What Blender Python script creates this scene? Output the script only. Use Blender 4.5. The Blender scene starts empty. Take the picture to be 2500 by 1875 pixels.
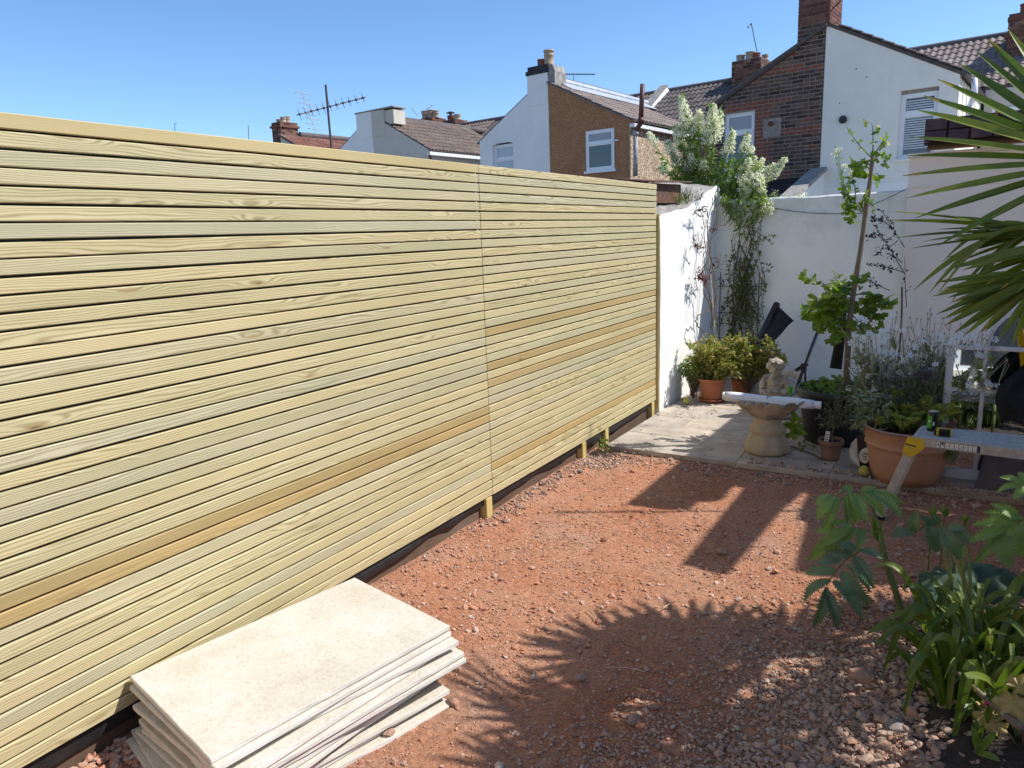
import bpy, bmesh, math, random
import numpy as np
from mathutils import Vector, Matrix, geometry

random.seed(11)
rng = np.random.default_rng(11)
scene = bpy.context.scene
COL = scene.collection
rad = math.radians

# ------------------------------------------------------------------ camera
PITCH, ROLL, YAW = 0.20335855, -0.03804105, -0.56244306
CAM = np.array([2.28345, 0.0, 1.50787])
FPX = 1752.22                      # focal length for a frame 2500 px wide
_F = np.array([math.sin(YAW) * math.cos(PITCH), math.cos(YAW) * math.cos(PITCH), -math.sin(PITCH)])
_R = np.array([math.cos(YAW), -math.sin(YAW), 0.0])
_U = np.cross(_R, _F)
_R2 = _R * math.cos(ROLL) + _U * math.sin(ROLL)
_U2 = np.cross(_R2, _F)
cam_data = bpy.data.cameras.new('camera')
cam_data.sensor_fit = 'HORIZONTAL'
cam_data.sensor_width = 36.0
cam_data.lens = FPX / 2500.0 * 36.0
cam_data.clip_start = 0.05
cam_data.clip_end = 2000.0
cam = bpy.data.objects.new('camera', cam_data)
COL.objects.link(cam)
_m = Matrix(((_R2[0], _U2[0], -_F[0], CAM[0]), (_R2[1], _U2[1], -_F[1], CAM[1]),
             (_R2[2], _U2[2], -_F[2], CAM[2]), (0, 0, 0, 1)))
cam.matrix_world = _m
scene.camera = cam

# ------------------------------------------------------------------ sky, sun, exposure
SUN_ELEV, SUN_AZ = rad(49.0), rad(30.0)        # azimuth measured from +X towards +Y
SUN = Vector((math.cos(SUN_ELEV) * math.cos(SUN_AZ), math.cos(SUN_ELEV) * math.sin(SUN_AZ), math.sin(SUN_ELEV)))
world = bpy.data.worlds.new('World')
scene.world = world
world.use_nodes = True
wn = world.node_tree
bg = wn.nodes['Background']
sky = wn.nodes.new('ShaderNodeTexSky')
sky.sky_type = 'NISHITA'
sky.sun_disc = False
sky.sun_elevation = SUN_ELEV
sky.sun_rotation = math.atan2(SUN.x, SUN.y)
sky.air_density = 0.75
sky.dust_density = 0.3
sky.ozone_density = 3.0
hs = wn.nodes.new('ShaderNodeHueSaturation')      # the clear, deep blue of the photograph's sky
hs.inputs['Saturation'].default_value = 1.12
wn.links.new(sky.outputs[0], hs.inputs['Color'])
wn.links.new(hs.outputs[0], bg.inputs[0])
bg.inputs[1].default_value = 0.136
sun_data = bpy.data.lights.new('sun', 'SUN')
sun_data.energy = 3.7
sun_data.angle = rad(0.53)
sun_data.color = (1.0, 0.965, 0.91)
sun = bpy.data.objects.new('sun', sun_data)
sun.rotation_euler = SUN.to_track_quat('Z', 'Y').to_euler()
sun.location = (6, 4, 9)
COL.objects.link(sun)
scene.view_settings.view_transform = 'Standard'
scene.view_settings.look = 'None'
scene.view_settings.gamma = 1.0
scene.view_settings.use_curve_mapping = False
scene.view_settings.exposure = 0.69
scene.cycles.max_bounces = 8
scene.cycles.transparent_max_bounces = 8

# ------------------------------------------------------------------ levels
GZ, PZ = -0.14, -0.10              # garden ground, top of the patio


def ray(px, py):
    d = _R2 * ((px - 1250.0) / FPX) - _U2 * ((py - 937.5) / FPX) + _F
    return d


def hit(px, py, axis, val):
    """Where the line of sight through a photo pixel meets the plane x, y or z = val."""
    d = ray(px, py)
    return CAM + d * ((val - CAM[axis]) / d[axis])


# ------------------------------------------------------------------ geometry container
class Geo:
    def __init__(self):
        self.V, self.F, self.n = [], [], 0

    def add(self, V, F):
        V = np.asarray(V, dtype=np.float64).reshape(-1, 3)
        if isinstance(F, np.ndarray):
            self.F.append(('u', F.astype(np.int64) + self.n))
        else:
            self.F.append(('l', [tuple(i + self.n for i in f) for f in F]))
        self.V.append(V)
        self.n += len(V)
        return self

    def mesh(self, name, origin=(0, 0, 0), smooth=False):
        V = np.concatenate(self.V) - np.asarray(origin, dtype=np.float64)
        starts, idx, pos = [], [], 0
        for kind, F in self.F:
            if kind == 'u':
                k = F.shape[1]
                starts.append(pos + np.arange(len(F)) * k)
                idx.append(F.ravel())
                pos += F.size
            else:
                for f in F:
                    starts.append(np.array([pos]))
                    idx.append(np.array(f))
                    pos += len(f)
        starts = np.concatenate(starts)
        idx = np.concatenate(idx)
        me = bpy.data.meshes.new(name)
        me.vertices.add(len(V))
        me.vertices.foreach_set('co', V.astype(np.float32).ravel())
        me.loops.add(len(idx))
        me.loops.foreach_set('vertex_index', idx.astype(np.int32))
        me.polygons.add(len(starts))
        me.polygons.foreach_set('loop_start', starts.astype(np.int32))
        me.polygons.foreach_set('use_smooth', np.full(len(starts), bool(smooth)))
        me.update(calc_edges=True)
        me.validate()
        return me


ORG = {}


def tag(o, label=None, cat=None, group=None, kind=None):
    if label: o['label'] = label
    if cat: o['category'] = cat
    if group: o['group'] = group
    if kind: o['kind'] = kind
    return o


def thing(name, label, cat, loc=(0, 0, 0), group=None):
    """An Empty at the thing's base that parents its parts."""
    o = bpy.data.objects.new(name, None)
    o.empty_display_size = 0.1
    COL.objects.link(o)
    o.location = loc
    ORG[o.name] = np.array(loc, dtype=np.float64)
    return tag(o, label, cat, group)


def link(name, me, m, parent=None, org=(0, 0, 0)):
    o = bpy.data.objects.new(name, me)
    COL.objects.link(o)
    if m is not None and not me.materials:
        me.materials.append(m)
    if parent is not None:
        o.parent = parent
        ORG[o.name] = ORG[parent.name]
    else:
        o.location = org
        ORG[o.name] = np.array(org, dtype=np.float64)
    return o


def part(name, g, m, parent, smooth=False, label=None, kind=None):
    """One mesh object under its thing (or under a part: a sub-part); g is in world coordinates."""
    o = link(name, g.mesh(name, ORG[parent.name], smooth), m, parent)
    return tag(o, label, None, None, kind)


def solo(name, g, m, label=None, cat=None, group=None, loc=None, smooth=False, kind=None):
    """A thing that is one mesh."""
    if loc is None:
        loc = np.concatenate(g.V).mean(axis=0)
    o = link(name, g.mesh(name, loc, smooth), m, None, loc)
    return tag(o, label, cat, group, kind)


def piece(name, me, m, parent, M):
    """A piece sharing mesh data, placed by a world matrix under its parent."""
    o = bpy.data.objects.new(name, me)
    COL.objects.link(o)
    if m is not None and not me.materials:
        me.materials.append(m)
    o.parent = parent
    off = Vector(ORG[parent.name])
    M = M.copy()
    M.translation = M.translation - off
    o.matrix_local = M
    ORG[o.name] = ORG[parent.name]
    return o


def mat3(x, y, z, t):
    return Matrix(((x[0], y[0], z[0], t[0]), (x[1], y[1], z[1], t[1]), (x[2], y[2], z[2], t[2]), (0, 0, 0, 1)))


# ------------------------------------------------------------------ shapes
def box(x0, x1, y0, y1, z0, z1):
    V = [(x0, y0, z0), (x1, y0, z0), (x1, y1, z0), (x0, y1, z0), (x0, y0, z1), (x1, y0, z1), (x1, y1, z1), (x0, y1, z1)]
    F = np.array([(0, 3, 2, 1), (4, 5, 6, 7), (0, 1, 5, 4), (1, 2, 6, 5), (2, 3, 7, 6), (3, 0, 4, 7)])
    return np.array(V, float), F


_bev = {}


def bevbox(sx, sy, sz, b=0.003, seg=1):
    key = (round(sx, 4), round(sy, 4), round(sz, 4), b, seg)
    if key not in _bev:
        bm = bmesh.new()
        bmesh.ops.create_cube(bm, size=1.0)
        bmesh.ops.scale(bm, vec=(sx, sy, sz), verts=bm.verts)
        bmesh.ops.bevel(bm, geom=bm.edges[:], offset=b, segments=seg, affect='EDGES', profile=0.5)
        bm.verts.index_update()
        _bev[key] = (np.array([v.co[:] for v in bm.verts]), [tuple(v.index for v in f.verts) for f in bm.faces])
        bm.free()
    return _bev[key]


def norm(v):
    v = np.asarray(v, float)
    return v / max(1e-9, np.linalg.norm(v))


def bar(a, b, w, t, up=(0, 0, 1), bev=0.0):
    """A rectangular bar from a to b, w wide across 'up', t thick along 'up'."""
    a, b = np.asarray(a, float), np.asarray(b, float)
    d = b - a
    L = np.linalg.norm(d)
    y = d / L
    x = norm(np.cross(y, up))
    z = np.cross(x, y)
    V, F = bevbox(w, L, t, bev) if bev else box(-w / 2, w / 2, -L / 2, L / 2, -t / 2, t / 2)
    return V @ np.array([x, y, z]) + (a + b) / 2, F


def tube(P, R, n=6, cap=True):
    P = np.asarray(P, float)
    m = len(P)
    R = np.full(m, R, float) if np.isscalar(R) else np.asarray(R, float)
    T = np.gradient(P, axis=0)
    T /= np.maximum(1e-9, np.linalg.norm(T, axis=1))[:, None]
    ref = np.array([0, 0, 1.0]) if abs(T[0][2]) < 0.9 else np.array([1.0, 0, 0])
    V = []
    x = norm(np.cross(T[0], ref))
    for i in range(m):
        x = norm(x - T[i] * np.dot(x, T[i]))
        y = np.cross(T[i], x)
        a = np.arange(n) * 2 * math.pi / n
        V.append(P[i] + R[i] * (np.cos(a)[:, None] * x + np.sin(a)[:, None] * y))
    V = np.concatenate(V)
    F = [(i * n + k, i * n + (k + 1) % n, (i + 1) * n + (k + 1) % n, (i + 1) * n + k) for i in range(m - 1) for k in range(n)]
    if cap:
        F.append(tuple(range(n - 1, -1, -1)))
        F.append(tuple((m - 1) * n + k for k in range(n)))
    return V, F


def lathe(prof, n=32, c=(0, 0, 0), wob=None, cap=False):
    """Turn (radius, height) pairs about the vertical axis; wob(angle, i) scales the radius."""
    V, m = [], len(prof)
    for i, (r, z) in enumerate(prof):
        for k in range(n):
            a = 2 * math.pi * k / n
            s = wob(a, i) if wob else 1.0
            V.append((c[0] + r * s * math.cos(a), c[1] + r * s * math.sin(a), c[2] + z))
    F = [(i * n + k, i * n + (k + 1) % n, (i + 1) * n + (k + 1) % n, (i + 1) * n + k) for i in range(m - 1) for k in range(n)]
    if cap:
        F.append(tuple(range(n - 1, -1, -1)))
        F.append(tuple((m - 1) * n + k for k in range(n)))
    return np.array(V), F


def ribbon(P, W, nrm, fold=0.0):
    """A leaf blade: centre line P, widths W, face normal nrm; fold lifts both edges."""
    P = np.asarray(P, float)
    T = np.gradient(P, axis=0)
    V = []
    for i in range(len(P)):
        t = norm(T[i])
        s = norm(np.cross(t, nrm))
        n = np.cross(s, t)
        w = W[i] / 2
        V += [P[i] - s * w + n * fold * w, P[i], P[i] + s * w + n * fold * w]
    F = []
    for i in range(len(P) - 1):
        a = 3 * i
        F += [(a, a + 1, a + 4, a + 3), (a + 1, a + 2, a + 5, a + 4)]
    return np.array(V), np.array(F)


def curve(a, b, sag=(0, 0, 0), n=8):
    """Quadratic arc from a to b pulled by sag at the middle."""
    t = np.linspace(0, 1, n)[:, None]
    a, b = np.asarray(a, float), np.asarray(b, float)
    return a + (b - a) * t + 4 * t * (1 - t) * np.asarray(sag, float)


def rand_rot(n):
    q = rng.normal(size=(n, 4))
    q /= np.linalg.norm(q, axis=1)[:, None]
    w, x, y, z = q.T
    return np.stack([np.stack([1 - 2 * (y * y + z * z), 2 * (x * y - z * w), 2 * (x * z + y * w)], -1),
                     np.stack([2 * (x * y + z * w), 1 - 2 * (x * x + z * z), 2 * (y * z - x * w)], -1),
                     np.stack([2 * (x * z - y * w), 2 * (y * z + x * w), 1 - 2 * (x * x + y * y)], -1)], 1)


def frames(D, N=None):
    """Rotation matrices whose local Y is D and local Z leans to N."""
    D = np.asarray(D, float)
    D = D / np.linalg.norm(D, axis=1)[:, None]
    if N is None:
        N = np.tile([0, 0, 1.0], (len(D), 1)) + rng.normal(size=D.shape) * 0.5
    X = np.cross(D, N)
    X /= np.maximum(1e-9, np.linalg.norm(X, axis=1))[:, None]
    Z = np.cross(X, D)
    return np.stack([X, D, Z], -1)


def swarm(g, tpl, P, R, S):
    """Copies of a small template (leaf, petal, pebble) joined into g."""
    Vt, Ft = tpl
    P = np.asarray(P, float)
    S = np.asarray(S, float)
    S3 = S if S.ndim == 2 else np.repeat(S[:, None], 3, 1)
    V = np.einsum('nij,nkj->nki', R, Vt[None] * S3[:, None, :]) + P[:, None, :]
    n, k = len(P), len(Vt)
    F = (Ft[None] + (np.arange(n) * k)[:, None, None]).reshape(-1, Ft.shape[1])
    g.add(V.reshape(-1, 3), F)


def _ico():
    bm = bmesh.new()
    bmesh.ops.create_icosphere(bm, subdivisions=1, radius=1.0)
    V = np.array([v.co[:] for v in bm.verts])
    F = np.array([[v.index for v in f.verts] for f in bm.faces])
    bm.free()
    return V, F


ICO = _ico()


def _ico2():
    bm = bmesh.new()
    bmesh.ops.create_icosphere(bm, subdivisions=3, radius=1.0)
    V = np.array([v.co[:] for v in bm.verts])
    F = np.array([[v.index for v in f.verts] for f in bm.faces])
    bm.free()
    return V, F


ICO2 = _ico2()


def rock_tpl():
    V = ICO[0] * rng.uniform(0.62, 1.18, (len(ICO[0]), 1))
    return V * np.array([1.0, rng.uniform(0.65, 0.95), rng.uniform(0.42, 0.7)]), ICO[1]


ROCKS = [rock_tpl() for _ in range(10)]


def vnoise(x, y, s, seed=0):
    """Smooth value noise on a grid of spacing s, in -1..1."""
    r = np.random.default_rng(seed + 77).uniform(-1, 1, (64, 64))
    u, v = np.asarray(x) / s + 500.0, np.asarray(y) / s + 500.0
    i, j = np.floor(u).astype(int), np.floor(v).astype(int)
    a, b = u - i, v - j
    a, b = a * a * (3 - 2 * a), b * b * (3 - 2 * b)
    g = lambda p, q: r[p % 64, q % 64]
    return (g(i, j) * (1 - a) + g(i + 1, j) * a) * (1 - b) + (g(i, j + 1) * (1 - a) + g(i + 1, j + 1) * a) * b


# ------------------------------------------------------------------ materials
def _nodes(name):
    m = bpy.data.materials.new(name)
    m.use_nodes = True
    nt = m.node_tree
    return m, nt, nt.nodes['Principled BSDF']


def N(nt, t, **kw):
    n = nt.nodes.new(t)
    for k, v in kw.items():
        if k in n.inputs:
            n.inputs[k].default_value = v
        else:
            setattr(n, k, v)
    return n


def ramp(nt, fac, stops):
    r = nt.nodes.new('ShaderNodeValToRGB')
    e = r.color_ramp.elements
    while len(e) < len(stops): e.new(0.5)
    for el, (p, c) in zip(e, stops):
        el.position = p
        el.color = (*c, 1)
    nt.links.new(fac, r.inputs[0])
    return r.outputs[0]


def mixc(nt, fac, a, b, mode='MIX'):
    n = nt.nodes.new('ShaderNodeMix')
    n.data_type = 'RGBA'
    n.blend_type = mode
    for s, v in ((n.inputs[0], fac), (n.inputs[6], a), (n.inputs[7], b)):
        if hasattr(v, 'links'):
            nt.links.new(v, s)
        else:
            s.default_value = v if isinstance(v, (int, float)) else (*v, 1)
    return n.outputs[2]


def math_(nt, op, a, b=0.0, c=0.0):
    n = nt.nodes.new('ShaderNodeMath')
    n.operation = op
    for s, v in zip(n.inputs, (a, b, c)):
        if hasattr(v, 'links'): nt.links.new(v, s)
        else: s.default_value = v
    return n.outputs[0]


def coords(nt, scale=(1, 1, 1), kind='Object', shift=True):
    tc = nt.nodes.new('ShaderNodeTexCoord')
    mp = nt.nodes.new('ShaderNodeMapping')
    mp.inputs['Scale'].default_value = scale
    nt.links.new(tc.outputs[kind], mp.inputs['Vector'])
    if shift:
        oi = nt.nodes.new('ShaderNodeObjectInfo')
        sc = nt.nodes.new('ShaderNodeVectorMath')
        sc.operation = 'SCALE'
        sc.inputs[0].default_value = (37.0, 91.0, 53.0)
        nt.links.new(oi.outputs['Random'], sc.inputs['Scale'])
        nt.links.new(sc.outputs[0], mp.inputs['Location'])
    return mp.outputs[0]


def noise(nt, vec, scale, detail=4.0, rough=0.55):
    n = nt.nodes.new('ShaderNodeTexNoise')
    n.inputs['Scale'].default_value = scale
    n.inputs['Detail'].default_value = detail
    n.inputs['Roughness'].default_value = rough
    nt.links.new(vec, n.inputs['Vector'])
    return n.outputs[0]


def bump(nt, bsdf, h, strength=0.3, dist=0.01):
    b = nt.nodes.new('ShaderNodeBump')
    b.inputs['Strength'].default_value = strength
    b.inputs['Distance'].default_value = dist
    nt.links.new(h, b.inputs['Height'])
    nt.links.new(b.outputs[0], bsdf.inputs['Normal'])


def plain(name, c1, c2=None, rough=0.6, scale=8.0, bmp=0.0, bscale=60.0, metal=0.0, spec=0.4, stain=None, sscale=1.5, stain_lo=0.55, stain_hi=0.75, dist=0.01, coat=0.0):
    """Two-tone mottled surface, with an optional third colour in larger stains and a fine relief."""
    m, nt, b = _nodes(name)
    b.inputs['Roughness'].default_value = rough
    b.inputs['Metallic'].default_value = metal
    b.inputs['Specular IOR Level'].default_value = spec
    b.inputs['Coat Weight'].default_value = coat
    v = coords(nt)
    if c2 is None: c2 = tuple(x * 0.82 for x in c1)
    col = ramp(nt, noise(nt, v, scale), [(0.35, c1), (0.65, c2)])
    if stain:
        s = ramp(nt, noise(nt, v, sscale, 6.0, 0.62), [(stain_lo, (0, 0, 0)), (stain_hi, (1, 1, 1))])
        col = mixc(nt, s, col, stain)
    nt.links.new(col, b.inputs['Base Color'])
    if bmp: bump(nt, b, noise(nt, v, bscale, 5.0, 0.6), bmp, dist)
    return m


def island(name, stops, rough=0.75, bmp=0.0, bscale=120.0, trans=0.0, spec=0.35, per_object=False, mottle=0.25, mscale=30.0, tcol=None):
    """Every loose piece (leaf, stone, brick) takes its own tone from the ramp."""
    m, nt, b = _nodes(name)
    b.inputs['Roughness'].default_value = rough
    b.inputs['Specular IOR Level'].default_value = spec
    if per_object:
        r = nt.nodes.new('ShaderNodeObjectInfo').outputs['Random']
    else:
        r = nt.nodes.new('ShaderNodeNewGeometry').outputs['Random Per Island']
    col = ramp(nt, r, stops)
    v = coords(nt, shift=per_object)
    if mottle:
        nz = noise(nt, v, mscale, 4.0)
        dk = ramp(nt, nz, [(0.3, (1 - mottle,) * 3), (0.7, (1 + mottle * 0.5,) * 3)])
        col = mixc(nt, 1.0, col, dk, 'MULTIPLY')
    nt.links.new(col, b.inputs['Base Color'])
    if bmp: bump(nt, b, noise(nt, v, bscale, 4.0), bmp, 0.004)
    if trans:
        t = nt.nodes.new('ShaderNodeBsdfTranslucent')
        nt.links.new(mixc(nt, 1.0, col, tcol or (1.3, 1.5, 0.5), 'MULTIPLY'), t.inputs[0])
        mx = nt.nodes.new('ShaderNodeMixShader')
        mx.inputs[0].default_value = trans
        nt.links.new(b.outputs[0], mx.inputs[1])
        nt.links.new(t.outputs[0], mx.inputs[2])
        nt.links.new(mx.outputs[0], nt.nodes['Material Output'].inputs[0])
    return m


def timber(name, light, dark, line=0.55, knot=(0.16, 0.10, 0.045), rough=0.62, ax=1, face=2, knots=True, gscale=1.0):
    """Sawn softwood: grain runs along axis ax, lines stack along axis 'face', every board its own figure."""
    m, nt, b = _nodes(name)
    b.inputs['Roughness'].default_value = rough
    b.inputs['Specular IOR Level'].default_value = 0.25
    v = coords(nt)
    sp = nt.nodes.new('ShaderNodeSeparateXYZ')
    nt.links.new(v, sp.inputs[0])
    L, Z = sp.outputs[ax], sp.outputs[face]
    def vec(sl, sz):
        c = nt.nodes.new('ShaderNodeCombineXYZ')
        nt.links.new(math_(nt, 'MULTIPLY', L, sl), c.inputs[0])
        nt.links.new(math_(nt, 'MULTIPLY', Z, sz), c.inputs[1])
        return c.outputs[0]
    n1 = noise(nt, vec(1.5 * gscale, 14 * gscale), 1.0, 2.0, 0.5)
    n2 = noise(nt, vec(7 * gscale, 60 * gscale), 1.0, 3.0, 0.6)
    vo = nt.nodes.new('ShaderNodeTexVoronoi')
    vo.inputs['Scale'].default_value = 1.0
    nt.links.new(vec(2.1 * gscale, 11 * gscale), vo.inputs['Vector'])
    d = vo.outputs['Distance']
    kn = ramp(nt, d, [(0.0, (1, 1, 1)), (0.30, (0, 0, 0))])
    oi0 = nt.nodes.new('ShaderNodeObjectInfo')
    w = math_(nt, 'MULTIPLY', Z, math_(nt, 'MULTIPLY_ADD', oi0.outputs['Random'], 700.0 * gscale, 420.0 * gscale))
    w = math_(nt, 'ADD', w, math_(nt, 'MULTIPLY', n1, 46.0))
    if knots: w = math_(nt, 'ADD', w, math_(nt, 'MULTIPLY', kn, 18.0))
    w = math_(nt, 'ADD', w, math_(nt, 'MULTIPLY', n2, 3.5))
    g = math_(nt, 'MULTIPLY_ADD', math_(nt, 'SINE', w), 0.5, 0.5)
    g = math_(nt, 'POWER', g, 2.2)
    fl = math_(nt, 'MULTIPLY_ADD', math_(nt, 'SINE', math_(nt, 'ADD', math_(nt, 'MULTIPLY', Z, 1750.0 * gscale), math_(nt, 'ADD', math_(nt, 'MULTIPLY', n1, 24.0), math_(nt, 'MULTIPLY', n2, 5.0)))), 0.5, 0.5)
    g = math_(nt, 'ADD', math_(nt, 'MULTIPLY', g, 0.68), math_(nt, 'MULTIPLY', fl, 0.32))
    col = mixc(nt, math_(nt, 'MULTIPLY', g, line), light, dark)
    big = ramp(nt, noise(nt, vec(0.9, 6), 1.0, 3.0), [(0.3, (0.86, 0.86, 0.80)), (0.7, (1.08, 1.05, 1.02))])
    col = mixc(nt, 1.0, col, big, 'MULTIPLY')
    oi = nt.nodes.new('ShaderNodeObjectInfo')
    tone = ramp(nt, oi.outputs['Random'], [(0.0, (1.04, 1.01, 0.96)), (0.35, (0.97, 0.99, 1.0)), (0.65, (1.07, 1.04, 0.98)), (1.0, (0.92, 0.96, 1.0))])
    col = mixc(nt, 1.0, col, tone, 'MULTIPLY')
    if knots:
        kc = ramp(nt, d, [(0.045, (1, 1, 1)), (0.115, (0, 0, 0))])
        col = mixc(nt, math_(nt, 'MULTIPLY', kc, 0.75), col, (0.30, 0.20, 0.085))
        core = ramp(nt, d, [(0.018, (1, 1, 1)), (0.05, (0, 0, 0))])
        col = mixc(nt, math_(nt, 'MULTIPLY', core, 0.9), col, (0.07, 0.045, 0.025))
    nt.links.new(col, b.inputs['Base Color'])
    bump(nt, b, math_(nt, 'SUBTRACT', math_(nt, 'MULTIPLY', n2, 0.6), math_(nt, 'MULTIPLY', g, 0.5)), 0.12, 0.001)
    return m


def render_wall(name, base, grime, green=(0.30, 0.34, 0.27), amt=0.5, rough=0.8, streak=True, bscale=45.0, bstr=0.25, rim=None):
    """Painted render: faint patches, run-down streaks, fine roughcast relief."""
    m, nt, b = _nodes(name)
    b.inputs['Roughness'].default_value = rough
    b.inputs['Specular IOR Level'].default_value = 0.2
    v = coords(nt, kind='Object')
    col = ramp(nt, noise(nt, v, 1.6, 5.0, 0.6), [(0.35, base), (0.75, tuple(x * 0.9 for x in base))])
    if streak:
        vs = coords(nt, (9, 9, 0.8))
        s = ramp(nt, noise(nt, vs, 1.0, 6.0, 0.65), [(0.52, (0, 0, 0)), (0.80, (1, 1, 1))])
        p = ramp(nt, noise(nt, v, 1.1, 3.0), [(0.42, (0, 0, 0)), (0.7, (1, 1, 1))])
        f = math_(nt, 'MULTIPLY', math_(nt, 'MULTIPLY', s, p), amt)
        col = mixc(nt, f, col, grime)
        p2 = ramp(nt, noise(nt, v, 2.3, 6.0, 0.7), [(0.55, (0, 0, 0)), (0.78, (1, 1, 1))])
        col = mixc(nt, math_(nt, 'MULTIPLY', p2, amt * 0.7), col, green)
    if rim:                                                      # algae that grows in a ragged band under the coping
        tc = nt.nodes.new('ShaderNodeTexCoord')
        sp = nt.nodes.new('ShaderNodeSeparateXYZ')
        nt.links.new(tc.outputs['Object'], sp.inputs[0])
        zz = math_(nt, 'ADD', sp.outputs[2], math_(nt, 'MULTIPLY', noise(nt, coords(nt, (2.2, 2.2, .6)), 1.5, 6.0, 0.65), rim[2]))
        band = ramp(nt, math_(nt, 'DIVIDE', zz, 3.0), [(rim[0] / 3, (0, 0, 0)), (rim[1] / 3, (1, 1, 1))])
        fine = ramp(nt, noise(nt, v, 5.0, 7.0, 0.7), [(0.38, (0.15,) * 3), (0.66, (1, 1, 1))])
        col = mixc(nt, math_(nt, 'MULTIPLY', math_(nt, 'MULTIPLY', band, fine), 0.55), col, green)
    nt.links.new(col, b.inputs['Base Color'])
    bump(nt, b, noise(nt, v, bscale, 6.0, 0.65), bstr, 0.006)
    return m


def glass_mat(name, col, rough=0.04, spec=0.6):
    m, nt, b = _nodes(name)
    b.inputs['Base Color'].default_value = (*col, 1)
    b.inputs['Roughness'].default_value = rough
    b.inputs['Specular IOR Level'].default_value = spec
    return m


M = {}
M['slat'] = timber('treated_pine', (0.575, 0.515, 0.32), (0.28, 0.225, 0.11), 0.95)
M['slat_grey'] = timber('greyish_pine', (0.545, 0.505, 0.345), (0.27, 0.23, 0.13), 0.95)
M['slat_brown'] = timber('brown_pine', (0.44, 0.335, 0.16), (0.29, 0.20, 0.085), 0.75)
M['slat_cap'] = timber('warm_pine_cap', (0.57, 0.455, 0.235), (0.42, 0.30, 0.13), 0.6)
M['post'] = timber('post_pine', (0.58, 0.46, 0.20), (0.40, 0.28, 0.10), 0.5, ax=2, face=1)
M['dark_sheet'] = plain('black_membrane', (0.012, 0.012, 0.013), (0.02, 0.02, 0.021), 0.5, 20, 0.4, 30)
M['gravel_board'] = plain('brown_board', (0.13, 0.085, 0.055), (0.10, 0.06, 0.04), 0.8, 6, 0.3, 40, stain=(0.17, 0.12, 0.09))
M['white_wall'] = render_wall('white_painted_render', (0.83, 0.825, 0.80), (0.55, 0.56, 0.52), (0.52, 0.56, 0.50), 0.8)
M['back_wall'] = render_wall('stained_white_render', (0.88, 0.87, 0.81), (0.34, 0.36, 0.32), (0.40, 0.45, 0.36), 0.6, rim=(1.75, 2.35, .9))
M['garage_wall'] = render_wall('pinkish_render', (0.82, 0.73, 0.68), (0.66, 0.60, 0.56), (0.6, 0.57, 0.52), 0.3)
M['house_white'] = render_wall('house_white_paint', (0.85, 0.83, 0.79), (0.55, 0.57, 0.58), (0.55, 0.57, 0.55), 0.3)
M['house_cream'] = render_wall('house_cream_render', (0.60, 0.55, 0.46), (0.36, 0.32, 0.26), (0.40, 0.37, 0.30), 0.6)
M['house_offwhite'] = render_wall('house_offwhite_render', (0.82, 0.79, 0.70), (0.52, 0.54, 0.50), (0.52, 0.56, 0.50), 0.35)
M['concrete'] = plain('old_cement', (0.36, 0.34, 0.31), (0.22, 0.21, 0.19), 0.9, 9, 0.6, 40, stain=(0.12, 0.12, 0.10), sscale=5)
M['lead'] = plain('lead_flashing', (0.50, 0.53, 0.57), (0.36, 0.39, 0.43), 0.5, 6, 0.3, 14, metal=0.3)
M['upvc'] = plain('white_plastic_frame', (0.80, 0.81, 0.82), (0.76, 0.77, 0.78), 0.35, 4)
M['pane'] = glass_mat('window_glass', (0.035, 0.045, 0.055), 0.03, 0.8)
M['pane_grey'] = glass_mat('obscured_glass', (0.30, 0.31, 0.34), 0.2, 0.5)
M['curtain'] = glass_mat('curtained_glass', (0.42, 0.47, 0.50), 0.08, 0.6)
M['blind'] = plain('blind_slats', (0.55, 0.57, 0.58), (0.5, 0.52, 0.53), 0.5)
M['iron'] = plain('dark_iron', (0.05, 0.045, 0.045), (0.09, 0.06, 0.05), 0.6, 20)
M['pipe_red'] = plain('red_brown_pipe', (0.10, 0.035, 0.03), (0.14, 0.06, 0.045), 0.55, 12)
M['pipe_grey'] = plain('grey_pipe', (0.42, 0.40, 0.39), (0.25, 0.23, 0.22), 0.6, 12)
M['alu'] = plain('dull_aluminium', (0.50, 0.485, 0.46), (0.37, 0.36, 0.34), 0.55, 30, 0.15, 90, metal=0.12)
M['black'] = plain('black_plastic', (0.014, 0.014, 0.016), (0.022, 0.022, 0.024), 0.42, 15, 0.1, 50)
M['white_plastic'] = plain('white_plastic', (0.80, 0.82, 0.84), (0.72, 0.75, 0.78), 0.3, 6, 0.15, 12)
M['soil'] = plain('dark_soil', (0.035, 0.026, 0.02), (0.07, 0.05, 0.04), 0.95, 40, 0.9, 90, dist=0.02)
M['bark'] = plain('smooth_bark', (0.24, 0.18, 0.13), (0.15, 0.115, 0.085), 0.85, 30, 0.6, 90)
M['stem_green'] = plain('green_stem', (0.16, 0.20, 0.07), (0.11, 0.14, 0.05), 0.6, 20)
M['stem_brown'] = plain('woody_stem', (0.17, 0.11, 0.07), (0.09, 0.06, 0.045), 0.8, 40)
M['stem_grey'] = plain('silver_stem', (0.38, 0.40, 0.32), (0.28, 0.305, 0.23), 0.8, 40)
# ================================================================== GROUND
def gz(x, y):
    x, y = np.asarray(x, float), np.asarray(y, float)
    z = GZ + 0.010 * vnoise(x, y, 0.55, 1) + 0.006 * vnoise(x, y, 0.17, 2)
    z = z + np.clip((x - 1.75) * 0.05, 0, 0.05) * np.clip((3.6 - y), 0, 1)
    z = z + 0.022 * np.clip(1 - x / 0.16, 0, 1) * np.clip((4.7 - y) * 3, 0, 1)
    return z


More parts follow.
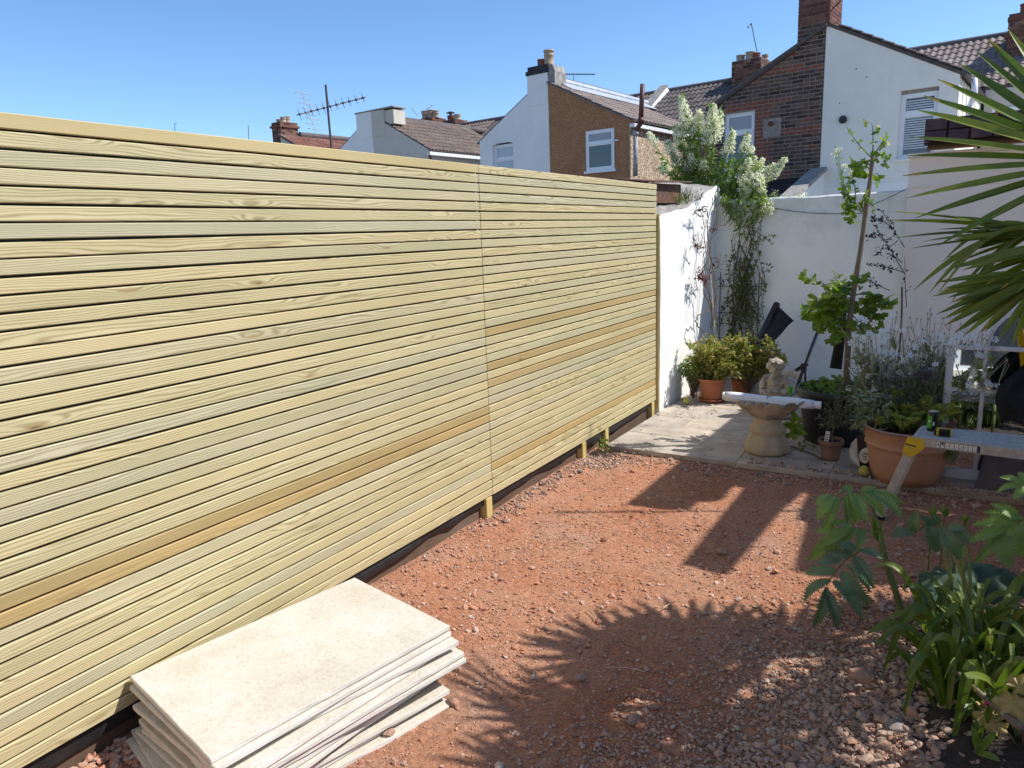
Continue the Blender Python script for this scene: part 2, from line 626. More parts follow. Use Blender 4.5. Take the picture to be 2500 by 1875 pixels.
def sheet(x0, x1, y0, y1, step, fine):
    nx, ny = int((x1 - x0) / step) + 1, int((y1 - y0) / step) + 1
    X, Y = np.meshgrid(np.linspace(x0, x1, nx), np.linspace(y0, y1, ny), indexing='ij')
    Z = fine(X, Y)
    V = np.stack([X, Y, Z], -1).reshape(-1, 3)
    i, j = np.meshgrid(np.arange(nx - 1), np.arange(ny - 1), indexing='ij')
    a = (i * ny + j).ravel()
    return V, np.stack([a, a + ny, a + ny + 1, a + 1], -1)


def red_earth():
    m, nt, b = _nodes('red_crushed_stone')
    b.inputs['Roughness'].default_value = 0.92
    b.inputs['Specular IOR Level'].default_value = 0.15
    v = coords(nt, shift=False)
    a = ramp(nt, noise(nt, v, 1.7, 5.0, 0.6), [(0.33, (0.50, 0.215, 0.115)), (0.52, (0.55, 0.275, 0.165)), (0.72, (0.49, 0.305, 0.215))])
    c = ramp(nt, noise(nt, v, 70.0, 5.0, 0.7), [(0.3, (0.55, 0.55, 0.56)), (0.55, (1, 1, 1)), (0.75, (1.35, 1.3, 1.22))])
    col = mixc(nt, 1.0, a, c, 'MULTIPLY')
    f2 = ramp(nt, noise(nt, v, 260.0, 3.0, 0.7), [(0.35, (0.7, 0.7, 0.7)), (0.7, (1.25, 1.22, 1.2))])
    col = mixc(nt, 1.0, col, f2, 'MULTIPLY')
    nt.links.new(col, b.inputs['Base Color'])
    bump(nt, b, noise(nt, v, 150.0, 6.0, 0.75), 0.9, 0.012)
    return m


M['earth'] = red_earth()
M['far_ground'] = plain('far_ground', (0.16, 0.14, 0.11), (0.20, 0.17, 0.13), 0.95, 0.4)

g = Geo()
g.add(*box(-400, 400, -400, 700, -1.2, GZ - 0.09))
solo('ground', g, M['far_ground'], kind='structure', loc=(0, 0, GZ))
g = Geo()
g.add(*sheet(-0.10, 3.9, -1.2, 4.93, 0.0125,
             lambda X, Y: gz(X, Y) + 0.0035 * vnoise(X, Y, 0.035, 3) + 0.002 * vnoise(X, Y, 0.018, 4)))
solo('garden_ground', g, M['earth'], kind='structure', loc=(0, 0, GZ))
g = Geo()
g.add(*sheet(2.20, 3.7, 0.2, 3.42, 0.03, lambda X, Y: gz(X, Y) - 0.012 + 0.035 * np.clip((X - 2.2) * 5 + 0.4 * vnoise(X, Y, .3, 6), 0, 1) * np.clip((3.42 - Y) * 5, 0, 1) + 0.010 * vnoise(X, Y, 0.06, 5)))
solo('planting_bed_soil', g, M['soil'], kind='structure', loc=(2.7, 2.0, GZ))

# ------------------------------------------------------------------ gravel: nobody could count it
M['chip_red'] = island('red_stone_chips', [(0, (0.34, 0.165, 0.11)), (0.3, (0.47, 0.225, 0.14)), (0.55, (0.52, 0.30, 0.205)), (0.8, (0.45, 0.31, 0.245)), (1, (0.62, 0.45, 0.35))], 0.92, 0.5, 260, mottle=0.2, mscale=150, spec=.1)
M['chip_grey'] = island('grey_purple_gravel', [(0, (0.24, 0.165, 0.13)), (0.3, (0.37, 0.255, 0.195)), (0.55, (0.47, 0.30, 0.215)), (0.8, (0.48, 0.36, 0.28)), (0.94, (0.50, 0.27, 0.16)), (1, (0.50, 0.40, 0.31))], 0.92, 0.5, 200, mottle=0.25, mscale=110, spec=.1)

M['chip_mid'] = island('brownish_stone_chips', [(0, (0.26, 0.17, 0.13)), (0.3, (0.40, 0.255, 0.185)), (0.6, (0.48, 0.32, 0.24)), (0.85, (0.44, 0.35, 0.28)), (1, (0.52, 0.40, 0.31))], 0.92, 0.5, 220, mottle=0.2, mscale=140, spec=.1)


def strew(name, mat, n, xy, r, sink=0.25):
    """n stones; xy(n) gives positions, r(n) radii."""
    P = xy(n)
    R = r(len(P))
    Z = gz(P[:, 0], P[:, 1]) + R * (0.55 - sink)
    g = Geo()
    idx = rng.integers(0, len(ROCKS), len(P))
    for t in range(len(ROCKS)):
        k = idx == t
        m = int(k.sum())
        if m == 0: continue
        a = rng.uniform(0, 2 * math.pi, m)
        tilt = rng.normal(0, 0.35, (m, 2))
        Rm = frames(np.stack([np.cos(a), np.sin(a), tilt[:, 0]], -1), np.tile([0, 0, 1.0], (m, 1)) + np.stack([tilt[:, 1], tilt[:, 0], 0 * a], -1))
        swarm(g, ROCKS[t], np.stack([P[k, 0], P[k, 1], Z[k]], -1), Rm, R[k])
    return solo(name, g, mat, kind='stuff', loc=(1.2, 2.5, GZ))


def in_view(P):
    d = np.concatenate([P, np.full((len(P), 1), GZ)], 1) - CAM
    zc = d @ _F
    sx = d @ _R2 / zc * FPX
    sy = d @ -_U2 / zc * FPX
    return (np.abs(sx) < 1380) & (sy < 1080) & (zc > 0.2)


def uniform_xy(n, x0, x1, y0, y1, keep=None):
    P = np.stack([rng.uniform(x0, x1, n), rng.uniform(y0, y1, n)], -1)
    P = P[in_view(P)]
    return P if keep is None else P[keep(P)]


bed_edge = lambda y: 1.50 + 0.24 * (y - 1.4)            # where the coarse grey gravel takes over from the red fines
grey_w = lambda P: np.clip((P[:, 0] - bed_edge(P[:, 1])) / 0.55, 0, 1) * np.clip((3.7 - P[:, 1]) / 0.5, 0, 1)
rad_fine = lambda n: np.clip(rng.lognormal(math.log(0.0036), 0.45, n), 0.0018, 0.014)
rad_mid = lambda n: np.clip(rng.lognormal(math.log(0.0078), 0.45, n), 0.004, 0.026)
strew('red_gravel', M['chip_red'], 78000, lambda n: uniform_xy(n, -0.04, 3.2, 0.6, 4.85, lambda P: rng.uniform(size=len(P)) < (0.30 + 0.9 * np.clip(vnoise(P[:, 0], P[:, 1], .3, 9) + .35, 0, 1)) * (1 - 0.75 * grey_w(P))), rad_fine)
strew('coarse_red_gravel', M['chip_red'], 9500, lambda n: uniform_xy(n, -0.04, 3.0, 0.6, 4.85, lambda P: (rng.uniform(size=len(P)) < 0.15 + 0.8 * np.clip(vnoise(P[:, 0], P[:, 1], .45, 12) + .2, 0, 1)) & (rng.uniform(size=len(P)) > 0.8 * grey_w(P))), rad_mid, 0.35)
strew('grey_gravel', M['chip_grey'], 30000, lambda n: uniform_xy(n, 1.1, 2.75, 0.9, 3.9, lambda P: rng.uniform(size=len(P)) < grey_w(P) * 1.3), lambda n: np.clip(rng.lognormal(math.log(0.0085), 0.42, n), 0.004, 0.021), 0.1)
strew('coarse_grey_gravel', M['chip_grey'], 1500, lambda n: uniform_xy(n, 1.5, 2.5, 1.2, 3.4, lambda P: rng.uniform(size=len(P)) < np.clip((P[:, 0] - bed_edge(P[:, 1]) - .25) / 0.35, 0, 1)), lambda n: rng.uniform(0.014, 0.026, n), 0.0)
strew('edge_gravel', M['chip_grey'], 3600, lambda n: np.concatenate([
    (lambda P: P[rng.uniform(size=len(P)) < np.clip(1.1 - P[:, 0] / 0.11, 0, 1) * (.10 + .8 * np.clip((P[:, 1] - 3.0) / .3, 0, 1))])(uniform_xy(n, -0.02, 0.15, 0.5, 4.88)),
    (lambda P: P[rng.uniform(size=len(P)) < 0.25 + np.clip((P[:, 1] - 4.55) / 0.4, 0, 1)])(uniform_xy(n // 3, 0.02, 2.9, 4.62, 4.87)),
    (lambda P: P[np.hypot(P[:, 0] - .10, P[:, 1] - 4.62) < .2])(uniform_xy(n // 4, -0.05, .34, 4.4, 4.87))]), lambda n: np.clip(rng.lognormal(math.log(0.0085), 0.4, n), 0.004, 0.022), 0.1)

strew('fence_foot_gravel', M['chip_red'], 1500, lambda n: uniform_xy(n, -0.03, 0.34, 0.6, 1.35, lambda P: rng.uniform(size=len(P)) < 1.2 - P[:, 0] / .3), lambda n: rng.uniform(0.006, 0.019, n), 0.0)
strew('brown_gravel', M['chip_mid'], 30000, lambda n: uniform_xy(n, .85, 2.5, 0.9, 3.4, lambda P: rng.uniform(size=len(P)) < np.clip((P[:, 0] - bed_edge(P[:, 1]) + .45) / 0.6, 0, 1) * np.clip((3.3 - P[:, 1]) / .4, 0, 1)), lambda n: np.clip(rng.lognormal(math.log(0.0052), 0.45, n), 0.0022, 0.016), 0.1)

# ------------------------------------------------------------------ the patio: tiles laid as pieces
M['patio'] = island('sandstone_tiles', [(0, (0.44, 0.36, 0.285)), (0.5, (0.50, 0.42, 0.335)), (1, (0.42, 0.37, 0.31))], 0.85, 0.3, 60, per_object=True, mottle=0.35, mscale=6)
M['mortar'] = plain('sandy_mortar', (0.42, 0.35, 0.28), (0.34, 0.28, 0.23), 0.95, 30, 0.5, 90)
patio = thing('patio', None, None, (1.5, 4.88, GZ))
tag(patio, kind='structure')
g = Geo()
g.add(*box(0.035, 4.6, 4.884, 7.74, GZ - 0.05, PZ - 0.006))
part('patio_bed', g, M['mortar'], patio)
rows = [(4.878, 5.325), (5.331, 5.93), (5.936, 6.38), (6.386, 6.985), (6.991, 7.74)]
for ri, (ya, yb) in enumerate(rows):
    xs = [0.04, 0.645, 1.03, 1.635, 2.24, 2.845, 3.45, 4.05] if ri % 2 == 0 else [0.04, 0.40, 1.005, 1.61, 1.99, 2.60, 3.2, 3.8]
    for xa, xb in zip(xs[:-1], xs[1:]):
        V, F = bevbox(xb - xa - 0.003, yb - ya + .003, 0.036, 0.002)
        me = Geo().add(V, F).mesh('paving_slab')
        piece('paving_slab', me, M['patio'], patio,
              Matrix.Translation(((xa + xb) / 2, (ya + yb) / 2, PZ - 0.018 + random.uniform(-.0015, .0015))) @ Matrix.Rotation(random.uniform(-.003, .003), 4, 'X'))

# ------------------------------------------------------------------ loose stones one can point at
M['rock_red'] = plain('red_rock', (0.40, 0.20, 0.13), (0.33, 0.24, 0.19), 0.9, 14, 0.7, 60)
M['rock_grey'] = plain('grey_rock', (0.27, 0.22, 0.20), (0.19, 0.16, 0.15), 0.9, 14, 0.7, 60)
M['rock_pale'] = plain('pale_rock', (0.62, 0.57, 0.50), (0.52, 0.46, 0.40), 0.85, 14, 0.5, 60)


def rock(px, py, r, m, label, z=None, flat=1.0):
    p = hit(px, py, 2, GZ + r * 0.5) if z is None else hit(px, py, 2, z)
    bm = bmesh.new()
    bmesh.ops.create_icosphere(bm, subdivisions=1, radius=1)
    for v in bm.verts: v.co *= random.uniform(0.75, 1.15)
    for _ in range(5):                                   # knock flat faces into it
        n = Vector((random.gauss(0, 1), random.gauss(0, 1), random.gauss(0, 1))).normalized()
        bmesh.ops.bisect_plane(bm, geom=bm.verts[:] + bm.edges[:] + bm.faces[:], plane_co=n * random.uniform(.55, .8), plane_no=n, clear_outer=True)
        bmesh.ops.holes_fill(bm, edges=bm.edges[:])
    bmesh.ops.bevel(bm, geom=bm.edges[:], offset=0.05, segments=1, affect='EDGES')
    bm.verts.index_update()
    A = Matrix.Rotation(random.uniform(0, 6.28), 3, 'Z')
    V = np.array([(A @ Vector((v.co.x, v.co.y * .8, v.co.z * .62 * flat)))[:] for v in bm.verts]) * r + p
    F = [tuple(v.index for v in f.verts) for f in bm.faces]
    bm.free()
    g = Geo()
    g.add(V, F)
    return solo('rock', g, M[m], label, 'rock', 'loose rocks on the garden ground', (p[0], p[1], p[2] - r * .4))


rock(1107, 1715, .030, 'rock_red', 'reddish brown rock right beside the corner of the pale slab stack')
rock(950, 1790, .030, 'rock_red', 'squarish red brown rock in front of the leaning slab stack')
rock(2182, 1775, .048, 'rock_grey', 'large veined rock among coarse gravel left of the strap leaves')
rock(2105, 1650, .052, 'rock_red', 'broad brown rock in shade near the lowest bluish serrated leaf')
rock(2300, 1835, .046, 'rock_red', 'flat orange brown rock at the edge of the dark soil')
rock(2245, 1858, .040, 'rock_red', 'pinkish rock in the gravel at the very bottom edge of the picture')
rock(1531, 1194, .013, 'rock_pale', 'small white stone alone on the sunlit red ground', None, .4)
rock(1661, 1118, .018, 'rock_pale', 'whitish stone against the patio edge near the shadow border')
rock(1415, 1150, .026, 'rock_grey', 'grey rock where the gravel heap meets the fence')
rock(1415, 1655, .028, 'rock_red', 'rough red rock at the middle of the palm frond shadow')
rock(1545, 1757, .030, 'rock_red', 'flat red rock in the palm shadow near the bottom of the picture')
rock(2420, 1205, .026, 'rock_pale', 'yellowish stone on the paving edge below the leaning slate')
rock(2306, 1188, .027, 'rock_grey', 'dark grey stone on the paving right of the largest terracotta pot', None)
rock(1762, 1347, .030, 'rock_red', 'flat red rock lying within the dark beam shadow')

# crumbs and dry stalks lying on the fines
for (xa, ya, xb, yb, nm) in ((1480, 1630, 1575, 1640, 'long dry stalk curving on the red ground in the palm shadow'), (1612, 1492, 1645, 1470, 'short pale straw lying at the tip of the palm frond shadow'), (1433, 1488, 1455, 1510, 'tiny straw on the sunlit ground left of the frond shadow')):
    a, b_ = hit(xa, ya, 2, GZ + .012), hit(xb, yb, 2, GZ + .012)
    solo('dry_stalk', Geo().add(*tube(curve(a, b_, (0.0, .008, .004), 7), .0022, 5)), plain('straw', (.55, .42, .28), (.42, .30, .2), .8, 20), nm, 'stalk', 'dry stalks on the ground')

# ================================================================== THE FENCE
PITCH_S, NS = 0.05, 38
def slat_mesh(L):
    V, F = bevbox(0.019, L, 0.0433, 0.0028)
    return Geo().add(V, F).mesh('slat')


def fence(y0, y1, label, brown, grey, posts):
    t = thing('slatted_fence', label, 'fence', (0, (y0 + y1) / 2, GZ), 'slatted timber fence panels')
    ms = {k: slat_mesh(y1 - y0) for k in ('slat', 'slat_grey', 'slat_brown', 'slat_cap')}
    for i in range(NS):
        k = 'slat_cap' if (i == 0 and 0 in brown) else 'slat_brown' if i in brown else 'slat_grey' if i in grey else 'slat'
        z = (NS - 1 - i) * PITCH_S + 0.0225
        if i == 0: z -= 0.001
        o = piece('slat', ms[k], M[k], t, Matrix.Translation((-0.0095 + random.uniform(-.001, .001) + (0.002 if i == 0 else 0), (y0 + y1) / 2, z + random.uniform(-.0012, .0012))) @ Matrix.Rotation(random.uniform(-.0005, .0005), 4, 'X') @ Matrix.Rotation(random.uniform(-.012, .012), 4, 'Y'))
    g = Geo()
    ys = np.linspace(y0 + .002, y1 - .002, 40)
    low = -0.055 + 0.016 * vnoise(ys, 0 * ys, .35, 31) + 0.008 * vnoise(ys, 0 * ys, .1, 32)
    xo = -0.030 + 0.010 * vnoise(ys, 0 * ys, .2, 33)
    V, F = [], []
    for y, l, x in zip(ys, low, xo):
        V += [(-0.0215, y, 1.885), (-0.0215, y, 0.0), (-0.018 + (x + .03) * .8, y, l * .55), (x + .010, y, l)]
    for i in range(len(ys) - 1):
        for j in range(3):
            a = i * 4 + j
            F.append((a, a + 4, a + 5, a + 1))
    g.add(V, F)
    part('weed_membrane', g, M['dark_sheet'], t)
    g = Geo()
    g.add(*box(-0.068, -0.046, y0 + .003, y1 - .003, GZ - .06, -0.03))
    part('gravel_board', g, M['gravel_board'], t)
    for y in posts:
        g = Geo()
        V, F = bevbox(0.072, 0.072, 1.88 + 0.2, 0.003)
        g.add(V + np.array([-0.062 + (0.062 if False else 0.0), y, 0.84]), F)
        part('post', g, M['post'], t)
        g = Geo()
        V, F = bevbox(0.044, 0.062, 0.14, 0.003)
        g.add(V + np.array([-0.0235, y, -0.075]), F)
        part('post_foot', g, M['post'], t)
    return t


fence(-0.24, 3.3605, 'nearer and longer pale timber slat fence panel with two adjoining brown boards', {0, 27, 28}, {2, 3, 6, 14, 19, 22, 29, 34}, [0.5, 1.9, 3.325])
fence(3.3635, 6.062, 'farther slat fence panel with scattered brown boards ending at the white wall', {18, 22, 24, 34}, {1, 3, 11, 26, 29}, [4.60, 5.0, 6.0])
g = Geo()
g.add(*bevbox(0.036, 0.038, 1.63 + .10, 0.002))
g.V[0] = g.V[0] + np.array([0.004, 6.085, 0.78])
solo('timber_batten', g, M['post'], 'upright olive timber batten between fence end and white wall', 'batten', None, (0, 6.08, -.09))

# ================================================================== WALLS
def wall_strip(pts, x_or_y, lo, hi, base):
    pass


# left wall: stepped top rising to a pier at the corner
prof = [(6.075, 1.636), (6.3, 1.66), (6.5, 1.683), (6.82, 1.705), (6.95, 1.742), (7.31, 1.84), (7.55, 1.90), (7.745, 1.945), (7.86, 1.93), (7.90, 1.80)]
t = thing('garden_side_wall', 'white painted side wall continuing the fence line with sloping mossy top', 'wall', (0.03, 7.0, GZ))
g = Geo()
nz = 14
V, F = [], []
P2 = []
for (ya, za), (yb, zb) in zip(prof[:-1], prof[1:]):
    n = max(2, int((yb - ya) / .04))
    for k in range(n): P2.append((ya + (yb - ya) * k / n, za + (zb - za) * k / n))
P2.append(prof[-1])
for y, z in P2:
    for k in range(nz + 1):
        zz = GZ - .1 + (z - GZ + .1) * k / nz
        x = 0.03 + 0.006 * float(vnoise(y, zz, .35, 41)) + 0.002 * float(vnoise(y, zz, .08, 42))
        if k == nz: x -= 0.012
        V.append((x, y, zz))
for i in range(len(P2) - 1):
    for k in range(nz):
        a = i * (nz + 1) + k
        F.append((a, a + nz + 1, a + nz + 2, a + 1))
a0 = len(V)                                            # end faces and back
V += [(-0.30, P2[0][0], GZ - .1), (-0.30, P2[0][0], P2[0][1]), (-0.30, P2[-1][0], GZ - .1), (-0.30, P2[-1][0], P2[-1][1])]
F += [tuple([k for k in range(nz + 1)] + [a0 + 1, a0]), tuple([(len(P2) - 1) * (nz + 1) + k for k in range(nz, -1, -1)] + [a0 + 2, a0 + 3])]
g.add(V, F)
part('wall_face', g, M['white_wall'], t, smooth=False)
g = Geo()                                               # cement flaunching on top, sloping up and back
V, F = [], []
for y, z in P2:
    for k in range(7):
        s = k / 6
        x = 0.016 - s * 0.40
        zz = z - .004 + s * (0.17 if y < 7.4 else .17 * (1 - (y - 7.4) / .5)) + 0.014 * float(vnoise(x, y, .08, 51)) + .03 * s * float(vnoise(x, y, .25, 52))
        V.append((x, y, zz))
for i in range(len(P2) - 1):
    for k in range(6):
        a = i * 7 + k
        F.append((a, a + 7, a + 8, a + 1))
for i in (0, len(P2) - 1):
    a = len(V)
    V += [(0.016, P2[i][0], P2[i][1] - .2), (-0.384, P2[i][0], P2[i][1] - .2)]
    F.append(tuple([i * 7 + k for k in range(7)] + [a + 1, a]))
g.add(V, F)
part('cement_top', g, M['concrete'], t, label='grey mossy cement slope on top of the wall')

g = Geo()                                               # back wall
V, F = [], []
xs = np.linspace(0.0, 1.80, 60)
nz = 16
for x in xs:
    top = 1.783 + 0.010 * float(vnoise(x, 0, .35, 61)) + .004 * float(vnoise(x, 0, .07, 62)) + (.05 * max(0, 1 - (x - .03) / .12))
    for k in range(nz + 1):
        zz = GZ - .1 + (top - .012 - GZ + .1) * k / nz
        V.append((x, 7.75 + 0.006 * float(vnoise(x, zz, .4, 63)), zz))
    V += [(x, 7.768, top), (x, 7.90, top + .006), (x, 7.95, top - .03), (x, 7.95, GZ - .1)]
c = nz + 5
for i in range(len(xs) - 1):
    for k in range(c - 1):
        a = i * c + k
        F.append((a, a + 1, a + c + 1, a + c))
g.add(V, F)
solo('garden_back_wall', g, M['back_wall'], 'white rendered back wall with grey green stains running down', 'wall', None, (0.9, 7.8, GZ), smooth=False)

# garage
t = thing('garage', 'plain pinkish white garage wall on the right behind the palm', 'garage', (1.79, 7.72, GZ))
g = Geo()
g.add(*box(1.792, 6.2, 7.715, 12.5, GZ - .1, 2.07))
part('garage_walls', g, M['garage_wall'], t)
g = Geo()
g.add(*box(1.775, 6.25, 7.66, 12.6, 2.072, 2.10))
g.add(*box(1.80, 6.25, 7.70, 7.714, 1.80, 1.808))
part('roof_edge', g, M['garage_wall'], t)
M['brown_tile'] = plain('brown_glazed_tile', (0.085, 0.035, 0.022), (0.05, 0.022, 0.016), 0.22, 14, 0.2, 20, stain=(0.16, 0.07, 0.04), spec=0.6)
M['rust_dark'] = plain('dark_brown_backing', (0.03, 0.018, 0.014), (0.05, 0.03, 0.02), 0.8, 14)
M['brown_board'] = plain('brown_varnished_board', (0.30, 0.13, 0.045), (0.22, 0.09, 0.03), 0.4, 9)
g = Geo()
g.add(*bar((1.93, 7.60, 2.135), (3.4, 7.60, 2.135), 0.16, 0.012, (0, -.35, 1)))
part('soffit_board', g, M['brown_board'], t)
g = Geo()
g.add(*bar((1.90, 7.655, 2.27), (3.4, 7.655, 2.27), 0.012, 0.22))
part('backing_board', g, M['rust_dark'], t)
for r in range(2):
    for k in range(8):
        x = 1.91 + k * 0.168 + r * 0.0
        if (r, k) in ((1, 3),): continue
        V, F = bevbox(0.155, 0.014, 0.095, 0.004)
        me = Geo().add(V, F).mesh('roof_tile')
        piece('roof_tile', me, M['brown_tile'], t, Matrix.Translation((x + .08, 7.585 + r * .035, 2.225 + r * 0.098)) @ Matrix.Rotation(rad(-18 + random.uniform(-5, 5)), 4, 'X') @ Matrix.Rotation(random.uniform(-.06, .06), 4, 'Y'))
g = Geo()
g.add(*bar((2.42, 7.57, 2.25), (2.42, 7.59, 2.44), 0.018, 0.02, (0, 1, 0)))
part('wood_peg', g, M['brown_board'], t)

# rusty box at the top of the side wall
M['rust'] = plain('rusted_sheet', (0.16, 0.07, 0.04), (0.07, 0.04, 0.03), 0.8, 22, 0.5, 60, stain=(0.24, 0.11, 0.06), sscale=6)
t = thing('rusty_box', 'open rusty brown metal box on top of the side wall beside the fence end', 'box', (-0.2, 6.5, 1.74))
a, b_, c_, d_ = np.array([-0.05, 6.16, 1.925]), np.array([.02, 6.95, 1.955]), np.array([-.40, 7.0, 2.0]), np.array([-.45, 6.1, 1.98])
g = Geo()
lo = np.array([0, 0, -.012])
g.add(np.array([a, b_, c_, d_, a + lo, b_ + lo, c_ + lo, d_ + lo]), [(0, 1, 2, 3), (7, 6, 5, 4), (0, 4, 5, 1), (1, 5, 6, 2), (2, 6, 7, 3), (3, 7, 4, 0)])
part('lid', g, M['rust'], t)
g = Geo()
g.add(*bar((-.10, 6.17, 1.83), (-.06, 6.85, 1.84), .01, .17))
g.add(*bar((-.44, 6.17, 1.86), (-.40, 6.9, 1.90), .01, .18))
g.add(*bar((-.09, 6.17, 1.83), (-.44, 6.16, 1.85), .01, .17))
part('box_side', g, M['rust'], t)

# black cable strung along the back wall
g = Geo()
p0, p1, p2 = np.array([.55, 7.735, 1.70]), np.array([1.22, 7.73, 1.60]), np.array([1.79, 7.70, 1.80])
g.add(*tube(np.concatenate([curve(p0, p1, (0, 0, -.02), 8), curve(p1, p2, (0, 0, -.03), 8)[1:]]), .0032, 5))
solo('cable', g, M['iron'], 'thin dark cable sagging across the stained back wall', 'cable')

# ================================================================== THE STACK OF SLABS
def travertine():
    m, nt, b = _nodes('cream_stone_slab')
    b.inputs['Roughness'].default_value = 0.75
    b.inputs['Specular IOR Level'].default_value = 0.25
    v = coords(nt)
    col = ramp(nt, noise(nt, v, 5.0, 8.0, 0.68), [(0.30, (0.53, 0.475, 0.385)), (0.48, (0.585, 0.54, 0.455)), (0.66, (0.625, 0.59, 0.52))])
    f = ramp(nt, noise(nt, v, 75.0, 6.0, 0.75), [(0.32, (0.80, 0.775, 0.74)), (0.55, (1, 1, 1)), (0.7, (1.05, 1.05, 1.05))])
    col = mixc(nt, 1.0, col, f, 'MULTIPLY')
    vo = nt.nodes.new('ShaderNodeTexVoronoi')
    vo.inputs['Scale'].default_value = 24.0
    nt.links.new(v, vo.inputs['Vector'])
    pit = ramp(nt, vo.outputs['Distance'], [(0.04, (1, 1, 1)), (0.10, (0, 0, 0))])
    col = mixc(nt, math_(nt, 'MULTIPLY', pit, 0.5), col, (0.36, 0.32, 0.27))
    geo = nt.nodes.new('ShaderNodeTexCoord')
    sp = nt.nodes.new('ShaderNodeSeparateXYZ')
    nt.links.new(geo.outputs['Normal'], sp.inputs[0])
    up = ramp(nt, sp.outputs[2], [(0.3, (1, 1, 1)), (0.7, (0, 0, 0))])          # sawn edges are whiter stone
    col = mixc(nt, math_(nt, 'MULTIPLY', up, 0.6), col, (0.74, 0.72, 0.69))
    nt.links.new(col, b.inputs['Base Color'])
    bump(nt, b, noise(nt, v, 90.0, 6.0, 0.7), 0.35, 0.004)
    return m


M['slab'] = travertine()


def slab_mesh(seed):
    r = random.Random(seed)
    bm = bmesh.new()
    bmesh.ops.create_cube(bm, size=1.0)
    bmesh.ops.scale(bm, vec=(0.60, 0.90, 0.0185), verts=bm.verts)
    bmesh.ops.subdivide_edges(bm, edges=[e for e in bm.edges if abs((e.verts[0].co - e.verts[1].co).z) < 1e-5], cuts=13, use_grid_fill=True)
    for v in bm.verts:
        if abs(abs(v.co.x) - .30) < 1e-4: v.co.x += r.uniform(-.0012, .0008)
        if abs(abs(v.co.y) - .45) < 1e-4: v.co.y += r.uniform(-.0012, .0008)
    bmesh.ops.bevel(bm, geom=[e for e in bm.edges if e.is_boundary is False and len(e.link_faces) == 2 and e.calc_face_angle(0) > 1.0], offset=0.0028, segments=1, affect='EDGES')
    me = bpy.data.meshes.new('stone_slab')
    bm.to_mesh(me)
    bm.free()
    me.polygons.foreach_set('use_smooth', np.zeros(len(me.polygons), dtype=bool))
    return me


# offsets from the top slab: (dx, dy, turn in degrees), lowest first
top_c, top_a = np.array([0.399, 1.512]), -11.2
lay = [(-.015, -.050, -6.0), (-.010, -.055, -2.5), (.0, -.048, -4.5), (.008, -.005, 3.0), (.030, .012, 6.0), (.034, -.006, 2.0),
       (.056, .010, -2.0), (.058, .0, -.5), (.034, -.012, 4.0), (.006, .022, -4.5), (0.012, -.008, 1.2), (0, 0, 0)]
names = ['lowest pale stone slab of the stack, resting on the ground', 'second slab from the bottom of the pale stone stack', 'third slab from the bottom of the pale stone stack',
         'fourth slab from the bottom of the pale stone stack', 'fifth slab from the bottom of the pale stone stack', 'sixth slab from the bottom of the pale stone stack', 'sixth slab from the top of the pale stone stack',
         'fifth slab from the top of the pale stone stack', 'fourth slab down from the top of the pale stone stack', 'third slab down, turned so a white corner shows behind the top slab',
         'second slab down, lying almost flush under the top cream slab', 'topmost cream stone slab with mottled surface in full view']
for i, ((dx, dy, da), nm) in enumerate(zip(lay, names)):
    me = slab_mesh(i)
    o = link('stone_slab', me, M['slab'], None, (max(.30 * math.cos(rad(top_a + da)) + .45 * abs(math.sin(rad(top_a + da))) + .004 if i < 11 else 0, top_c[0] + dx), top_c[1] + dy, GZ + 0.0093 + i * 0.0222 - 0.006))
    o.rotation_euler = (random.uniform(-.004, .004), random.uniform(-.003, .003), rad(top_a + da))
    tag(o, nm, 'stone slab', 'stack of pale stone slabs')
# ================================================================== THE TERRACE BEHIND
HA = rad(-6.0)
HU, HV = np.array([math.cos(HA), math.sin(HA), 0.0]), np.array([-math.sin(HA), math.cos(HA), 0.0])
HO = np.array([0.0, 15.9, 0.0])


def W(u, v, z):
    return HO + HU * u + HV * v + np.array([0, 0, z])


def fac(px, py, v=0.0):
    d = ray(px, py)
    t = ((HO + HV * v - CAM) @ HV) / (d @ HV)
    X = CAM + d * t
    return (X - HO) @ HU, X[2]


def toW(V):
    V = np.asarray(V, float)
    return HO + V[:, :1] * HU + V[:, 1:2] * HV + V[:, 2:] * np.array([0, 0, 1.0])


def hbox(u0, u1, v0, v1, z0, z1):
    V, F = box(u0, u1, v0, v1, z0, z1)
    return toW(V), F


def hprism(poly, holes, v0, v1):
    """A wall: outline in (u, z) with openings, from depth v0 back to v1."""
    loops = [poly] + holes
    tris = geometry.tessellate_polygon([[Vector((a, b, 0)) for a, b in L] for L in loops])
    flat = [p for L in loops for p in L]
    n = len(flat)
    V = [(a, v0, b) for a, b in flat] + [(a, v1, b) for a, b in flat]
    F = []
    for t in tris:
        (ax, ay), (bx, by), (cx, cy) = [flat[i] for i in t]
        if (bx - ax) * (cy - ay) - (by - ay) * (cx - ax) < 0: t = t[::-1]
        F.append(tuple(t))
        F.append(tuple(i + n for i in t[::-1]))
    o = 0
    for L in loops:
        m = len(L)
        for k in range(m):
            a, b = o + k, o + (k + 1) % m
            F.append((a, a + n, b + n, b))
        o += m
    return toW(V), F


def slope(u0, z0, u1, z1, v0, v1, th):
    """A roof plane slab between eave (u0,z0) and ridge (u1,z1), v0..v1."""
    d = norm([u1 - u0, z1 - z0])
    nx, nz_ = -d[1], d[0]
    if nz_ < 0: nx, nz_ = -nx, -nz_
    V = []
    for v in (v0, v1):
        for (u, z) in ((u0, z0), (u1, z1)):
            V += [(u, v, z), (u - nx * th, v, z - nz_ * th)]
    F = [(0, 4, 6, 2), (1, 3, 7, 5), (0, 2, 3, 1), (4, 5, 7, 6), (0, 1, 5, 4), (2, 6, 7, 3)]
    return toW(V), F


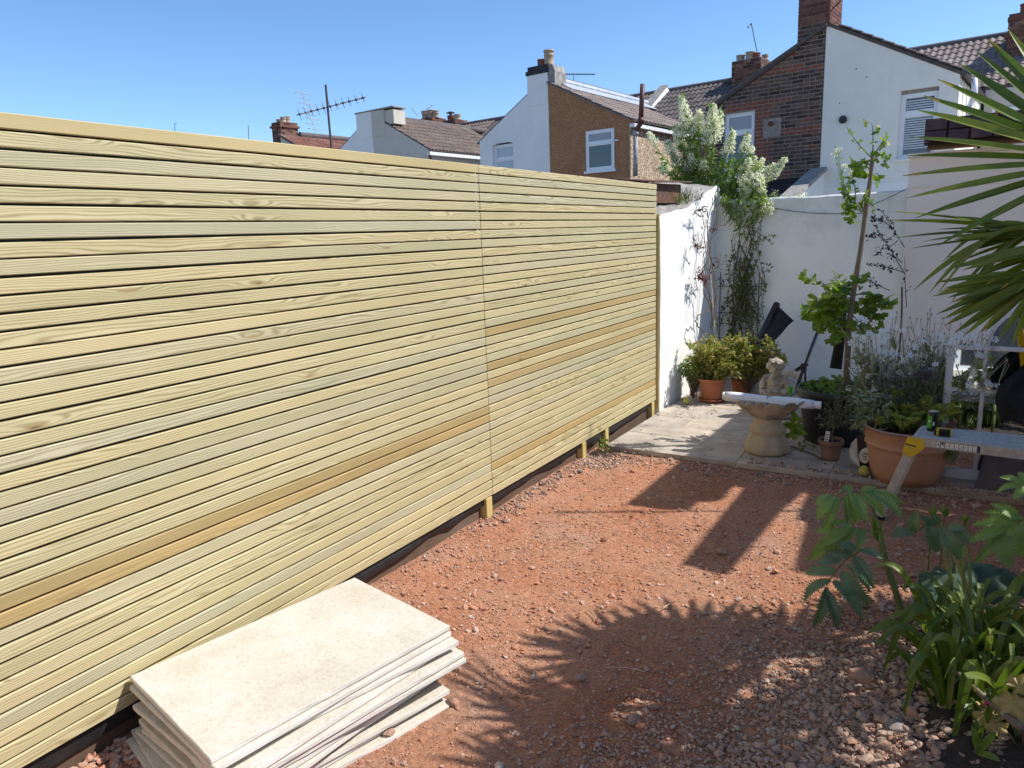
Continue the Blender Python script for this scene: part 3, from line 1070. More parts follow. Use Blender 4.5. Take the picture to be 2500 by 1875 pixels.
def pebbledash(name, c1, c2, c3, scale=90.0):
    m, nt, b = _nodes(name)
    b.inputs['Roughness'].default_value = 0.9
    b.inputs['Specular IOR Level'].default_value = 0.15
    v = coords(nt, shift=False)
    vo = nt.nodes.new('ShaderNodeTexVoronoi')
    vo.inputs['Scale'].default_value = scale / 2
    nt.links.new(v, vo.inputs['Vector'])
    sp = nt.nodes.new('ShaderNodeSeparateColor')
    nt.links.new(vo.outputs['Color'], sp.inputs[0])
    col = ramp(nt, sp.outputs[0], [(0.0, c1), (0.55, c2), (1.0, c3)])
    big = ramp(nt, noise(nt, v, 1.3, 5.0), [(0.3, (0.86,) * 3), (0.7, (1.1,) * 3)])
    col = mixc(nt, 1.0, col, big, 'MULTIPLY')
    nt.links.new(col, b.inputs['Base Color'])
    bump(nt, b, vo.outputs['Distance'], 0.7, 0.012)
    return m


M['dash_brown'] = pebbledash('brown_pebbledash', (0.32, 0.145, 0.07), (0.385, 0.19, 0.095), (0.46, 0.26, 0.145))
M['dash_tan'] = pebbledash('tan_pebbledash', (0.26, 0.17, 0.10), (0.46, 0.34, 0.23), (0.68, 0.60, 0.48), 60)
M['brick_dark'] = island('dark_bricks', [(0, (0.045, 0.030, 0.028)), (0.3, (0.095, 0.058, 0.045)), (0.6, (0.14, 0.085, 0.062)), (0.85, (0.18, 0.115, 0.085)), (1, (0.075, 0.05, 0.045))], 0.9, 0.5, 80, per_object=True, mottle=0.4, mscale=18)
M['brick_red'] = island('red_bricks', [(0, (0.20, 0.07, 0.045)), (0.5, (0.26, 0.09, 0.055)), (1, (0.19, 0.08, 0.055))], 0.9, 0.5, 80, per_object=True, mottle=0.35, mscale=18)
M['brick_mass'] = island('weathered_bricks', [(0, (0.06, 0.035, 0.03)), (0.35, (0.14, 0.065, 0.045)), (0.7, (0.22, 0.10, 0.065)), (1, (0.30, 0.17, 0.11))], 0.9, 0.5, 80, mottle=0.4, mscale=18)
M['brick_stack'] = island('purplish_red_bricks', [(0, (0.10, 0.04, 0.035)), (0.5, (0.17, 0.065, 0.05)), (1, (0.21, 0.09, 0.07))], 0.9, 0.5, 80, mottle=0.4, mscale=18)
M['brick_mortar'] = plain('brick_mortar', (0.33, 0.285, 0.24), (0.22, 0.19, 0.165), 0.95, 12, 0.3, 60)
M['soot_mortar'] = plain('sooty_mortar', (0.13, 0.11, 0.10), (0.20, 0.17, 0.15), 0.95, 12, 0.3, 60)
M['tile_brown'] = island('brown_roof_tiles', [(0, (0.17, 0.125, 0.10)), (0.5, (0.21, 0.155, 0.125)), (0.9, (0.16, 0.125, 0.105)), (1, (0.25, 0.19, 0.15))], 0.85, 0.4, 60, per_object=True, mottle=0.35, mscale=9)
M['tile_dark'] = island('dark_roof_tiles', [(0, (0.085, 0.07, 0.066)), (0.5, (0.115, 0.095, 0.088)), (1, (0.14, 0.115, 0.105))], 0.85, 0.4, 60, per_object=True, mottle=0.35, mscale=9)
M['tile_mid'] = island('greyish_roof_tiles', [(0, (0.20, 0.155, 0.135)), (0.5, (0.25, 0.20, 0.175)), (1, (0.30, 0.235, 0.205))], 0.85, 0.4, 60, per_object=True, mottle=0.35, mscale=9)
M['tile_red'] = island('red_roof_tiles', [(0, (0.20, 0.085, 0.06)), (1, (0.27, 0.125, 0.09))], 0.85, 0.4, 60, per_object=True, mottle=0.35, mscale=9)
M['ridge'] = plain('ridge_tile', (0.15, 0.125, 0.115), (0.10, 0.085, 0.08), 0.9, 9, 0.3, 40)
M['slate_black'] = island('black_slates', [(0, (0.014, 0.014, 0.016)), (1, (0.035, 0.034, 0.036))], 0.6, 0.4, 40, mottle=0.3)
M['pot_buff'] = plain('buff_clay_pot', (0.46, 0.35, 0.24), (0.38, 0.27, 0.18), 0.85, 7, 0.2, 40, stain=(0.22, 0.18, 0.14))
M['pot_red'] = plain('red_clay_pot', (0.30, 0.10, 0.06), (0.22, 0.08, 0.05), 0.85, 7, 0.2, 40)
M['black_band'] = plain('black_painted_brick', (0.016, 0.014, 0.014), (0.03, 0.027, 0.025), 0.6, 12, 0.5, 14)


def tile_mesh(wd=0.30, ln=0.36):
    n = 11
    V = []
    for lo in (0, 1):
        for y, lift in ((0.0, 0.020), (ln, 0.0)):
            for k in range(n):
                x = wd * k / (n - 1)
                V.append((x, y, lift + 0.016 * math.sin(math.pi * 4 * k / (n - 1) - .6) - (0.016 if lo else 0)))
    F = []
    for k in range(n - 1):
        F += [(k, k + 1, n + k + 1, n + k), (2 * n + k + 1, 2 * n + k, 3 * n + k, 3 * n + k + 1), (k + 1, k, 2 * n + k, 2 * n + k + 1)]
    return np.array(V), F


def tiles(parent, m, p0, e, s, nu, ns, keep=None, wd=0.30, ex=0.315):
    """Interlocking roof tiles, one object each, sharing one mesh; e runs along the eave, s up the slope."""
    V, F = tile_mesh(wd + .004, ex + .05)
    me = Geo().add(V, F).mesh('roof_tile', smooth=False)
    nrm = norm(np.cross(e, s))
    for j in range(ns):
        for i in range(nu):
            if keep and not keep(i * wd, j * ex): continue
            p = p0 + e * (i * wd) + s * (j * ex) + nrm * random.uniform(.0, .006)
            piece('roof_tile', me, m, parent, mat3(norm(e + nrm * random.uniform(-.012, .012)), norm(s + nrm * random.uniform(-.01, .015)), nrm, p))


def bricks_mass(parent, u0, u1, v0, v1, z0, z1, m, mortar, name='brickwork', proud=0.006):
    """A small brick stack: mortar core plus bricks proud of it on the two faces in view, joined into one part."""
    g = Geo()
    g.add(*hbox(u0 + proud, u1 - proud, v0 + proud, v1, z0, z1 - .004))
    part('mortar_core', g, mortar, parent)
    g = Geo()
    r = 0
    z = z0
    while z < z1 - .02:
        h = min(0.065, z1 - z)
        off = 0.0 if r % 2 else 0.1125
        u = u0 - off
        while u < u1:
            a, b = max(u, u0), min(u + 0.215, u1)
            if b - a > .03: g.add(*hbox(a, b, v0, v0 + .03, z, z + h))
            u += 0.225
        v = v0 + 0.034 - (0.1125 - off)
        while v < v1:
            a, b = max(v, v0 + 0.034), min(v + 0.215, v1)
            if b - a > .03:
                g.add(*hbox(u1 - .03, u1, a, b, z, z + h))
                g.add(*hbox(u0, u0 + .03, a, b, z, z + h))
            v += 0.225
        z += 0.075
        r += 1
    o = part('bricks', g, m, parent, kind='stuff')
    return o


def flue(parent, u, v, z0, r, h, m, taper=0.9):
    g = Geo()
    c = W(u, v, z0)
    pr = [(r, 0), (r * 1.02, h * .12), (r * taper, h * .16), (r * taper, h * .62), (r * taper * 1.06, h * .64), (r * taper * 1.06, h * .68), (r * taper, h * .70), (r * taper, h * .88), (r * taper * 1.13, h * .9), (r * taper * 1.13, h), (r * taper * .8, h), (r * taper * .8, h * .5)]
    g.add(*lathe(pr, 18, c))
    return part('chimney_pot', g, m, parent, smooth=True)


def window(parent, u0, u1, z0, z1, zs, v=0.07, fw=0.055, top='pane', bot='pane', sill=True, blinds=0, hinge=False):
    """White framed window set back in its opening: frame, top light, lower pane, sill."""
    g = Geo()
    g.add(*hbox(u0, u0 + fw, v, v + .06, z0, z1))
    g.add(*hbox(u1 - fw, u1, v, v + .06, z0, z1))
    g.add(*hbox(u0 + fw, u1 - fw, v, v + .06, z1 - fw, z1))
    g.add(*hbox(u0 + fw, u1 - fw, v, v + .06, z0, z0 + fw))
    g.add(*hbox(u0 + fw, u1 - fw, v - .004, v + .056, zs - fw * .55, zs + fw * .55))
    w = part('window', g, M['upvc'], parent)
    g = Geo()
    a, b, c, d, s = u0 + fw, u1 - fw, zs + fw * .55, z1 - fw, 0.026
    for k, (q0, q1) in enumerate(((c, d), (z0 + fw, zs - fw * .55))):
        g.add(*hbox(a, a + s, v + .008, v + .05, q0, q1))
        g.add(*hbox(b - s, b, v + .008, v + .05, q0, q1))
        g.add(*hbox(a + s, b - s, v + .008, v + .05, q1 - s, q1))
        g.add(*hbox(a + s, b - s, v + .008, v + .05, q0, q0 + s))
    part('sash', g, M['upvc'], w)
    for nm, q0, q1 in ((top, c, d), (bot, z0 + fw, zs - fw * .55)):
        g = Geo()
        g.add(*hbox(a + s, b - s, v + .024, v + .036, q0 + s, q1 - s))
        part('window_pane', g, M[nm], w)
    if blinds:
        g = Geo()
        z = z0 + fw + .12
        while z < z1 - fw - .05:
            if abs(z - zs) > .05: g.add(*hbox(a + s + .004, b - s - .004, v + .0222, v + .0236, z, z + blinds * .55))
            z += blinds
        part('blind', g, M['blind'], w, kind='stuff')
    if sill:
        g = Geo()
        g.add(*hbox(u0 - .05, u1 + .05, -.05, v + .02, z0 - .055, z0 - .003))
        part('window_sill', g, M['upvc'] if sill is True else M[sill], w)
    return w


EAVE, APEX, DEP = 4.03, 5.17, 4.4
def gable_half(name, label, um, side, wall, zbot=-0.5, holes=(), apex=APEX, cat='house', group='terrace of houses behind the garden'):
    """Half of a paired rear wing: one wall, one roof slope. side -1 is left of the party line um."""
    u1 = um + side * 2.29
    t = thing(name, label, cat, tuple(W(um + side * 1.1, 0, GZ)), group)
    P = [(um, zbot), (um, apex), (u1, EAVE), (u1, zbot)]
    if side > 0: P = P[::-1]
    part('wall', Geo().add(*hprism(P, list(holes), 0.0, 0.22)), wall, t)
    g = Geo()
    g.add(*hbox(min(u1, u1 - side * .2), max(u1, u1 - side * .2), 0.222, DEP + .4, zbot, EAVE - .06))
    part('side_wall', g, wall, t)
    return t, u1


def rng_house(t, u0, u1, wall, tile, nu, z0=4.25, ridge=5.72, back=True, vis=None, v0=3.7):
    """The main range behind the wing: wall, roof plane with tiles, ridge."""
    v1 = v0 + 2.45
    g = Geo()
    g.add(*hbox(u0 + .01, u1 - .01, v0 + .2, v0 + 4.6, -.5, z0 - .1))
    part('main_wall', g, wall, t)
    ang = math.atan2(ridge - z0, v1 - v0)
    e, s = HU, norm(HV * math.cos(ang) + np.array([0, 0, math.sin(ang)]))
    g = Geo()
    V = [(u0, v0, z0), (u1, v0, z0), (u1, v1, ridge), (u0, v1, ridge), (u0, v0, z0 - .08), (u1, v0, z0 - .08), (u1, v1 + 2.5, z0 - .08), (u0, v1 + 2.5, z0 - .08), (u1, v1 + 2.5, z0), (u0, v1 + 2.5, z0)]
    g.add(toW(V), [(0, 1, 2, 3), (3, 2, 8, 9), (0, 4, 5, 1), (9, 8, 6, 7), (1, 5, 6, 8, 2), (0, 3, 9, 7, 4)])
    part('main_roof', g, M['ridge'], t)
    ns = int(math.hypot(ridge - z0, v1 - v0) / .315)
    wd = (u1 - u0) / max(1, round((u1 - u0) / .30))
    tiles(t, tile, W(u0, v0 - .03, z0 + .004), e, s, int(round((u1 - u0) / wd)), ns, vis, wd)
    g = Geo()
    n = int((u1 - u0) / .45)
    for k in range(n):
        a, b = u0 + (u1 - u0) * k / n, u0 + (u1 - u0) * (k + 1) / n - .012
        g.add(*tube([W(a, v1, ridge - .02), W(b, v1, ridge - .02)], 0.105, 10))
    part('ridge_tiles', g, M['ridge'], t, kind='stuff')


def wing_roof(t, um, side, tile=None, m_under=None, apex=APEX, keep=None, v1=DEP, lift=0.05, ridge_m='ridge', over=0.07, th=.06):
    """Roof slope of a rear wing with its own tiles when the slope can be seen."""
    ue = um + side * 2.40
    ze = EAVE - (0.11) * (APEX - EAVE) / 2.29 + lift
    g = Geo()
    g.add(*slope(ue, ze, um, apex + lift, -over, v1, th))
    part('roof', g, m_under or M['ridge'], t)
    if tile:
        ang = math.atan2(apex + lift - ze, 2.40)
        s = norm(-side * HU * math.cos(ang) + np.array([0, 0, math.sin(ang)]))
        e = HV * side
        p0 = W(ue, -over if side > 0 else v1, ze + .004)
        L = math.hypot(apex + lift - ze, 2.4)
        tiles(t, tile, p0, e, s, int((v1 + over) / .30), int(L / .315), keep)
    return ue, ze


# ---- the pair with the white and the brown gable
UM2 = -6.845
rect = lambda u0, u1, z0, z1: [(u0, z0), (u1, z0), (u1, z1), (u0, z1)]
arch = lambda u0, u1, z0, z1: [(u0, z0), (u1, z0), (u1, z1), ((u0 + u1) / 2 + .2, z1 + .045), ((u0 + u1) / 2 - .2, z1 + .045), (u0, z1)]
tw, u1 = gable_half('white_gabled_house', 'white painted gable end house with black banded chimney joined to the brown house', UM2, -1, M['house_white'], holes=[arch(-8.70, -7.99, 2.9, 3.88)], apex=5.37)
window(tw, -8.70, -7.99, 2.9, 3.89, 3.52, v=.09, top='curtain', bot='curtain', sill=False)
wing_roof(tw, UM2, -1, apex=5.37, lift=.03, over=-.012, th=.035)
g = Geo()                                                       # raised chimney breast in the gable
g.add(*hprism([(-7.47, 4.7), (UM2 - .004, 4.7), (UM2 - .004, 5.43), (-7.47, 5.43)], [], -.012, .55))
part('chimney_breast', g, M['house_white'], tw)
g = Geo()
g.add(*hbox(-7.50, UM2 + .01, -.03, .50, 5.432, 5.53))
g.add(*hbox(-7.45, UM2 + .02, -.01, .48, 5.532, 5.63))
ch = part('chimney_top', g, M['black_band'], tw)
c_ = ORG[tw.name]
flue(tw, -7.16, .2, 5.632, .10, .17, M['pot_red'], 1.0)
flue(tw, -6.96, .24, 5.632, .125, .36, M['pot_buff'], .95)
g = Geo()
g.add(*hprism([(UM2 + .012, 5.0), (UM2 + .20, 5.0), (UM2 + .20, 5.45), (UM2 + .13, 5.60), (UM2 + .022, 5.61)], [], .02, .52))
part('chimney_flank', g, M['concrete'], tw)
rng_house(tw, -10.12, UM2 - .02, M['house_cream'], M['tile_brown'], 10, vis=lambda x, y: x < 3.2 and True)
g = Geo()
g.add(*slope(-10.02, 5.55, -10.02, 5.55, 0, .1, .01) if False else hbox(-10.16, -9.92, 3.6, 6.2, 4.0, 4.1))
V = toW([(-10.2, 3.65, 4.25), (-9.95, 3.65, 4.25), (-9.95, 6.2, 5.9), (-10.2, 6.2, 5.9), (-10.2, 3.65, 4.0), (-9.95, 3.65, 4.0), (-9.95, 6.2, 5.5), (-10.2, 6.2, 5.5)])
FB = [(0, 1, 2, 3), (4, 7, 6, 5), (0, 4, 5, 1), (1, 5, 6, 2), (2, 6, 7, 3), (3, 7, 4, 0)]
g = Geo().add(V + np.array([0, 0, .13]), FB)
part('party_parapet', g, M['concrete'], tw)

tb, u1 = gable_half('brown_pebbledash_house', 'house with brown pebbledash gable, white window and tiled roof beside the white gable', UM2, 1, M['dash_brown'], holes=[rect(-5.76, -4.98, 2.98, 3.91)])
window(tb, -5.76, -4.98, 2.98, 3.91, 3.61, v=-.012, top='pane_grey', bot='pane')
g = Geo()                                                       # tan pebbledash return
g.add(*hbox(u1 - .004, u1 + .014, -.012, DEP, -.5, EAVE - .10))
g.add(*hbox(u1 - .02, u1 + .010, -.016, .004, -.5, EAVE - .05))
part('pebbledash_return', g, M['dash_tan'], tb)
wing_roof(tb, UM2, 1, M['tile_mid'], over=.05, th=.035)
g = Geo()
g.add(*hbox(u1 + .016, u1 + .14, -.05, DEP, EAVE - .165, EAVE - .085))
part('fascia', g, M['upvc'], tb)
g = Geo()
V, F = slope(UM2 + 2.36, EAVE + .02, UM2 + .02, APEX + .045, -.03, -.004, .055)
part('verge_mortar', Geo().add(V, F), M['concrete'], tb)
g = Geo()                                                       # silvery flashing laid along the ridge
g.add(*slope(UM2 + .52, APEX + .105 - .26, UM2 + .0, APEX + .125, .30, DEP + .6, .012))
g.add(*tube([W(UM2, .5, APEX + .12), W(UM2, DEP + 1.2, APEX + .12)], .085, 10))
part('ridge_flashing', g, M['lead'], tb)
rng_house(tb, UM2 + .0, -3.57, M['dash_tan'], M['tile_dark'], 11)
V = toW([(UM2 - .02, 3.75, 4.4), (UM2 + .26, 3.75, 4.4), (UM2 + .26, 6.15, 5.92), (UM2 - .02, 6.15, 5.92), (UM2 - .02, 3.75, 4.1), (UM2 + .26, 3.75, 4.1), (UM2 + .26, 6.15, 5.5), (UM2 - .02, 6.15, 5.5)])
part('party_parapet', Geo().add(V, FB), M['concrete'], tb)
V = toW([(UM2 + .265, 4.3, 4.67), (UM2 + .40, 4.3, 4.60), (UM2 + .34, 6.05, 5.72), (UM2 + .265, 6.05, 5.80), (UM2 + .265, 4.3, 4.5), (UM2 + .4, 4.3, 4.5), (UM2 + .34, 6.05, 5.6), (UM2 + .265, 6.05, 5.6)])
part('parapet_flashing', Geo().add(V, FB), M['lead'], tb)
# soil pipe up the corner
g = Geo()
pl = lambda px, py, v: W(*(lambda q: (q[0], v, q[1]))(fac(px, py, v)))
g.add(*tube([pl(1551, 430, -.10), pl(1552, 330, -.10)], .055, 12))
g.add(*tube([pl(1552, 332, -.10), pl(1551.5, 320, -.10)], .068, 12))
sp_ = part('soil_pipe', g, M['pipe_grey'], tb, smooth=True, label='grey weathered lower soil pipe')
g = Geo()
g.add(*tube([pl(1552, 326, -.10), pl(1555, 314, -.10), pl(1563, 303, -.12), pl(1564.5, 296, -.12)], .055, 12))
g.add(*tube([pl(1564, 300, -.12), pl(1564.5, 288, -.12)], .068, 12))
g.add(*tube([pl(1564.5, 290, -.12), pl(1569, 205, -.12)], .055, 12))
part('vent_pipe', g, M['pipe_red'], tb, smooth=True, label='dark red vent pipe rising above the eaves')
g = Geo()
g.add(*hbox(-4.92, -4.85, -.09, 0.004, 3.60, 3.63))
part('overflow_pipe', g, M['upvc'], tb)

# ---- the pair with the brick and the off-white gable
UM1 = -0.305
tk, u0 = gable_half('brick_house', 'dark brick gabled house with red banding and a tall brick chimney', UM1, -1, M['brick_mortar'], holes=[rect(-2.30, -1.65, 2.1, 3.87)], apex=5.22)
window(tk, -2.30, -1.65, 2.1, 3.87, 3.47, v=.05, top='pane_grey', bot='pane', sill=False)
zl = lambda u: EAVE + (u - (UM1 - 2.29)) * (5.22 - EAVE) / 2.29           # verge height over u
stackL = -0.845
cells = []
z, r = 2.02, 0
while z < 5.9:
    off = 0.0 if r % 2 else 0.1125
    u = -2.60 - off
    while u < UM1 - .02:
        a, b = max(u, -2.595), min(u + 0.215, UM1 - .004)
        cz = z + .033
        inwin = (b > -2.31 and a < -1.64 and cz < 3.9)
        if a < stackL and b > stackL and cz > zl(stackL) - .05: a = stackL
        topz = max(zl((a + b) / 2) - .0, 0)
        if a >= stackL - .01: topz = 9.0
        if inwin:
            if a < -2.31 and b > -2.31 and b - a > .05: b = -2.31
            elif b > -1.64 and a < -1.64: a = -1.64
            else: a = b
        if cz < topz and b - a > .035:
            if cz < 3.9 and -1.65 < a < -1.43: red = True
            elif 3.87 < cz < 4.02 and -2.4 < a < -1.35: red = True
            elif 3.30 < cz < 3.44 and a > -1.15: red = True
            elif 4.50 < cz < 4.66: red = random.random() < .85
            elif 4.86 < cz < 4.95 and a < stackL: red = True
            else: red = random.random() < .04
            cells.append((a, b, z, red))
        u += 0.225
    z += 0.075
    r += 1
cells.sort(key=lambda c: 0 if c[2] > 2.35 else 1)
_bm = {}
rest = Geo()
nb = 0
for (a, b, z, red) in cells:
    stack = z > 5.30
    if stack or nb >= 300:
        rest.add(*hbox(a, b, -.007, .05, z, z + .065))
        continue
    key = (round(b - a, 3), red)
    if key not in _bm:
        V, F = bevbox(b - a - .003, 0.06, 0.061, 0.003)
        _bm[key] = Geo().add(V, F).mesh('brick')
    c = W((a + b) / 2, .023 + random.uniform(-.002, .002), z + .0325)
    piece('brick', _bm[key], M['brick_red' if red else 'brick_dark'], tk, mat3(HU, HV, (0, 0, 1), c))
    nb += 1
part('bricks', rest, M['brick_stack'], tk, kind='stuff')
g = Geo()
g.add(*hbox(stackL + .004, UM1 - .01, 0.004, .85, 4.7, 7.2))
part('chimney', g, M['brick_mortar'], tk)
bricks_mass(tk, stackL, UM1 + .05, -.008, .86, 5.92, 7.0, M['brick_stack'], M['soot_mortar'])
g = Geo()
for k in range(9):
    z = 5.30 + k * .075
    v = .02 - (.1 if k % 2 else 0)
    while v < .85:
        a, b = max(v, .004), min(v + .215, .855)
        if b - a > .03: g.add(*hbox(UM1 - .012, UM1 + .048, a, b, z, z + .065))
        v += .225
g.add(*hbox(UM1 - .012, UM1 + .04, .006, .85, 5.26, 5.918))
part('chimney_side', g, M['brick_stack'], tk)
wing_roof(tk, UM1, -1, None, M['tile_dark'], apex=5.20, lift=.075)
g = Geo()
V, F = slope(UM1 - 2.40, EAVE - .05 + .05, stackL - .002, zl(stackL) + .05, -.06, .01, .09)
part('verge_board', Geo().add(V, F), M['iron'], tk)
rng_house(tk, -3.57, UM1 - .01, M['brick_mortar'], M['tile_dark'], 11, vis=lambda x, y: x < 2.2)
bricks_mass(tk, -4.40, -3.56, 5.7, 6.5, 5.3, 6.14, M['brick_mass'], M['soot_mortar'])
for du, h, rr, mm in ((.14, .19, .12, 'pot_buff'), (.42, .23, .13, 'pot_buff'), (.60, .17, .11, 'pot_red'), (.30, .14, .10, 'pot_buff'), (.76, .14, .09, 'pot_buff')):
    flue(tk, -4.40 + du, 6.0 + (.25 if du in (.30, .76) else 0), 6.14, rr, h, M[mm], .95)
g = Geo()
g.add(*tube([W(-1.30, -.09, 3.56), W(-1.30, .02, 3.56)], .045, 12))
part('waste_pipe', g, M['rust'], tk, smooth=True)
g = Geo()
g.add(*hbox(-1.46, -1.10, -.012, -.0085, 3.30, 3.66))
part('mortar_patch', g, M['brick_mortar'], tk)

to, u1 = gable_half('offwhite_house', 'tall off-white rendered gable house with blinds in its window and a black round vent', UM1, 1, M['house_offwhite'], holes=[rect(1.06, 1.68, 2.64, 3.86)], apex=5.27)
w = window(to, 1.06, 1.68, 2.645, 3.80, 3.44, v=.10, top='pane', bot='pane', blinds=.042, sill='house_offwhite')
g = Geo()
g.add(*hbox(1.06, 1.68, .085, .16, 3.803, 3.86))
part('head_strip', g, M['concrete'], w)
wing_roof(to, UM1, 1, None, M['tile_dark'], apex=5.27, lift=.035, over=.01)
V, F = tile_mesh(.20, .26)
me = Geo().add(V, F).mesh('verge_tile')
for k in range(11):
    s_ = (k + .3) / 11
    u = UM1 + .28 + s_ * 2.05
    zz = 5.27 + (EAVE - 5.27) * (u - UM1) / 2.29 + .05
    d = norm(-HU * 2.29 + np.array([0, 0, 5.27 - EAVE]))
    piece('verge_tile', me, M['tile_dark'], to, mat3(HV, d, norm(np.cross(HV, d)), W(u + .12, -.06, zz - .05)))
g = Geo()
c = W(.09, -.02, 3.47)
g.add(*tube([c - HV * .03, c + HV * .025], .065, 20))
g.add(*tube([c - HV * .04, c - HV * .028], .074, 20))
part('vent', g, M['black'], to)
g = Geo()
for (u, z) in ((.27, 4.37), (.46, 4.19), (.0, 3.79)): g.add(*tube([W(u, -.006, z), W(u, .01, z)], .012, 8))
part('plugged_hole', g, M['iron'], to)
g = Geo()
g.add(*hbox(-.30, 1.45, -.025, .004, -.4, 2.225))
part('plinth', g, M['house_white'], to)
rng_house(to, UM1 + .005, 2.96, M['house_cream'], M['tile_mid'], 11, vis=lambda x, y: x > .2)
g = Geo()
g.add(*tube([pl(2379, 190, .15), pl(2380, 232, .15), pl(2366, 262, .15), pl(2364, 340, .15)], .05, 10))
part('downpipe', g, M['upvc'], to, smooth=True)
g = Geo()
for k in range(5):
    a = pl(2356 + k * 3, 180, .1); b = pl(2352 + k * 2, 330, .1)
    g.add(*tube(curve(a, b, (.05 * (k - 2), 0, .02), 8), .004, 5))
part('loose_cables', g, M['iron'], to)
g = Geo()
g.add(*hbox(2.05, 3.3, 3.4, 3.88, -.3, 4.15))
mw = part('rear_wall', g, M['house_cream'], to)
window(to, 2.20, 2.95, 2.6, 3.75, 3.5, v=3.33, top='curtain', bot='curtain', sill=False, blinds=.06)
bricks_mass(to, 2.22, 2.98, 4.9, 5.8, 4.9, 5.90, M['brick_mass'], M['soot_mortar'])
g = Geo()
g.add(*hbox(2.18, 3.02, 4.86, 5.8, 5.42, 5.49))
g.add(*hbox(2.20, 3.0, 4.88, 5.8, 5.76, 5.84))
part('corbel', g, M['brick_mass'], to)
flue(to, 2.52, 5.2, 5.9, .13, .22, M['pot_red'], .98)
flue(to, 2.80, 5.2, 5.9, .13, .22, M['pot_red'], .98)

# black slated lean-to at the foot of the brick house
tl = thing('slated_lean_to', 'low black slated lean-to roof with grey sloping coping below the brick wall', 'lean-to', tuple(W(-1.4, -1.2, GZ)))
P = [(-2.8, -.02, 2.44), (-.42, -.02, 2.44), (-.42, -2.6, 1.72), (-2.8, -2.6, 1.72)]
V = toW(P + [(a, b, c - .07) for a, b, c in P])
part('roof', Geo().add(V, [(3, 2, 1, 0), (4, 5, 6, 7), (0, 1, 5, 4), (1, 2, 6, 5), (2, 3, 7, 6), (3, 0, 4, 7)]), M['slate_black'], tl)
g = Geo()
for j in range(11):
    for i in range(10):
        u = -2.8 + i * .24 + (.12 if j % 2 else 0)
        if u + .235 > -.42: continue
        v = -2.6 + j * .235
        z = 1.72 + (v + 2.6) * .72 / 2.58
        zz = lambda dv: z + dv * .72 / 2.58
        V = toW([(u, v, zz(0) + .016), (u + .235, v, zz(0) + .016 + random.uniform(0, .006)), (u + .235, v + .30, zz(.30) + .004), (u, v + .30, zz(.30) + .004), (u, v, zz(0)), (u + .235, v, zz(0))])
        g.add(V, [(0, 1, 2, 3), (4, 5, 1, 0)])
part('slates', g, M['slate_black'], tl, kind='stuff')
P = [(-.47, .0, 2.62), (-.17, .0, 2.62), (-.17, -2.7, 1.78), (-.47, -2.7, 1.78)]
V = toW(P + [(a, b, c - .075) for a, b, c in P])
part('coping', Geo().add(V, [(3, 2, 1, 0), (4, 5, 6, 7), (0, 1, 5, 4), (1, 2, 6, 5), (2, 3, 7, 6), (3, 0, 4, 7)]), M['concrete'], tl)
P = [(-.43, .0, 2.54), (-.21, .0, 2.54), (-.21, -2.68, 1.70), (-.43, -2.68, 1.70)]
V = toW(P + [(a, b, -.3) for a, b, c in P])
part('side_wall', Geo().add(V, [(3, 2, 1, 0), (4, 5, 6, 7), (0, 1, 5, 4), (1, 2, 6, 5), (2, 3, 7, 6), (3, 0, 4, 7)]), M['house_white'], tl)

# ---- the cream pair farther left
UM3 = -13.36
t3, _ = gable_half('whitewashed_house', 'white left half of the cream gable pair with the squat rendered chimney', UM3, -1, M['house_white'], apex=5.25)
wing_roof(t3, UM3, -1, apex=5.25, lift=.03, over=-.012, th=.035)
g = Geo()
g.add(*hprism([(-14.05, 4.6), (UM3 - .003, 4.6), (UM3 - .003, 5.345), (-14.05, 5.345)], [], -.01, .5))
part('chimney_breast', g, M['house_white'], t3)
g = Geo()
g.add(*hbox(-14.08, UM3 - .002, -.03, .52, 5.347, 5.385))
part('chimney_cap', g, M['concrete'], t3)
t4, u1 = gable_half('cream_house', 'dull cream rendered gable house with large brown tiled roof, left of the white gable', UM3, 1, M['house_cream'], apex=5.25)
wing_roof(t4, UM3, 1, M['tile_brown'], apex=5.25, lift=.03, over=-.012, th=.035)
g = Geo()
g.add(*hprism([(UM3 + .003, 4.6), (-12.80, 4.6), (-12.80, 5.33), (UM3 + .003, 5.345)], [], -.01, .5))
g.add(*hbox(-12.798, -12.42, .03, .5, 4.9, 5.30))
part('chimney_breast', g, M['house_cream'], t4)
g = Geo()
g.add(*hbox(UM3 + .003, -12.38, -.03, .52, 5.347, 5.385))
part('chimney_cap', g, M['concrete'], t4)
g = Geo()
g.add(*hbox(u1 + .01, u1 + .13, -.06, DEP, EAVE - .17, EAVE - .08))
part('fascia', g, M['upvc'], t4)
g = Geo()
g.add(*tube([W(u1 + .09, -.04, EAVE - .1), W(u1 + .09, .02, EAVE - .26), W(u1 + .05, .02, 2.5)], .04, 8))
part('downpipe', g, M['iron'], t4)
g = Geo()
g.add(*tube([W(UM3, .5, APEX + .06), W(UM3, DEP + 1.2, APEX + .06)], .095, 10))
part('ridge_tiles', g, M['ridge'], t4)
rng_house(t3, -16.65, UM3 - .01, M['house_cream'], M['tile_brown'], 10, vis=lambda x, y: y > 1.2)
rng_house(t4, UM3, -10.21, M['house_cream'], M['tile_brown'], 10, vis=lambda x, y: x > .6)
bricks_mass(t3, -17.1, -16.25, 5.7, 6.5, 5.4, 6.12, M['brick_mass'], M['soot_mortar'])
for du, h, rr in ((.10, .32, .13), (.42, .32, .13), (.68, .26, .12)): flue(t3, -17.1 + .1 + du, 6.0, 6.12, rr, h, M['pot_buff'], .98)
bricks_mass(t3, -15.72, -15.05, 5.7, 6.4, 5.5, 5.90, M['brick_mass'], M['soot_mortar'])
flue(t3, -15.55, 6.0, 5.9, .13, .2, M['pot_red'], .98)
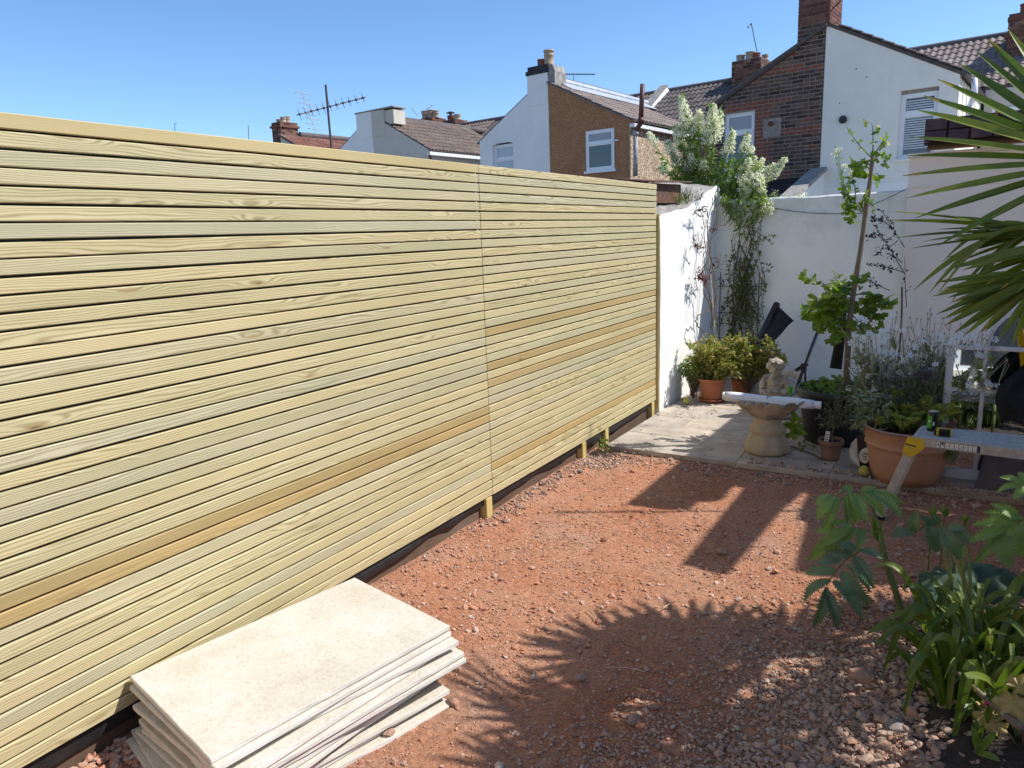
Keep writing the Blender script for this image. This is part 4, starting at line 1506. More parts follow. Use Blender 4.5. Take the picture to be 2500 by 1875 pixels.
flue(t3, -15.22, 6.0, 5.9, .13, .2, M['pot_buff'], .98)
g = Geo()
g.add(*lathe([(.05, .2), (.05, .28), (.17, .29), (.17, .31), (.02, .36)], 12, W(-15.55, 6.0, 5.9)))
part('cowl', g, M['iron'], t3)

# ---- farthest pair, only stack and red tiles show above the fence
UM4 = -18.0
t5, u1 = gable_half('far_red_roofed_house', 'far red roofed house whose stout brick stack of three pots clears the fence', UM4, 1, M['house_cream'], apex=5.16)
wing_roof(t5, UM4, 1, M['tile_red'], apex=5.16)
bricks_mass(t5, -18.52, -18.0, .05, .75, 4.4, 5.63, M['brick_mass'], M['soot_mortar'])
g = Geo()
g.add(*hbox(-18.57, -17.95, .0, .80, 5.45, 5.52))
part('corbel', g, M['brick_mass'], t5)
for du, dv, h, mm in ((.12, .2, .16, 'pot_buff'), (.28, .42, .28, 'pot_buff'), (.42, .15, .20, 'pot_buff')): flue(t5, -18.52 + du, .1 + dv, 5.63, .10, h * .8, M[mm], .95)
g = Geo()
g.add(*tube([W(UM4, .8, 5.25), W(UM4, DEP + 1.5, 5.25)], .10, 10))
part('ridge_tiles', g, M['ridge'], t5)

# ------------------------------------------------------------------ aerials
def yagi(name, label, base, top, boom_a, boom_b, n, el, up, r=.012, refl=None, loc=None):
    t = thing(name, label, 'aerial', tuple(base), 'television aerials')
    part('mast', Geo().add(*tube([base, top], r, 8)), M['iron'], t)
    part('boom', Geo().add(*tube([boom_a, boom_b], r * .55, 6)), M['alu'], t)
    g = Geo()
    for k in range(n):
        p = boom_a + (boom_b - boom_a) * (k + .5) / n
        L = el * (1 - .3 * k / n)
        g.add(*tube([p - up * L, p + up * L], .004, 4))
        V, F = bevbox(.035, .035, .035, .006)
        g.add(V + p, F)
    part('elements', g, M['iron'], t, kind='stuff')
    if refl:
        g = Geo()
        a, b, k = refl
        g.add(*tube([a, b], .006, 5))
        dirn = norm(np.cross(b - a, boom_b - boom_a))
        for q in range(k):
            p = a + (b - a) * (q + .5) / k
            g.add(*tube([p - dirn * .16, p + dirn * .16], .005, 4))
        part('reflector', g, M['alu'], t)
    return t


P9 = lambda x, y: hit(x, y, 1, 9.0)
top, low = P9(795, 207), P9(809, 360)
base = low + (low - top) * (low[2] - GZ) / (top[2] - low[2])
up = norm(np.array([.25, -.6, .75]))
yagi('television_aerial', 'large television aerial on a tall dark mast rising just behind the fence', base, top, P9(724, 281), P9(894, 237), 11, .11, up, .018, (P9(736, 222), P9(771, 322), 8))
A8 = lambda x, y, v: pl(x, y, v)
yagi('television_aerial', 'long thin aerial on twin legs over the brown house ridge', A8(1401, 203, 3.6), A8(1400, 184, 3.6), A8(1365, 181, 3.6), A8(1453, 181.5, 3.6), 22, .035, np.array([0, 0, 1.0]), .010)
yagi('television_aerial', 'thin rod aerial with stub top on the chimney behind the brick house', A8(1853, 150, 5.9), A8(1834, 57, 5.9), A8(1824, 69, 5.9), A8(1836, 56, 5.9), 2, .03, norm(np.array([.7, 0, .7])), .012)
yagi('television_aerial', 'faint crossed aerial over the chimney pots behind the cream house', A8(1020, 282, 6.1), A8(1003, 264, 6.1), A8(1026, 278, 6.1), A8(1057, 256, 6.1), 5, .02, norm(np.array([.3, 0, .8])), .008)
g = Geo()
def rod(p, q):
    return p + (p - q) * (p[2] - GZ) / (q[2] - p[2])                # down to the ground it stands on


g.add(*tube([rod(P9(608, 345), P9(606, 306)), P9(606, 306)], .006, 5))
solo('roof_rod', g, M['iron'], 'short thin rod standing above the fence top left of the big aerial', 'aerial')
g = Geo()
g.add(*tube([rod(P9(427, 320), P9(427, 301)), P9(427, 301), P9(431, 300)], .006, 5))
solo('roof_rod', g, M['iron'], 'tiny hooked rod above the nearer fence top, farthest left', 'aerial')
g = Geo()
g.add(*tube([pl(2030, 25, .3), pl(2040, 14, .1), pl(2050, 4, -.1), pl(2056, -12, -.2)], .012, 6))
g.add(*tube(curve(pl(2022, 30, .05), pl(2046, 50, -.02), (0, 0, -.12), 8), .007, 5))
solo('dish_bracket', g, M['iron'], 'dark curved bracket with loose wire on the side of the brick chimney', 'bracket')
# ================================================================== OBJECTS ON AND AROUND THE PATIO
M['terracotta'] = plain('orange_terracotta', (0.42, 0.145, 0.065), (0.36, 0.125, 0.06), 0.8, 6, 0.2, 60, stain=(0.46, 0.25, 0.16), sscale=4, stain_lo=.6, stain_hi=.8)
M['terracotta_big'] = plain('pale_terracotta', (0.48, 0.265, 0.17), (0.43, 0.23, 0.145), 0.82, 4, 0.2, 60, stain=(0.48, 0.33, 0.235), sscale=3, stain_lo=.55, stain_hi=.8)
M['terracotta_dull'] = plain('dull_terracotta', (0.26, 0.16, 0.115), (0.21, 0.13, 0.095), 0.85, 9, 0.2, 60)
M['stone'] = plain('weathered_cast_stone', (0.55, 0.46, 0.35), (0.42, 0.37, 0.31), 0.92, 9, 0.9, 55, stain=(0.20, 0.175, 0.145), sscale=9, stain_lo=.46, stain_hi=.68)
M['stone_yellow'] = plain('ochre_cast_stone', (0.50, 0.39, 0.25), (0.46, 0.38, 0.28), 0.9, 6, 0.6, 50, stain=(0.30, 0.24, 0.18), sscale=6, stain_lo=.55, stain_hi=.75)
M['stone_white'] = plain('whitish_cast_stone', (0.60, 0.58, 0.53), (0.50, 0.48, 0.44), 0.9, 8, 0.5, 60, stain=(0.36, 0.33, 0.28), sscale=4)
M['tennis'] = plain('yellow_felt', (0.50, 0.46, 0.06), (0.40, 0.38, 0.06), 0.95, 30, 0.5, 200)
M['yellow'] = plain('yellow_paint', (0.68, 0.45, 0.015), (0.60, 0.40, 0.015), 0.45, 8)
M['yellow_grp'] = plain('yellow_fibreglass', (0.78, 0.46, 0.01), (0.70, 0.41, 0.01), 0.4, 6)
M['label_white'] = plain('white_sticker', (0.72, 0.72, 0.72), (0.66, 0.66, 0.66), 0.4, 20)
M['label_blue'] = plain('navy_sticker', (0.015, 0.03, 0.09), (0.015, 0.03, 0.08), 0.4, 20)
M['label_grey'] = plain('grey_print', (0.22, 0.22, 0.23), (0.2, 0.2, 0.2), 0.5, 20)
M['label_red'] = plain('dark_red_sticker', (0.16, 0.012, 0.03), (0.12, 0.01, 0.025), 0.4, 20)
M['can_black'] = plain('black_can', (0.02, 0.022, 0.022), (0.03, 0.033, 0.03), 0.3, 10, metal=0.4)
M['can_green'] = plain('green_print', (0.05, 0.35, 0.03), (0.04, 0.28, 0.03), 0.35, 10)
M['green_plastic'] = plain('bright_green_plastic', (0.10, 0.45, 0.05), (0.08, 0.4, 0.04), 0.4, 10)
M['slate'] = plain('dark_slate', (0.085, 0.075, 0.085), (0.12, 0.095, 0.095), 0.75, 5, 0.4, 25, stain=(0.18, 0.13, 0.11), sscale=3)
M['cloth'] = plain('black_cloth', (0.012, 0.012, 0.013), (0.02, 0.02, 0.022), 0.95, 30, 0.4, 120)
M['grey_frame'] = plain('white_painted_wood_frame', (0.70, 0.71, 0.76), (0.63, 0.64, 0.70), 0.5, 10)
m, nt, b = _nodes('mirror_glass')
b.inputs['Base Color'].default_value = (0.80, 0.84, 0.83, 1)
b.inputs['Metallic'].default_value = 1.0
b.inputs['Roughness'].default_value = 0.015
M['mirror'] = m


def potted(name, label, cat, c, rt, rb, h, m, rim=.14, rimw=1.06, band=None, saucer=False, group=None, wall=.9, n=40):
    """A flower pot with rolled rim, open top and soil inside; c is the centre of its base."""
    t = thing(name, label, cat, c, group)
    rr = lambda z: rb + (rt / rimw - rb) * z / h
    pr = [(rb * .1, 0.002), (rb, 0.0)]
    for k in range(1, 6): pr.append((rr(h * (1 - rim) * k / 5), h * (1 - rim) * k / 5))
    if band:
        z0 = band * h
        pr = [p for p in pr if p[1] < z0 - .01] + [(rr(z0) - .001, z0 - .008), (rr(z0) + .009, z0), (rr(z0) + .009, z0 + .014), (rr(z0 + .02), z0 + .022)] + [p for p in pr if p[1] > z0 + .03]
    pr += [(rt * .985, h * (1 - rim) + .003), (rt, h * (1 - rim) + .010), (rt, h - .008), (rt * .985, h), (rt * wall, h), (rt * wall * .985, h * .8)]
    g = Geo()
    g.add(*lathe(pr, n, c, wob=lambda a, i: 1 + .006 * math.sin(a * 2 + 1)))
    part('pot_body', g, m, t, smooth=True)
    g = Geo()
    V, F = lathe([(rt * wall * .985, h * .84), (rt * .5, h * .87), (0.001, h * .88)], 24, c)
    V[:, 2] += rng.uniform(-.006, .006, len(V))
    g.add(V, F)
    part('soil', g, M['soil'], t)
    if saucer:
        g = Geo()
        g.add(*lathe([(rb * .5, -.004), (rb * 1.15, -.004), (rb * 1.42, .016), (rb * 1.38, .022), (rb * 1.15, .006)], n, c))
        part('saucer', g, m, t, smooth=True)
    return t


potted('terracotta_pot', 'orange terracotta pot on a saucer at the foot of the white side wall', 'plant pot', (.345, 6.62, PZ + .012), .128, .090, .215, M['terracotta'], saucer=True, group='terracotta pots on the patio')
potted('terracotta_pot', 'second orange terracotta pot half hidden behind the saucer pot', 'plant pot', (.53, 6.93, PZ), .098, .068, .17, M['terracotta'], group='terracotta pots on the patio')
potted('terracotta_pot', 'small dull brown terracotta pot holding the little olive tree', 'plant pot', (1.592, 5.225, PZ), .084, .056, .145, M['terracotta_dull'], rim=.24, group='terracotta pots on the patio')
potted('terracotta_pot', 'largest terracotta pot, full of ferns and white flowers, behind the platform', 'plant pot', (2.065, 5.02, PZ), .262, .195, .345, M['terracotta_big'], rim=.05, rimw=1.02, band=.66, group='terracotta pots on the patio', n=64)

# round stone planter behind the bushes
t = thing('stone_planter', 'round whitish stone planter behind the pot plants and the statue', 'planter', (.62, 7.22, PZ))
g = Geo()
g.add(*lathe([(.24, 0), (.25, .03), (.25, .09), (.215, .11), (.17, .16), (.19, .26), (.225, .33), (.235, .345), (.235, .385), (.20, .385), (.19, .30)], 36, (.62, 7.22, PZ)))
part('planter_bowl', g, M['stone_white'], t, smooth=True)
g = Geo()
g.add(*lathe([(.195, .33), (.001, .345)], 24, (.62, 7.22, PZ)))
part('soil', g, M['soil'], t)

# ------------------------------------------------------------------ bird bath
bc = np.array([1.165, 5.22, PZ])
t = thing('bird_bath', 'ochre stone bird bath with scalloped shell bowl standing on the patio', 'bird bath', tuple(bc))
oct_ = lambda a, i: 1 + (0.035 * math.cos(8 * a) if i < 7 else .012 * math.cos(16 * a)) + .012 * math.sin(3 * a + i)
g = Geo()
g.add(*lathe([(.02, 0), (.135, 0), (.152, .012), (.156, .04), (.148, .075), (.128, .115), (.112, .135), (.116, .15), (.128, .165), (.124, .19), (.104, .205), (.092, .222), (.096, .24), (.084, .262), (.07, .27)], 64, bc, oct_))
part('pedestal', g, M['stone_yellow'], t, smooth=True)
g = Geo()
V, F = [], []
nA, nR = 96, 14
prof = [(.05, .25), (.10, .268), (.155, .30), (.20, .335), (.232, .365), (.238, .375), (.228, .378), (.20, .355), (.15, .325), (.08, .305), (.01, .30)]
for i, (r, z) in enumerate(prof):
    for k in range(nA):
        a = 2 * math.pi * k / nA
        lob = abs(math.sin(a * 7 + .5)) ** 1.3
        s = min(1, r / .24) ** 3
        rr = r * .95 * (1 + s * (.10 * lob - .03) + s * .14 * math.sin(a * 2 + 2.6))
        zz = z + s * (.030 * lob + .030 * math.sin(a + 2.4)) + .003 * math.sin(a * 28) * s
        V.append((bc[0] + rr * math.cos(a), bc[1] + rr * math.sin(a), bc[2] + zz - .01))
for i in range(len(prof) - 1):
    for k in range(nA): F.append((i * nA + k, i * nA + (k + 1) % nA, (i + 1) * nA + (k + 1) % nA, (i + 1) * nA + k))
g.add(V, F)
part('shell_bowl', g, M['stone'], t, smooth=True)

# white plastic roll lying across the bowl
a, b_ = np.array([.875, 5.16, .302]), np.array([1.475, 5.20, .284])
t = thing('plastic_roll', 'roll of white plastic sheet held by a band, lying across the bird bath', 'roll', tuple((a + b_) / 2))
d = norm(b_ - a)
g = Geo()
P = [a + (b_ - a) * k / 12 for k in range(13)]
g.add(*tube(P, [.034 + .0025 * math.sin(k * .9) - .004 * (k == 6) for k in range(13)], 18))
g.add(*tube([b_ - d * .03, b_ + d * .045], .027, 16, cap=False))
g.add(*tube([a + d * .03, a - d * .02], .029, 16, cap=False))
o = part('sheet', g, M['white_plastic'], t, smooth=True)
V, F = ribbon([a + d * .05 + np.array([0, -.035, .01]), a + d * .3 + np.array([0, -.036, .006]), b_ - d * .05 + np.array([0, -.037, -.006])], [.03, .03, .03], np.array([0, -1, .3]))
part('loose_edge', Geo().add(V, F), M['white_plastic'], t)
c = a + (b_ - a) * .49
g = Geo()
g.add(*tube([c - d * .004, c + d * .004], .0335, 18))
part('band', g, M['label_grey'], t)


# ------------------------------------------------------------------ modelled lumps: statue and ammonites
def blob(ells, vox, disp=0.0, ds=.02, seed=3):
    """Union of ellipsoids (centre, radii, optional tilt about X/Y) melted into one skin."""
    bm = bmesh.new()
    for e in ells:
        c, r = e[0], e[1]
        A = Matrix.Translation(c)
        if len(e) > 2: A = A @ Matrix.Rotation(e[2][0], 4, 'X') @ Matrix.Rotation(e[2][1], 4, 'Y')
        A = A @ Matrix.Diagonal((r[0], r[1], r[2], 1))
        bmesh.ops.create_icosphere(bm, subdivisions=3, radius=1, matrix=A)
    me = bpy.data.meshes.new('lump')
    bm.to_mesh(me)
    bm.free()
    ob = bpy.data.objects.new('lump', me)
    COL.objects.link(ob)
    md = ob.modifiers.new('r', 'REMESH')
    md.mode = 'VOXEL'
    md.voxel_size = vox
    sm = ob.modifiers.new('s', 'SMOOTH')
    sm.factor = .5
    sm.iterations = 3
    ev = ob.evaluated_get(bpy.context.evaluated_depsgraph_get())
    m2 = bpy.data.meshes.new_from_object(ev)
    V = np.array([v.co[:] for v in m2.vertices])
    Nn = np.array([v.normal[:] for v in m2.vertices])
    F = [tuple(p.vertices) for p in m2.polygons]
    bpy.data.objects.remove(ob)
    bpy.data.meshes.remove(me)
    bpy.data.meshes.remove(m2)
    if disp: V = V + Nn * (disp * (vnoise(V[:, 0] + V[:, 2] * .7, V[:, 1] - V[:, 2], ds, seed) + .6 * vnoise(V[:, 0] - V[:, 2], V[:, 1] + V[:, 2] * .8, ds * .4, seed + 1)))[:, None]
    return V, F


S0 = np.array([.985, 6.32, PZ])
def sp(x, y, z): return tuple(S0 + np.array([x, y, z]))
ells = [(sp(0, 0, .43), (.062, .066, .070)), (sp(-.01, -.02, .465), (.055, .05, .04)),                     # head, curls
        (sp(-.045, -.03, .44), (.03, .035, .035)), (sp(.045, -.02, .44), (.028, .035, .035)), (sp(0, -.055, .41), (.018, .02, .02)),
        (sp(0, .005, .355), (.036, .036, .04)),                                                             # neck
        (sp(0, .01, .27), (.082, .066, .095)), (sp(0, -.01, .19), (.088, .075, .075)),                       # chest, belly
        (sp(-.085, 0, .30), (.034, .04, .05)), (sp(.085, 0, .30), (.034, .04, .05)),                         # shoulders
        (sp(-.105, -.02, .245), (.028, .032, .06), (.2, .1)), (sp(.105, -.02, .245), (.028, .032, .06), (.2, -.1)),
        (sp(-.07, -.075, .20), (.055, .026, .026), (0, .45)), (sp(.07, -.075, .215), (.055, .026, .026), (0, -.4)),   # forearms folded in
        (sp(-.02, -.09, .215), (.028, .022, .022)), (sp(.025, -.09, .225), (.028, .022, .022)),
        (sp(-.06, -.06, .115), (.045, .09, .045), (.2, 0)), (sp(.06, -.06, .115), (.045, .09, .045), (.2, 0)),       # thighs
        (sp(-.055, -.12, .075), (.03, .035, .065), (-.2, 0)), (sp(.06, -.12, .07), (.03, .035, .06), (-.2, 0)),
        (sp(0, 0, .06), (.12, .11, .07)), (sp(.05, -.02, .03), (.16, .13, .045)), (sp(-.07, -.07, .025), (.08, .07, .04)), (sp(.14, -.06, .03), (.07, .06, .045)), (sp(.20, -.03, .022), (.06, .05, .03))]
V, F = blob(ells, .0052, .0075, .020)
solo('stone_statue', Geo().add(V, F), M['stone'], 'weathered stone statue of a small seated child on a rocky base behind the bird bath', 'statue', None, tuple(S0), smooth=True)


def ammonite(name, label, c, R, tiltx, turn, m, flip=1):
    """A coiled shell: a ribbed tube winding inwards, flat and standing on edge."""
    P, Rr = [], []
    n = 230
    for i in range(n):
        a = i / n * 2 * math.pi * 3.1
        r = R * math.exp(-.165 * a)
        P.append((r * .78 * math.cos(a + .4) * flip, 0.0, r * .78 * math.sin(a + .4)))
        Rr.append(r * .295 * (1 + .055 * math.sin(a * 15)))
    V, F = tube(np.array(P), np.array(Rr), 14)
    V[:, 1] *= .8
    A = np.array(Matrix.Rotation(turn, 3, 'Z') @ Matrix.Rotation(tiltx, 3, 'X'))
    V = V @ A.T
    V[:, 2] -= V[:, 2].min()
    V = V + np.array(c)
    g = Geo().add(V, F)
    return solo(name, g, m, label, 'sculpture', 'spiral shell sculptures', c, smooth=True)


ammonite('ammonite_sculpture', 'whitish spiral shell sculpture standing behind the child statue', (hit(1922, 905, 1, 6.74)[0], 6.74, PZ + .07), .205, rad(-14), rad(6), M['stone_white'])
V, F = blob([((1.06, 6.80, PZ + .05), (.13, .10, .07)), ((1.22, 6.7, PZ + .09), (.12, .09, .10)), ((1.30, 6.72, PZ + .04), (.14, .10, .06))], .012, .006, .04)
solo('stone_block', Geo().add(V, F), M['stone_white'], 'rough whitish stone block under the standing spiral shell', 'stone', None, (1.1, 6.76, PZ), smooth=True)
ammonite('ammonite_sculpture', 'ribbed cream spiral shell leaning on the largest terracotta pot', (1.83, 5.13, PZ), .165, rad(-16), rad(-12), M['stone_white'], 1)
t_ = ammonite('ammonite_sculpture', 'smaller ribbed shell wedged against the rim side of the largest pot', (1.835, 4.99, PZ + .07), .075, rad(-10), rad(-40), M['stone_white'], 1)
# black slab of plastic between shell and pot
V, F = bevbox(.075, .02, .25, .012, 2)
V = V @ np.array(Matrix.Rotation(rad(-9), 3, 'Y')).T + np.array([1.823, 5.04, PZ + .125])
solo('plastic_tray', Geo().add(V, F), M['black'], 'narrow black plastic piece between ribbed shell and largest pot', 'tray', None, (1.82, 5.04, PZ))


# ------------------------------------------------------------------ tennis balls
def ball(c, label):
    r = .033
    t = thing('tennis_ball', label, 'ball', (c[0], c[1], c[2]), 'tennis balls on the patio')
    V, F = ICO2
    part('felt', Geo().add(V * r + np.array([c[0], c[1], c[2] + r]), F), M['tennis'], t, smooth=True)
    A = np.array(Matrix.Rotation(.6, 3, 'X') @ Matrix.Rotation(.5, 3, 'Z'))
    P = []
    for k in range(40):
        a = 2 * math.pi * k / 40
        p = np.array([math.cos(a) * .8 + .2 * math.cos(3 * a), math.sin(a) * .8 - .2 * math.sin(3 * a), .75 * math.sin(2 * a)])
        P.append(norm(p) * r)
    P.append(P[0])
    part('seam', Geo().add(*tube(np.array(P) @ A.T + np.array([c[0], c[1], c[2] + r]), .0016, 5)), M['label_white'], t)


ball((.172, 6.40, PZ), 'worn tennis ball by the foot of the sunlit white wall')
ball((1.834, 4.945, PZ), 'yellow tennis ball in shade beside the largest terracotta pot')

# ------------------------------------------------------------------ rolled weed membrane propped against the back wall
p0, p1 = hit(1838, 862, 1, 7.10), hit(1897, 742, 1, 7.52)
t = thing('membrane_roll', 'roll of black sheet with a loose flap leaning against the back wall', 'roll', tuple(p0))
part('roll_core', Geo().add(*tube([p0, p1], .034, 14)), M['black'], t, smooth=True)
q = hit(1939, 785, 1, 7.42)
q2 = hit(1880, 838, 1, 7.10)
V, F = [], []
for i in range(9):
    s = i / 8
    a = p0 + (p1 - p0) * s
    e = q2 + (q - q2) * s
    for k in range(7):
        w = k / 6
        V.append(a + (e - a) * w + np.array([0, -.05 * math.sin(w * 3.1) - .012 * math.sin(s * 7), .015 * math.sin(s * 6 + w * 3)]))
for i in range(8):
    for k in range(6):
        a = i * 7 + k
        F.append((a, a + 1, a + 8, a + 7))
part('flap', Geo().add(V, F), M['cloth'], t, smooth=True)

# ------------------------------------------------------------------ folding stand leaning by the tub
a, b_ = hit(1944, 948, 1, 6.15), hit(2016, 775, 1, 6.75)
t = thing('folding_stand', 'folded black and silver pole stand leaning behind the plastic tub', 'stand', tuple(a))
d = norm(b_ - a)
part('pole', Geo().add(*tube([a + d * .22, b_], .011, 10)), M['alu'], t, smooth=True)
off = np.array([-.022, -.01, .004])
part('black_leg', Geo().add(*tube([a, b_ + off], .013, 10)), M['black'], t, smooth=True)
V, F = bevbox(.05, .04, .07, .012)
c = a + d * .23
g = Geo().add(V + c + np.array([-.01, -.01, 0]), F)
g.add(*tube([c, c + np.array([.012, -.01, -.16])], .009, 8))
g.add(*bar(c + np.array([-.07, -.01, -.03]), c + np.array([.02, -.01, .03]), .022, .03))
part('joint', g, M['black'], t)
p = hit(1929, 953, 1, 6.1)
g = Geo().add(*lathe([(.004, 0), (.012, .02), (.026, .075), (.022, .075), (.006, .01)], 14, p - np.array([0, 0, .045])))
solo('green_funnel', g, M['green_plastic'], 'small bright green plastic cone beside the statue base', 'funnel', None, tuple(p))
a, b_ = np.array([1.30, 5.38, PZ + .012]), np.array([1.55, 5.17, PZ + .010])
solo('bamboo_stick', Geo().add(*tube(curve(a, b_, (.01, 0, .004), 6), .005, 6)), M['stem_brown'], 'thin dry stick on the paving between bird bath and small pot', 'stick')

# ------------------------------------------------------------------ black tub
c = (1.555, 5.745, PZ)
t = thing('plastic_tub', 'large black plastic tub with moulded rim holding the ginkgo tree', 'tub', c)
g = Geo()
g.add(*lathe([(.02, 0), (.225, 0), (.235, .02), (.262, .335), (.268, .34), (.292, .345), (.300, .36), (.300, .395), (.292, .405), (.272, .405), (.268, .38), (.262, .33)], 48, c, wob=lambda a, i: 1 + (.004 * math.sin(a * 24) if 2 < i < 4 else 0)))
part('tub_body', g, M['black'], t, smooth=True)
g = Geo()
V, F = lathe([(.264, .345), (.15, .36), (.001, .365)], 24, c)
V[:, 2] += rng.uniform(-.008, .008, len(V))
part('soil', g.add(V, F), M['soil'], t)

# ------------------------------------------------------------------ arched garden mirror
mx0, my, lean = 2.235, 5.15, rad(3)
t = thing('garden_mirror', 'white framed garden mirror with arched glazing bars behind the flowers', 'mirror', (mx0 + .46, my, PZ))
def ml(x, z, y=0.0):                                             # mirror plane coordinates to world
    return np.array([mx0 + x, my + z * math.sin(lean) + y * math.cos(lean), PZ + z * math.cos(lean) - y * math.sin(lean)])
MW, SP, bx, fw = .92, .83, .205, .042
AR = (MW - 2 * bx) / 2
def mbar(x0, z0, x1, z1, w, th, y=0.0): return bar(ml(x0, z0, y), ml(x1, z1, y), w, th, np.array([0, -math.cos(lean), math.sin(lean)]), .003)
g = Geo()
g.add(*mbar(fw / 2, 0, fw / 2, SP + .012, fw, .034))
g.add(*mbar(MW - fw / 2, 0, MW - fw / 2, SP + .012, fw, .034))
g.add(*mbar(fw + .001, .03, MW - fw - .001, .03, .06, .0335))
g.add(*mbar(fw + .001, SP, MW - fw - .001, SP, .026, .0332))
arc = [(MW / 2 + AR * math.cos(a), SP + .012 + AR * math.sin(a)) for a in np.linspace(0, math.pi, 25)]
for (xa, za), (xb, zb) in zip(arc[:-1], arc[1:]): g.add(*mbar(xa, za, xb, zb, .03, .0337))
part('frame', g, M['grey_frame'], t)
outl = [(0.01, .01), (MW - .01, .01), (MW - .01, SP)] + [(MW / 2 + AR * math.cos(a), SP + .005 + AR * math.sin(a)) for a in np.linspace(0, math.pi, 25)] + [(.01, SP)]
g = Geo()
n = len(outl)
g.add(np.array([ml(x, z, .004) for x, z in outl] + [ml(x, z, .009) for x, z in outl]), [tuple(range(n)), tuple(range(2 * n - 1, n - 1, -1))] + [(k, k + n, (k + 1) % n + n, (k + 1) % n) for k in range(n)])
part('mirror_pane', g, M['mirror'], t)
for x in (bx, MW / 2, MW - bx):
    part('glazing_bar', Geo().add(*mbar(x, .061, x, SP - .014, .022, .022, -.004)), M['grey_frame'], t)
for z in (.30, .565):
    part('glazing_bar', Geo().add(*mbar(fw + .001, z, MW - fw - .001, z, .022, .0215, -.004)), M['grey_frame'], t)

# slate propped by the mirror
pts = [(2.442, 4.99), (2.70, 4.965)]
P = [np.array([2.442, 4.985, PZ]), np.array([2.72, 4.955, PZ]), np.array([2.76, 5.05, PZ + .19]), np.array([2.66, 5.085, PZ + .245]), np.array([2.50, 5.095, PZ + .235]), np.array([2.478, 5.07, PZ + .19])]
n = len(P)
g = Geo().add(np.array(P + [p + np.array([0, .016, .006]) for p in P]), [tuple(range(n)), tuple(range(2 * n - 1, n - 1, -1))] + [(k, k + n, (k + 1) % n + n, (k + 1) % n) for k in range(n)])
solo('slate_slab', g, M['slate'], 'dark slate piece propped up against the garden mirror', 'slate', None, (2.6, 4.98, PZ))

# ------------------------------------------------------------------ work platform
pa = rad(-6.3)
PX, PY = np.array([math.cos(pa), math.sin(pa), 0]), np.array([-math.sin(pa), math.cos(pa), 0])
P0 = np.array([2.108, 4.288, 0.0])
PT = .372
def pf(a, b_, z): return P0 + PX * a + PY * b_ + np.array([0, 0, z])
t = thing('work_platform', 'aluminium folding work platform with yellow bracket and instruction stickers', 'platform', tuple(pf(.6, .13, GZ)))
wd, ln, th = .262, 1.25, .052
g = Geo()
nb = 13
for k in range(nb):                                              # ribbed treads of the deck
    y = .012 + (wd - .024) * k / nb
    w = (wd - .024) / nb
    g.add(*bar(pf(.03, y + w / 2, PT - .004), pf(ln, y + w / 2, PT - .004), w * .78, .008, bev=.002))
g.add(*bar(pf(.03, wd / 2, PT - .012), pf(ln, wd / 2, PT - .012), wd - .03, .006))
part('deck', g, M['alu'], t)
for nm, y in (('side_rail', .004), ('side_rail', wd - .004)):
    part(nm, Geo().add(*bar(pf(.03, y, PT - th / 2), pf(ln, y, PT - th / 2), .0085, th, bev=.002)), M['alu'], t)
g = Geo()
V = []
prof = [(0.03, .000), (0.012, -.006), (0.0, -.022), (-.004, -th)]
for y in (0, wd):
    for x, z in prof: V.append(pf(x, y, PT + z))
g.add(V, [(k, k + 1, k + 5, k + 4) for k in range(3)] + [(0, 1, 2, 3), (7, 6, 5, 4), (3, 0, 4, 7)])
part('end_cap', g, M['alu'], t)
for y in (0.0, wd - .03):
    a, b_ = pf(.012, y + .012, PT - .06), pf(-.125, y + .012, GZ + .022)
    lg = part('leg', Geo().add(*bar(a, b_, .026, .045, PX, .003)), M['alu'], t)
    V, F = bevbox(.06, .036, .022, .006)
    part('foot', Geo().add(V + b_ + np.array([0, 0, -.009]), F), M['black'], lg)
g = Geo()
br = [(-.012, -.004), (.068, -.012), (.076, -.05), (.05, -.085), (.012, -.118), (-.034, -.108), (-.028, -.07)]
g.add(np.array([pf(x, -.0045, PT + z) for x, z in br] + [pf(x, -.0015, PT + z) for x, z in br]), [tuple(range(6, -1, -1)), tuple(range(7, 14))] + [(k, (k + 1) % 7, (k + 1) % 7 + 7, k + 7) for k in range(7)])
by = part('hinge_bracket', g, M['yellow'], t)
g = Geo()
for x, z in ((.025, -.02), (.058, -.022), (.026, -.042), (.06, -.042), (-.012, -.062), (.004, -.068), (.038, -.072), (-.026, -.098), (-.008, -.104)):
    g.add(*tube([pf(x, -.004, PT + z), pf(x, -.0085, PT + z)], .0038, 8))
part('rivets', g, M['alu'], by, kind='stuff')
part('latch_slot', Geo().add(*bar(pf(-.02, -.0048, PT - .047), pf(.03, -.0048, PT - .055), .003, .007)), M['iron'], by)


def flat(pts, m, parent, name, y=-.0012, back=False):
    f = [pf(x, y, PT + z) for x, z in pts]
    return part(name, Geo().add(np.array(f), [tuple(range(len(f)))[::-1 if back else 1]]), m, parent)


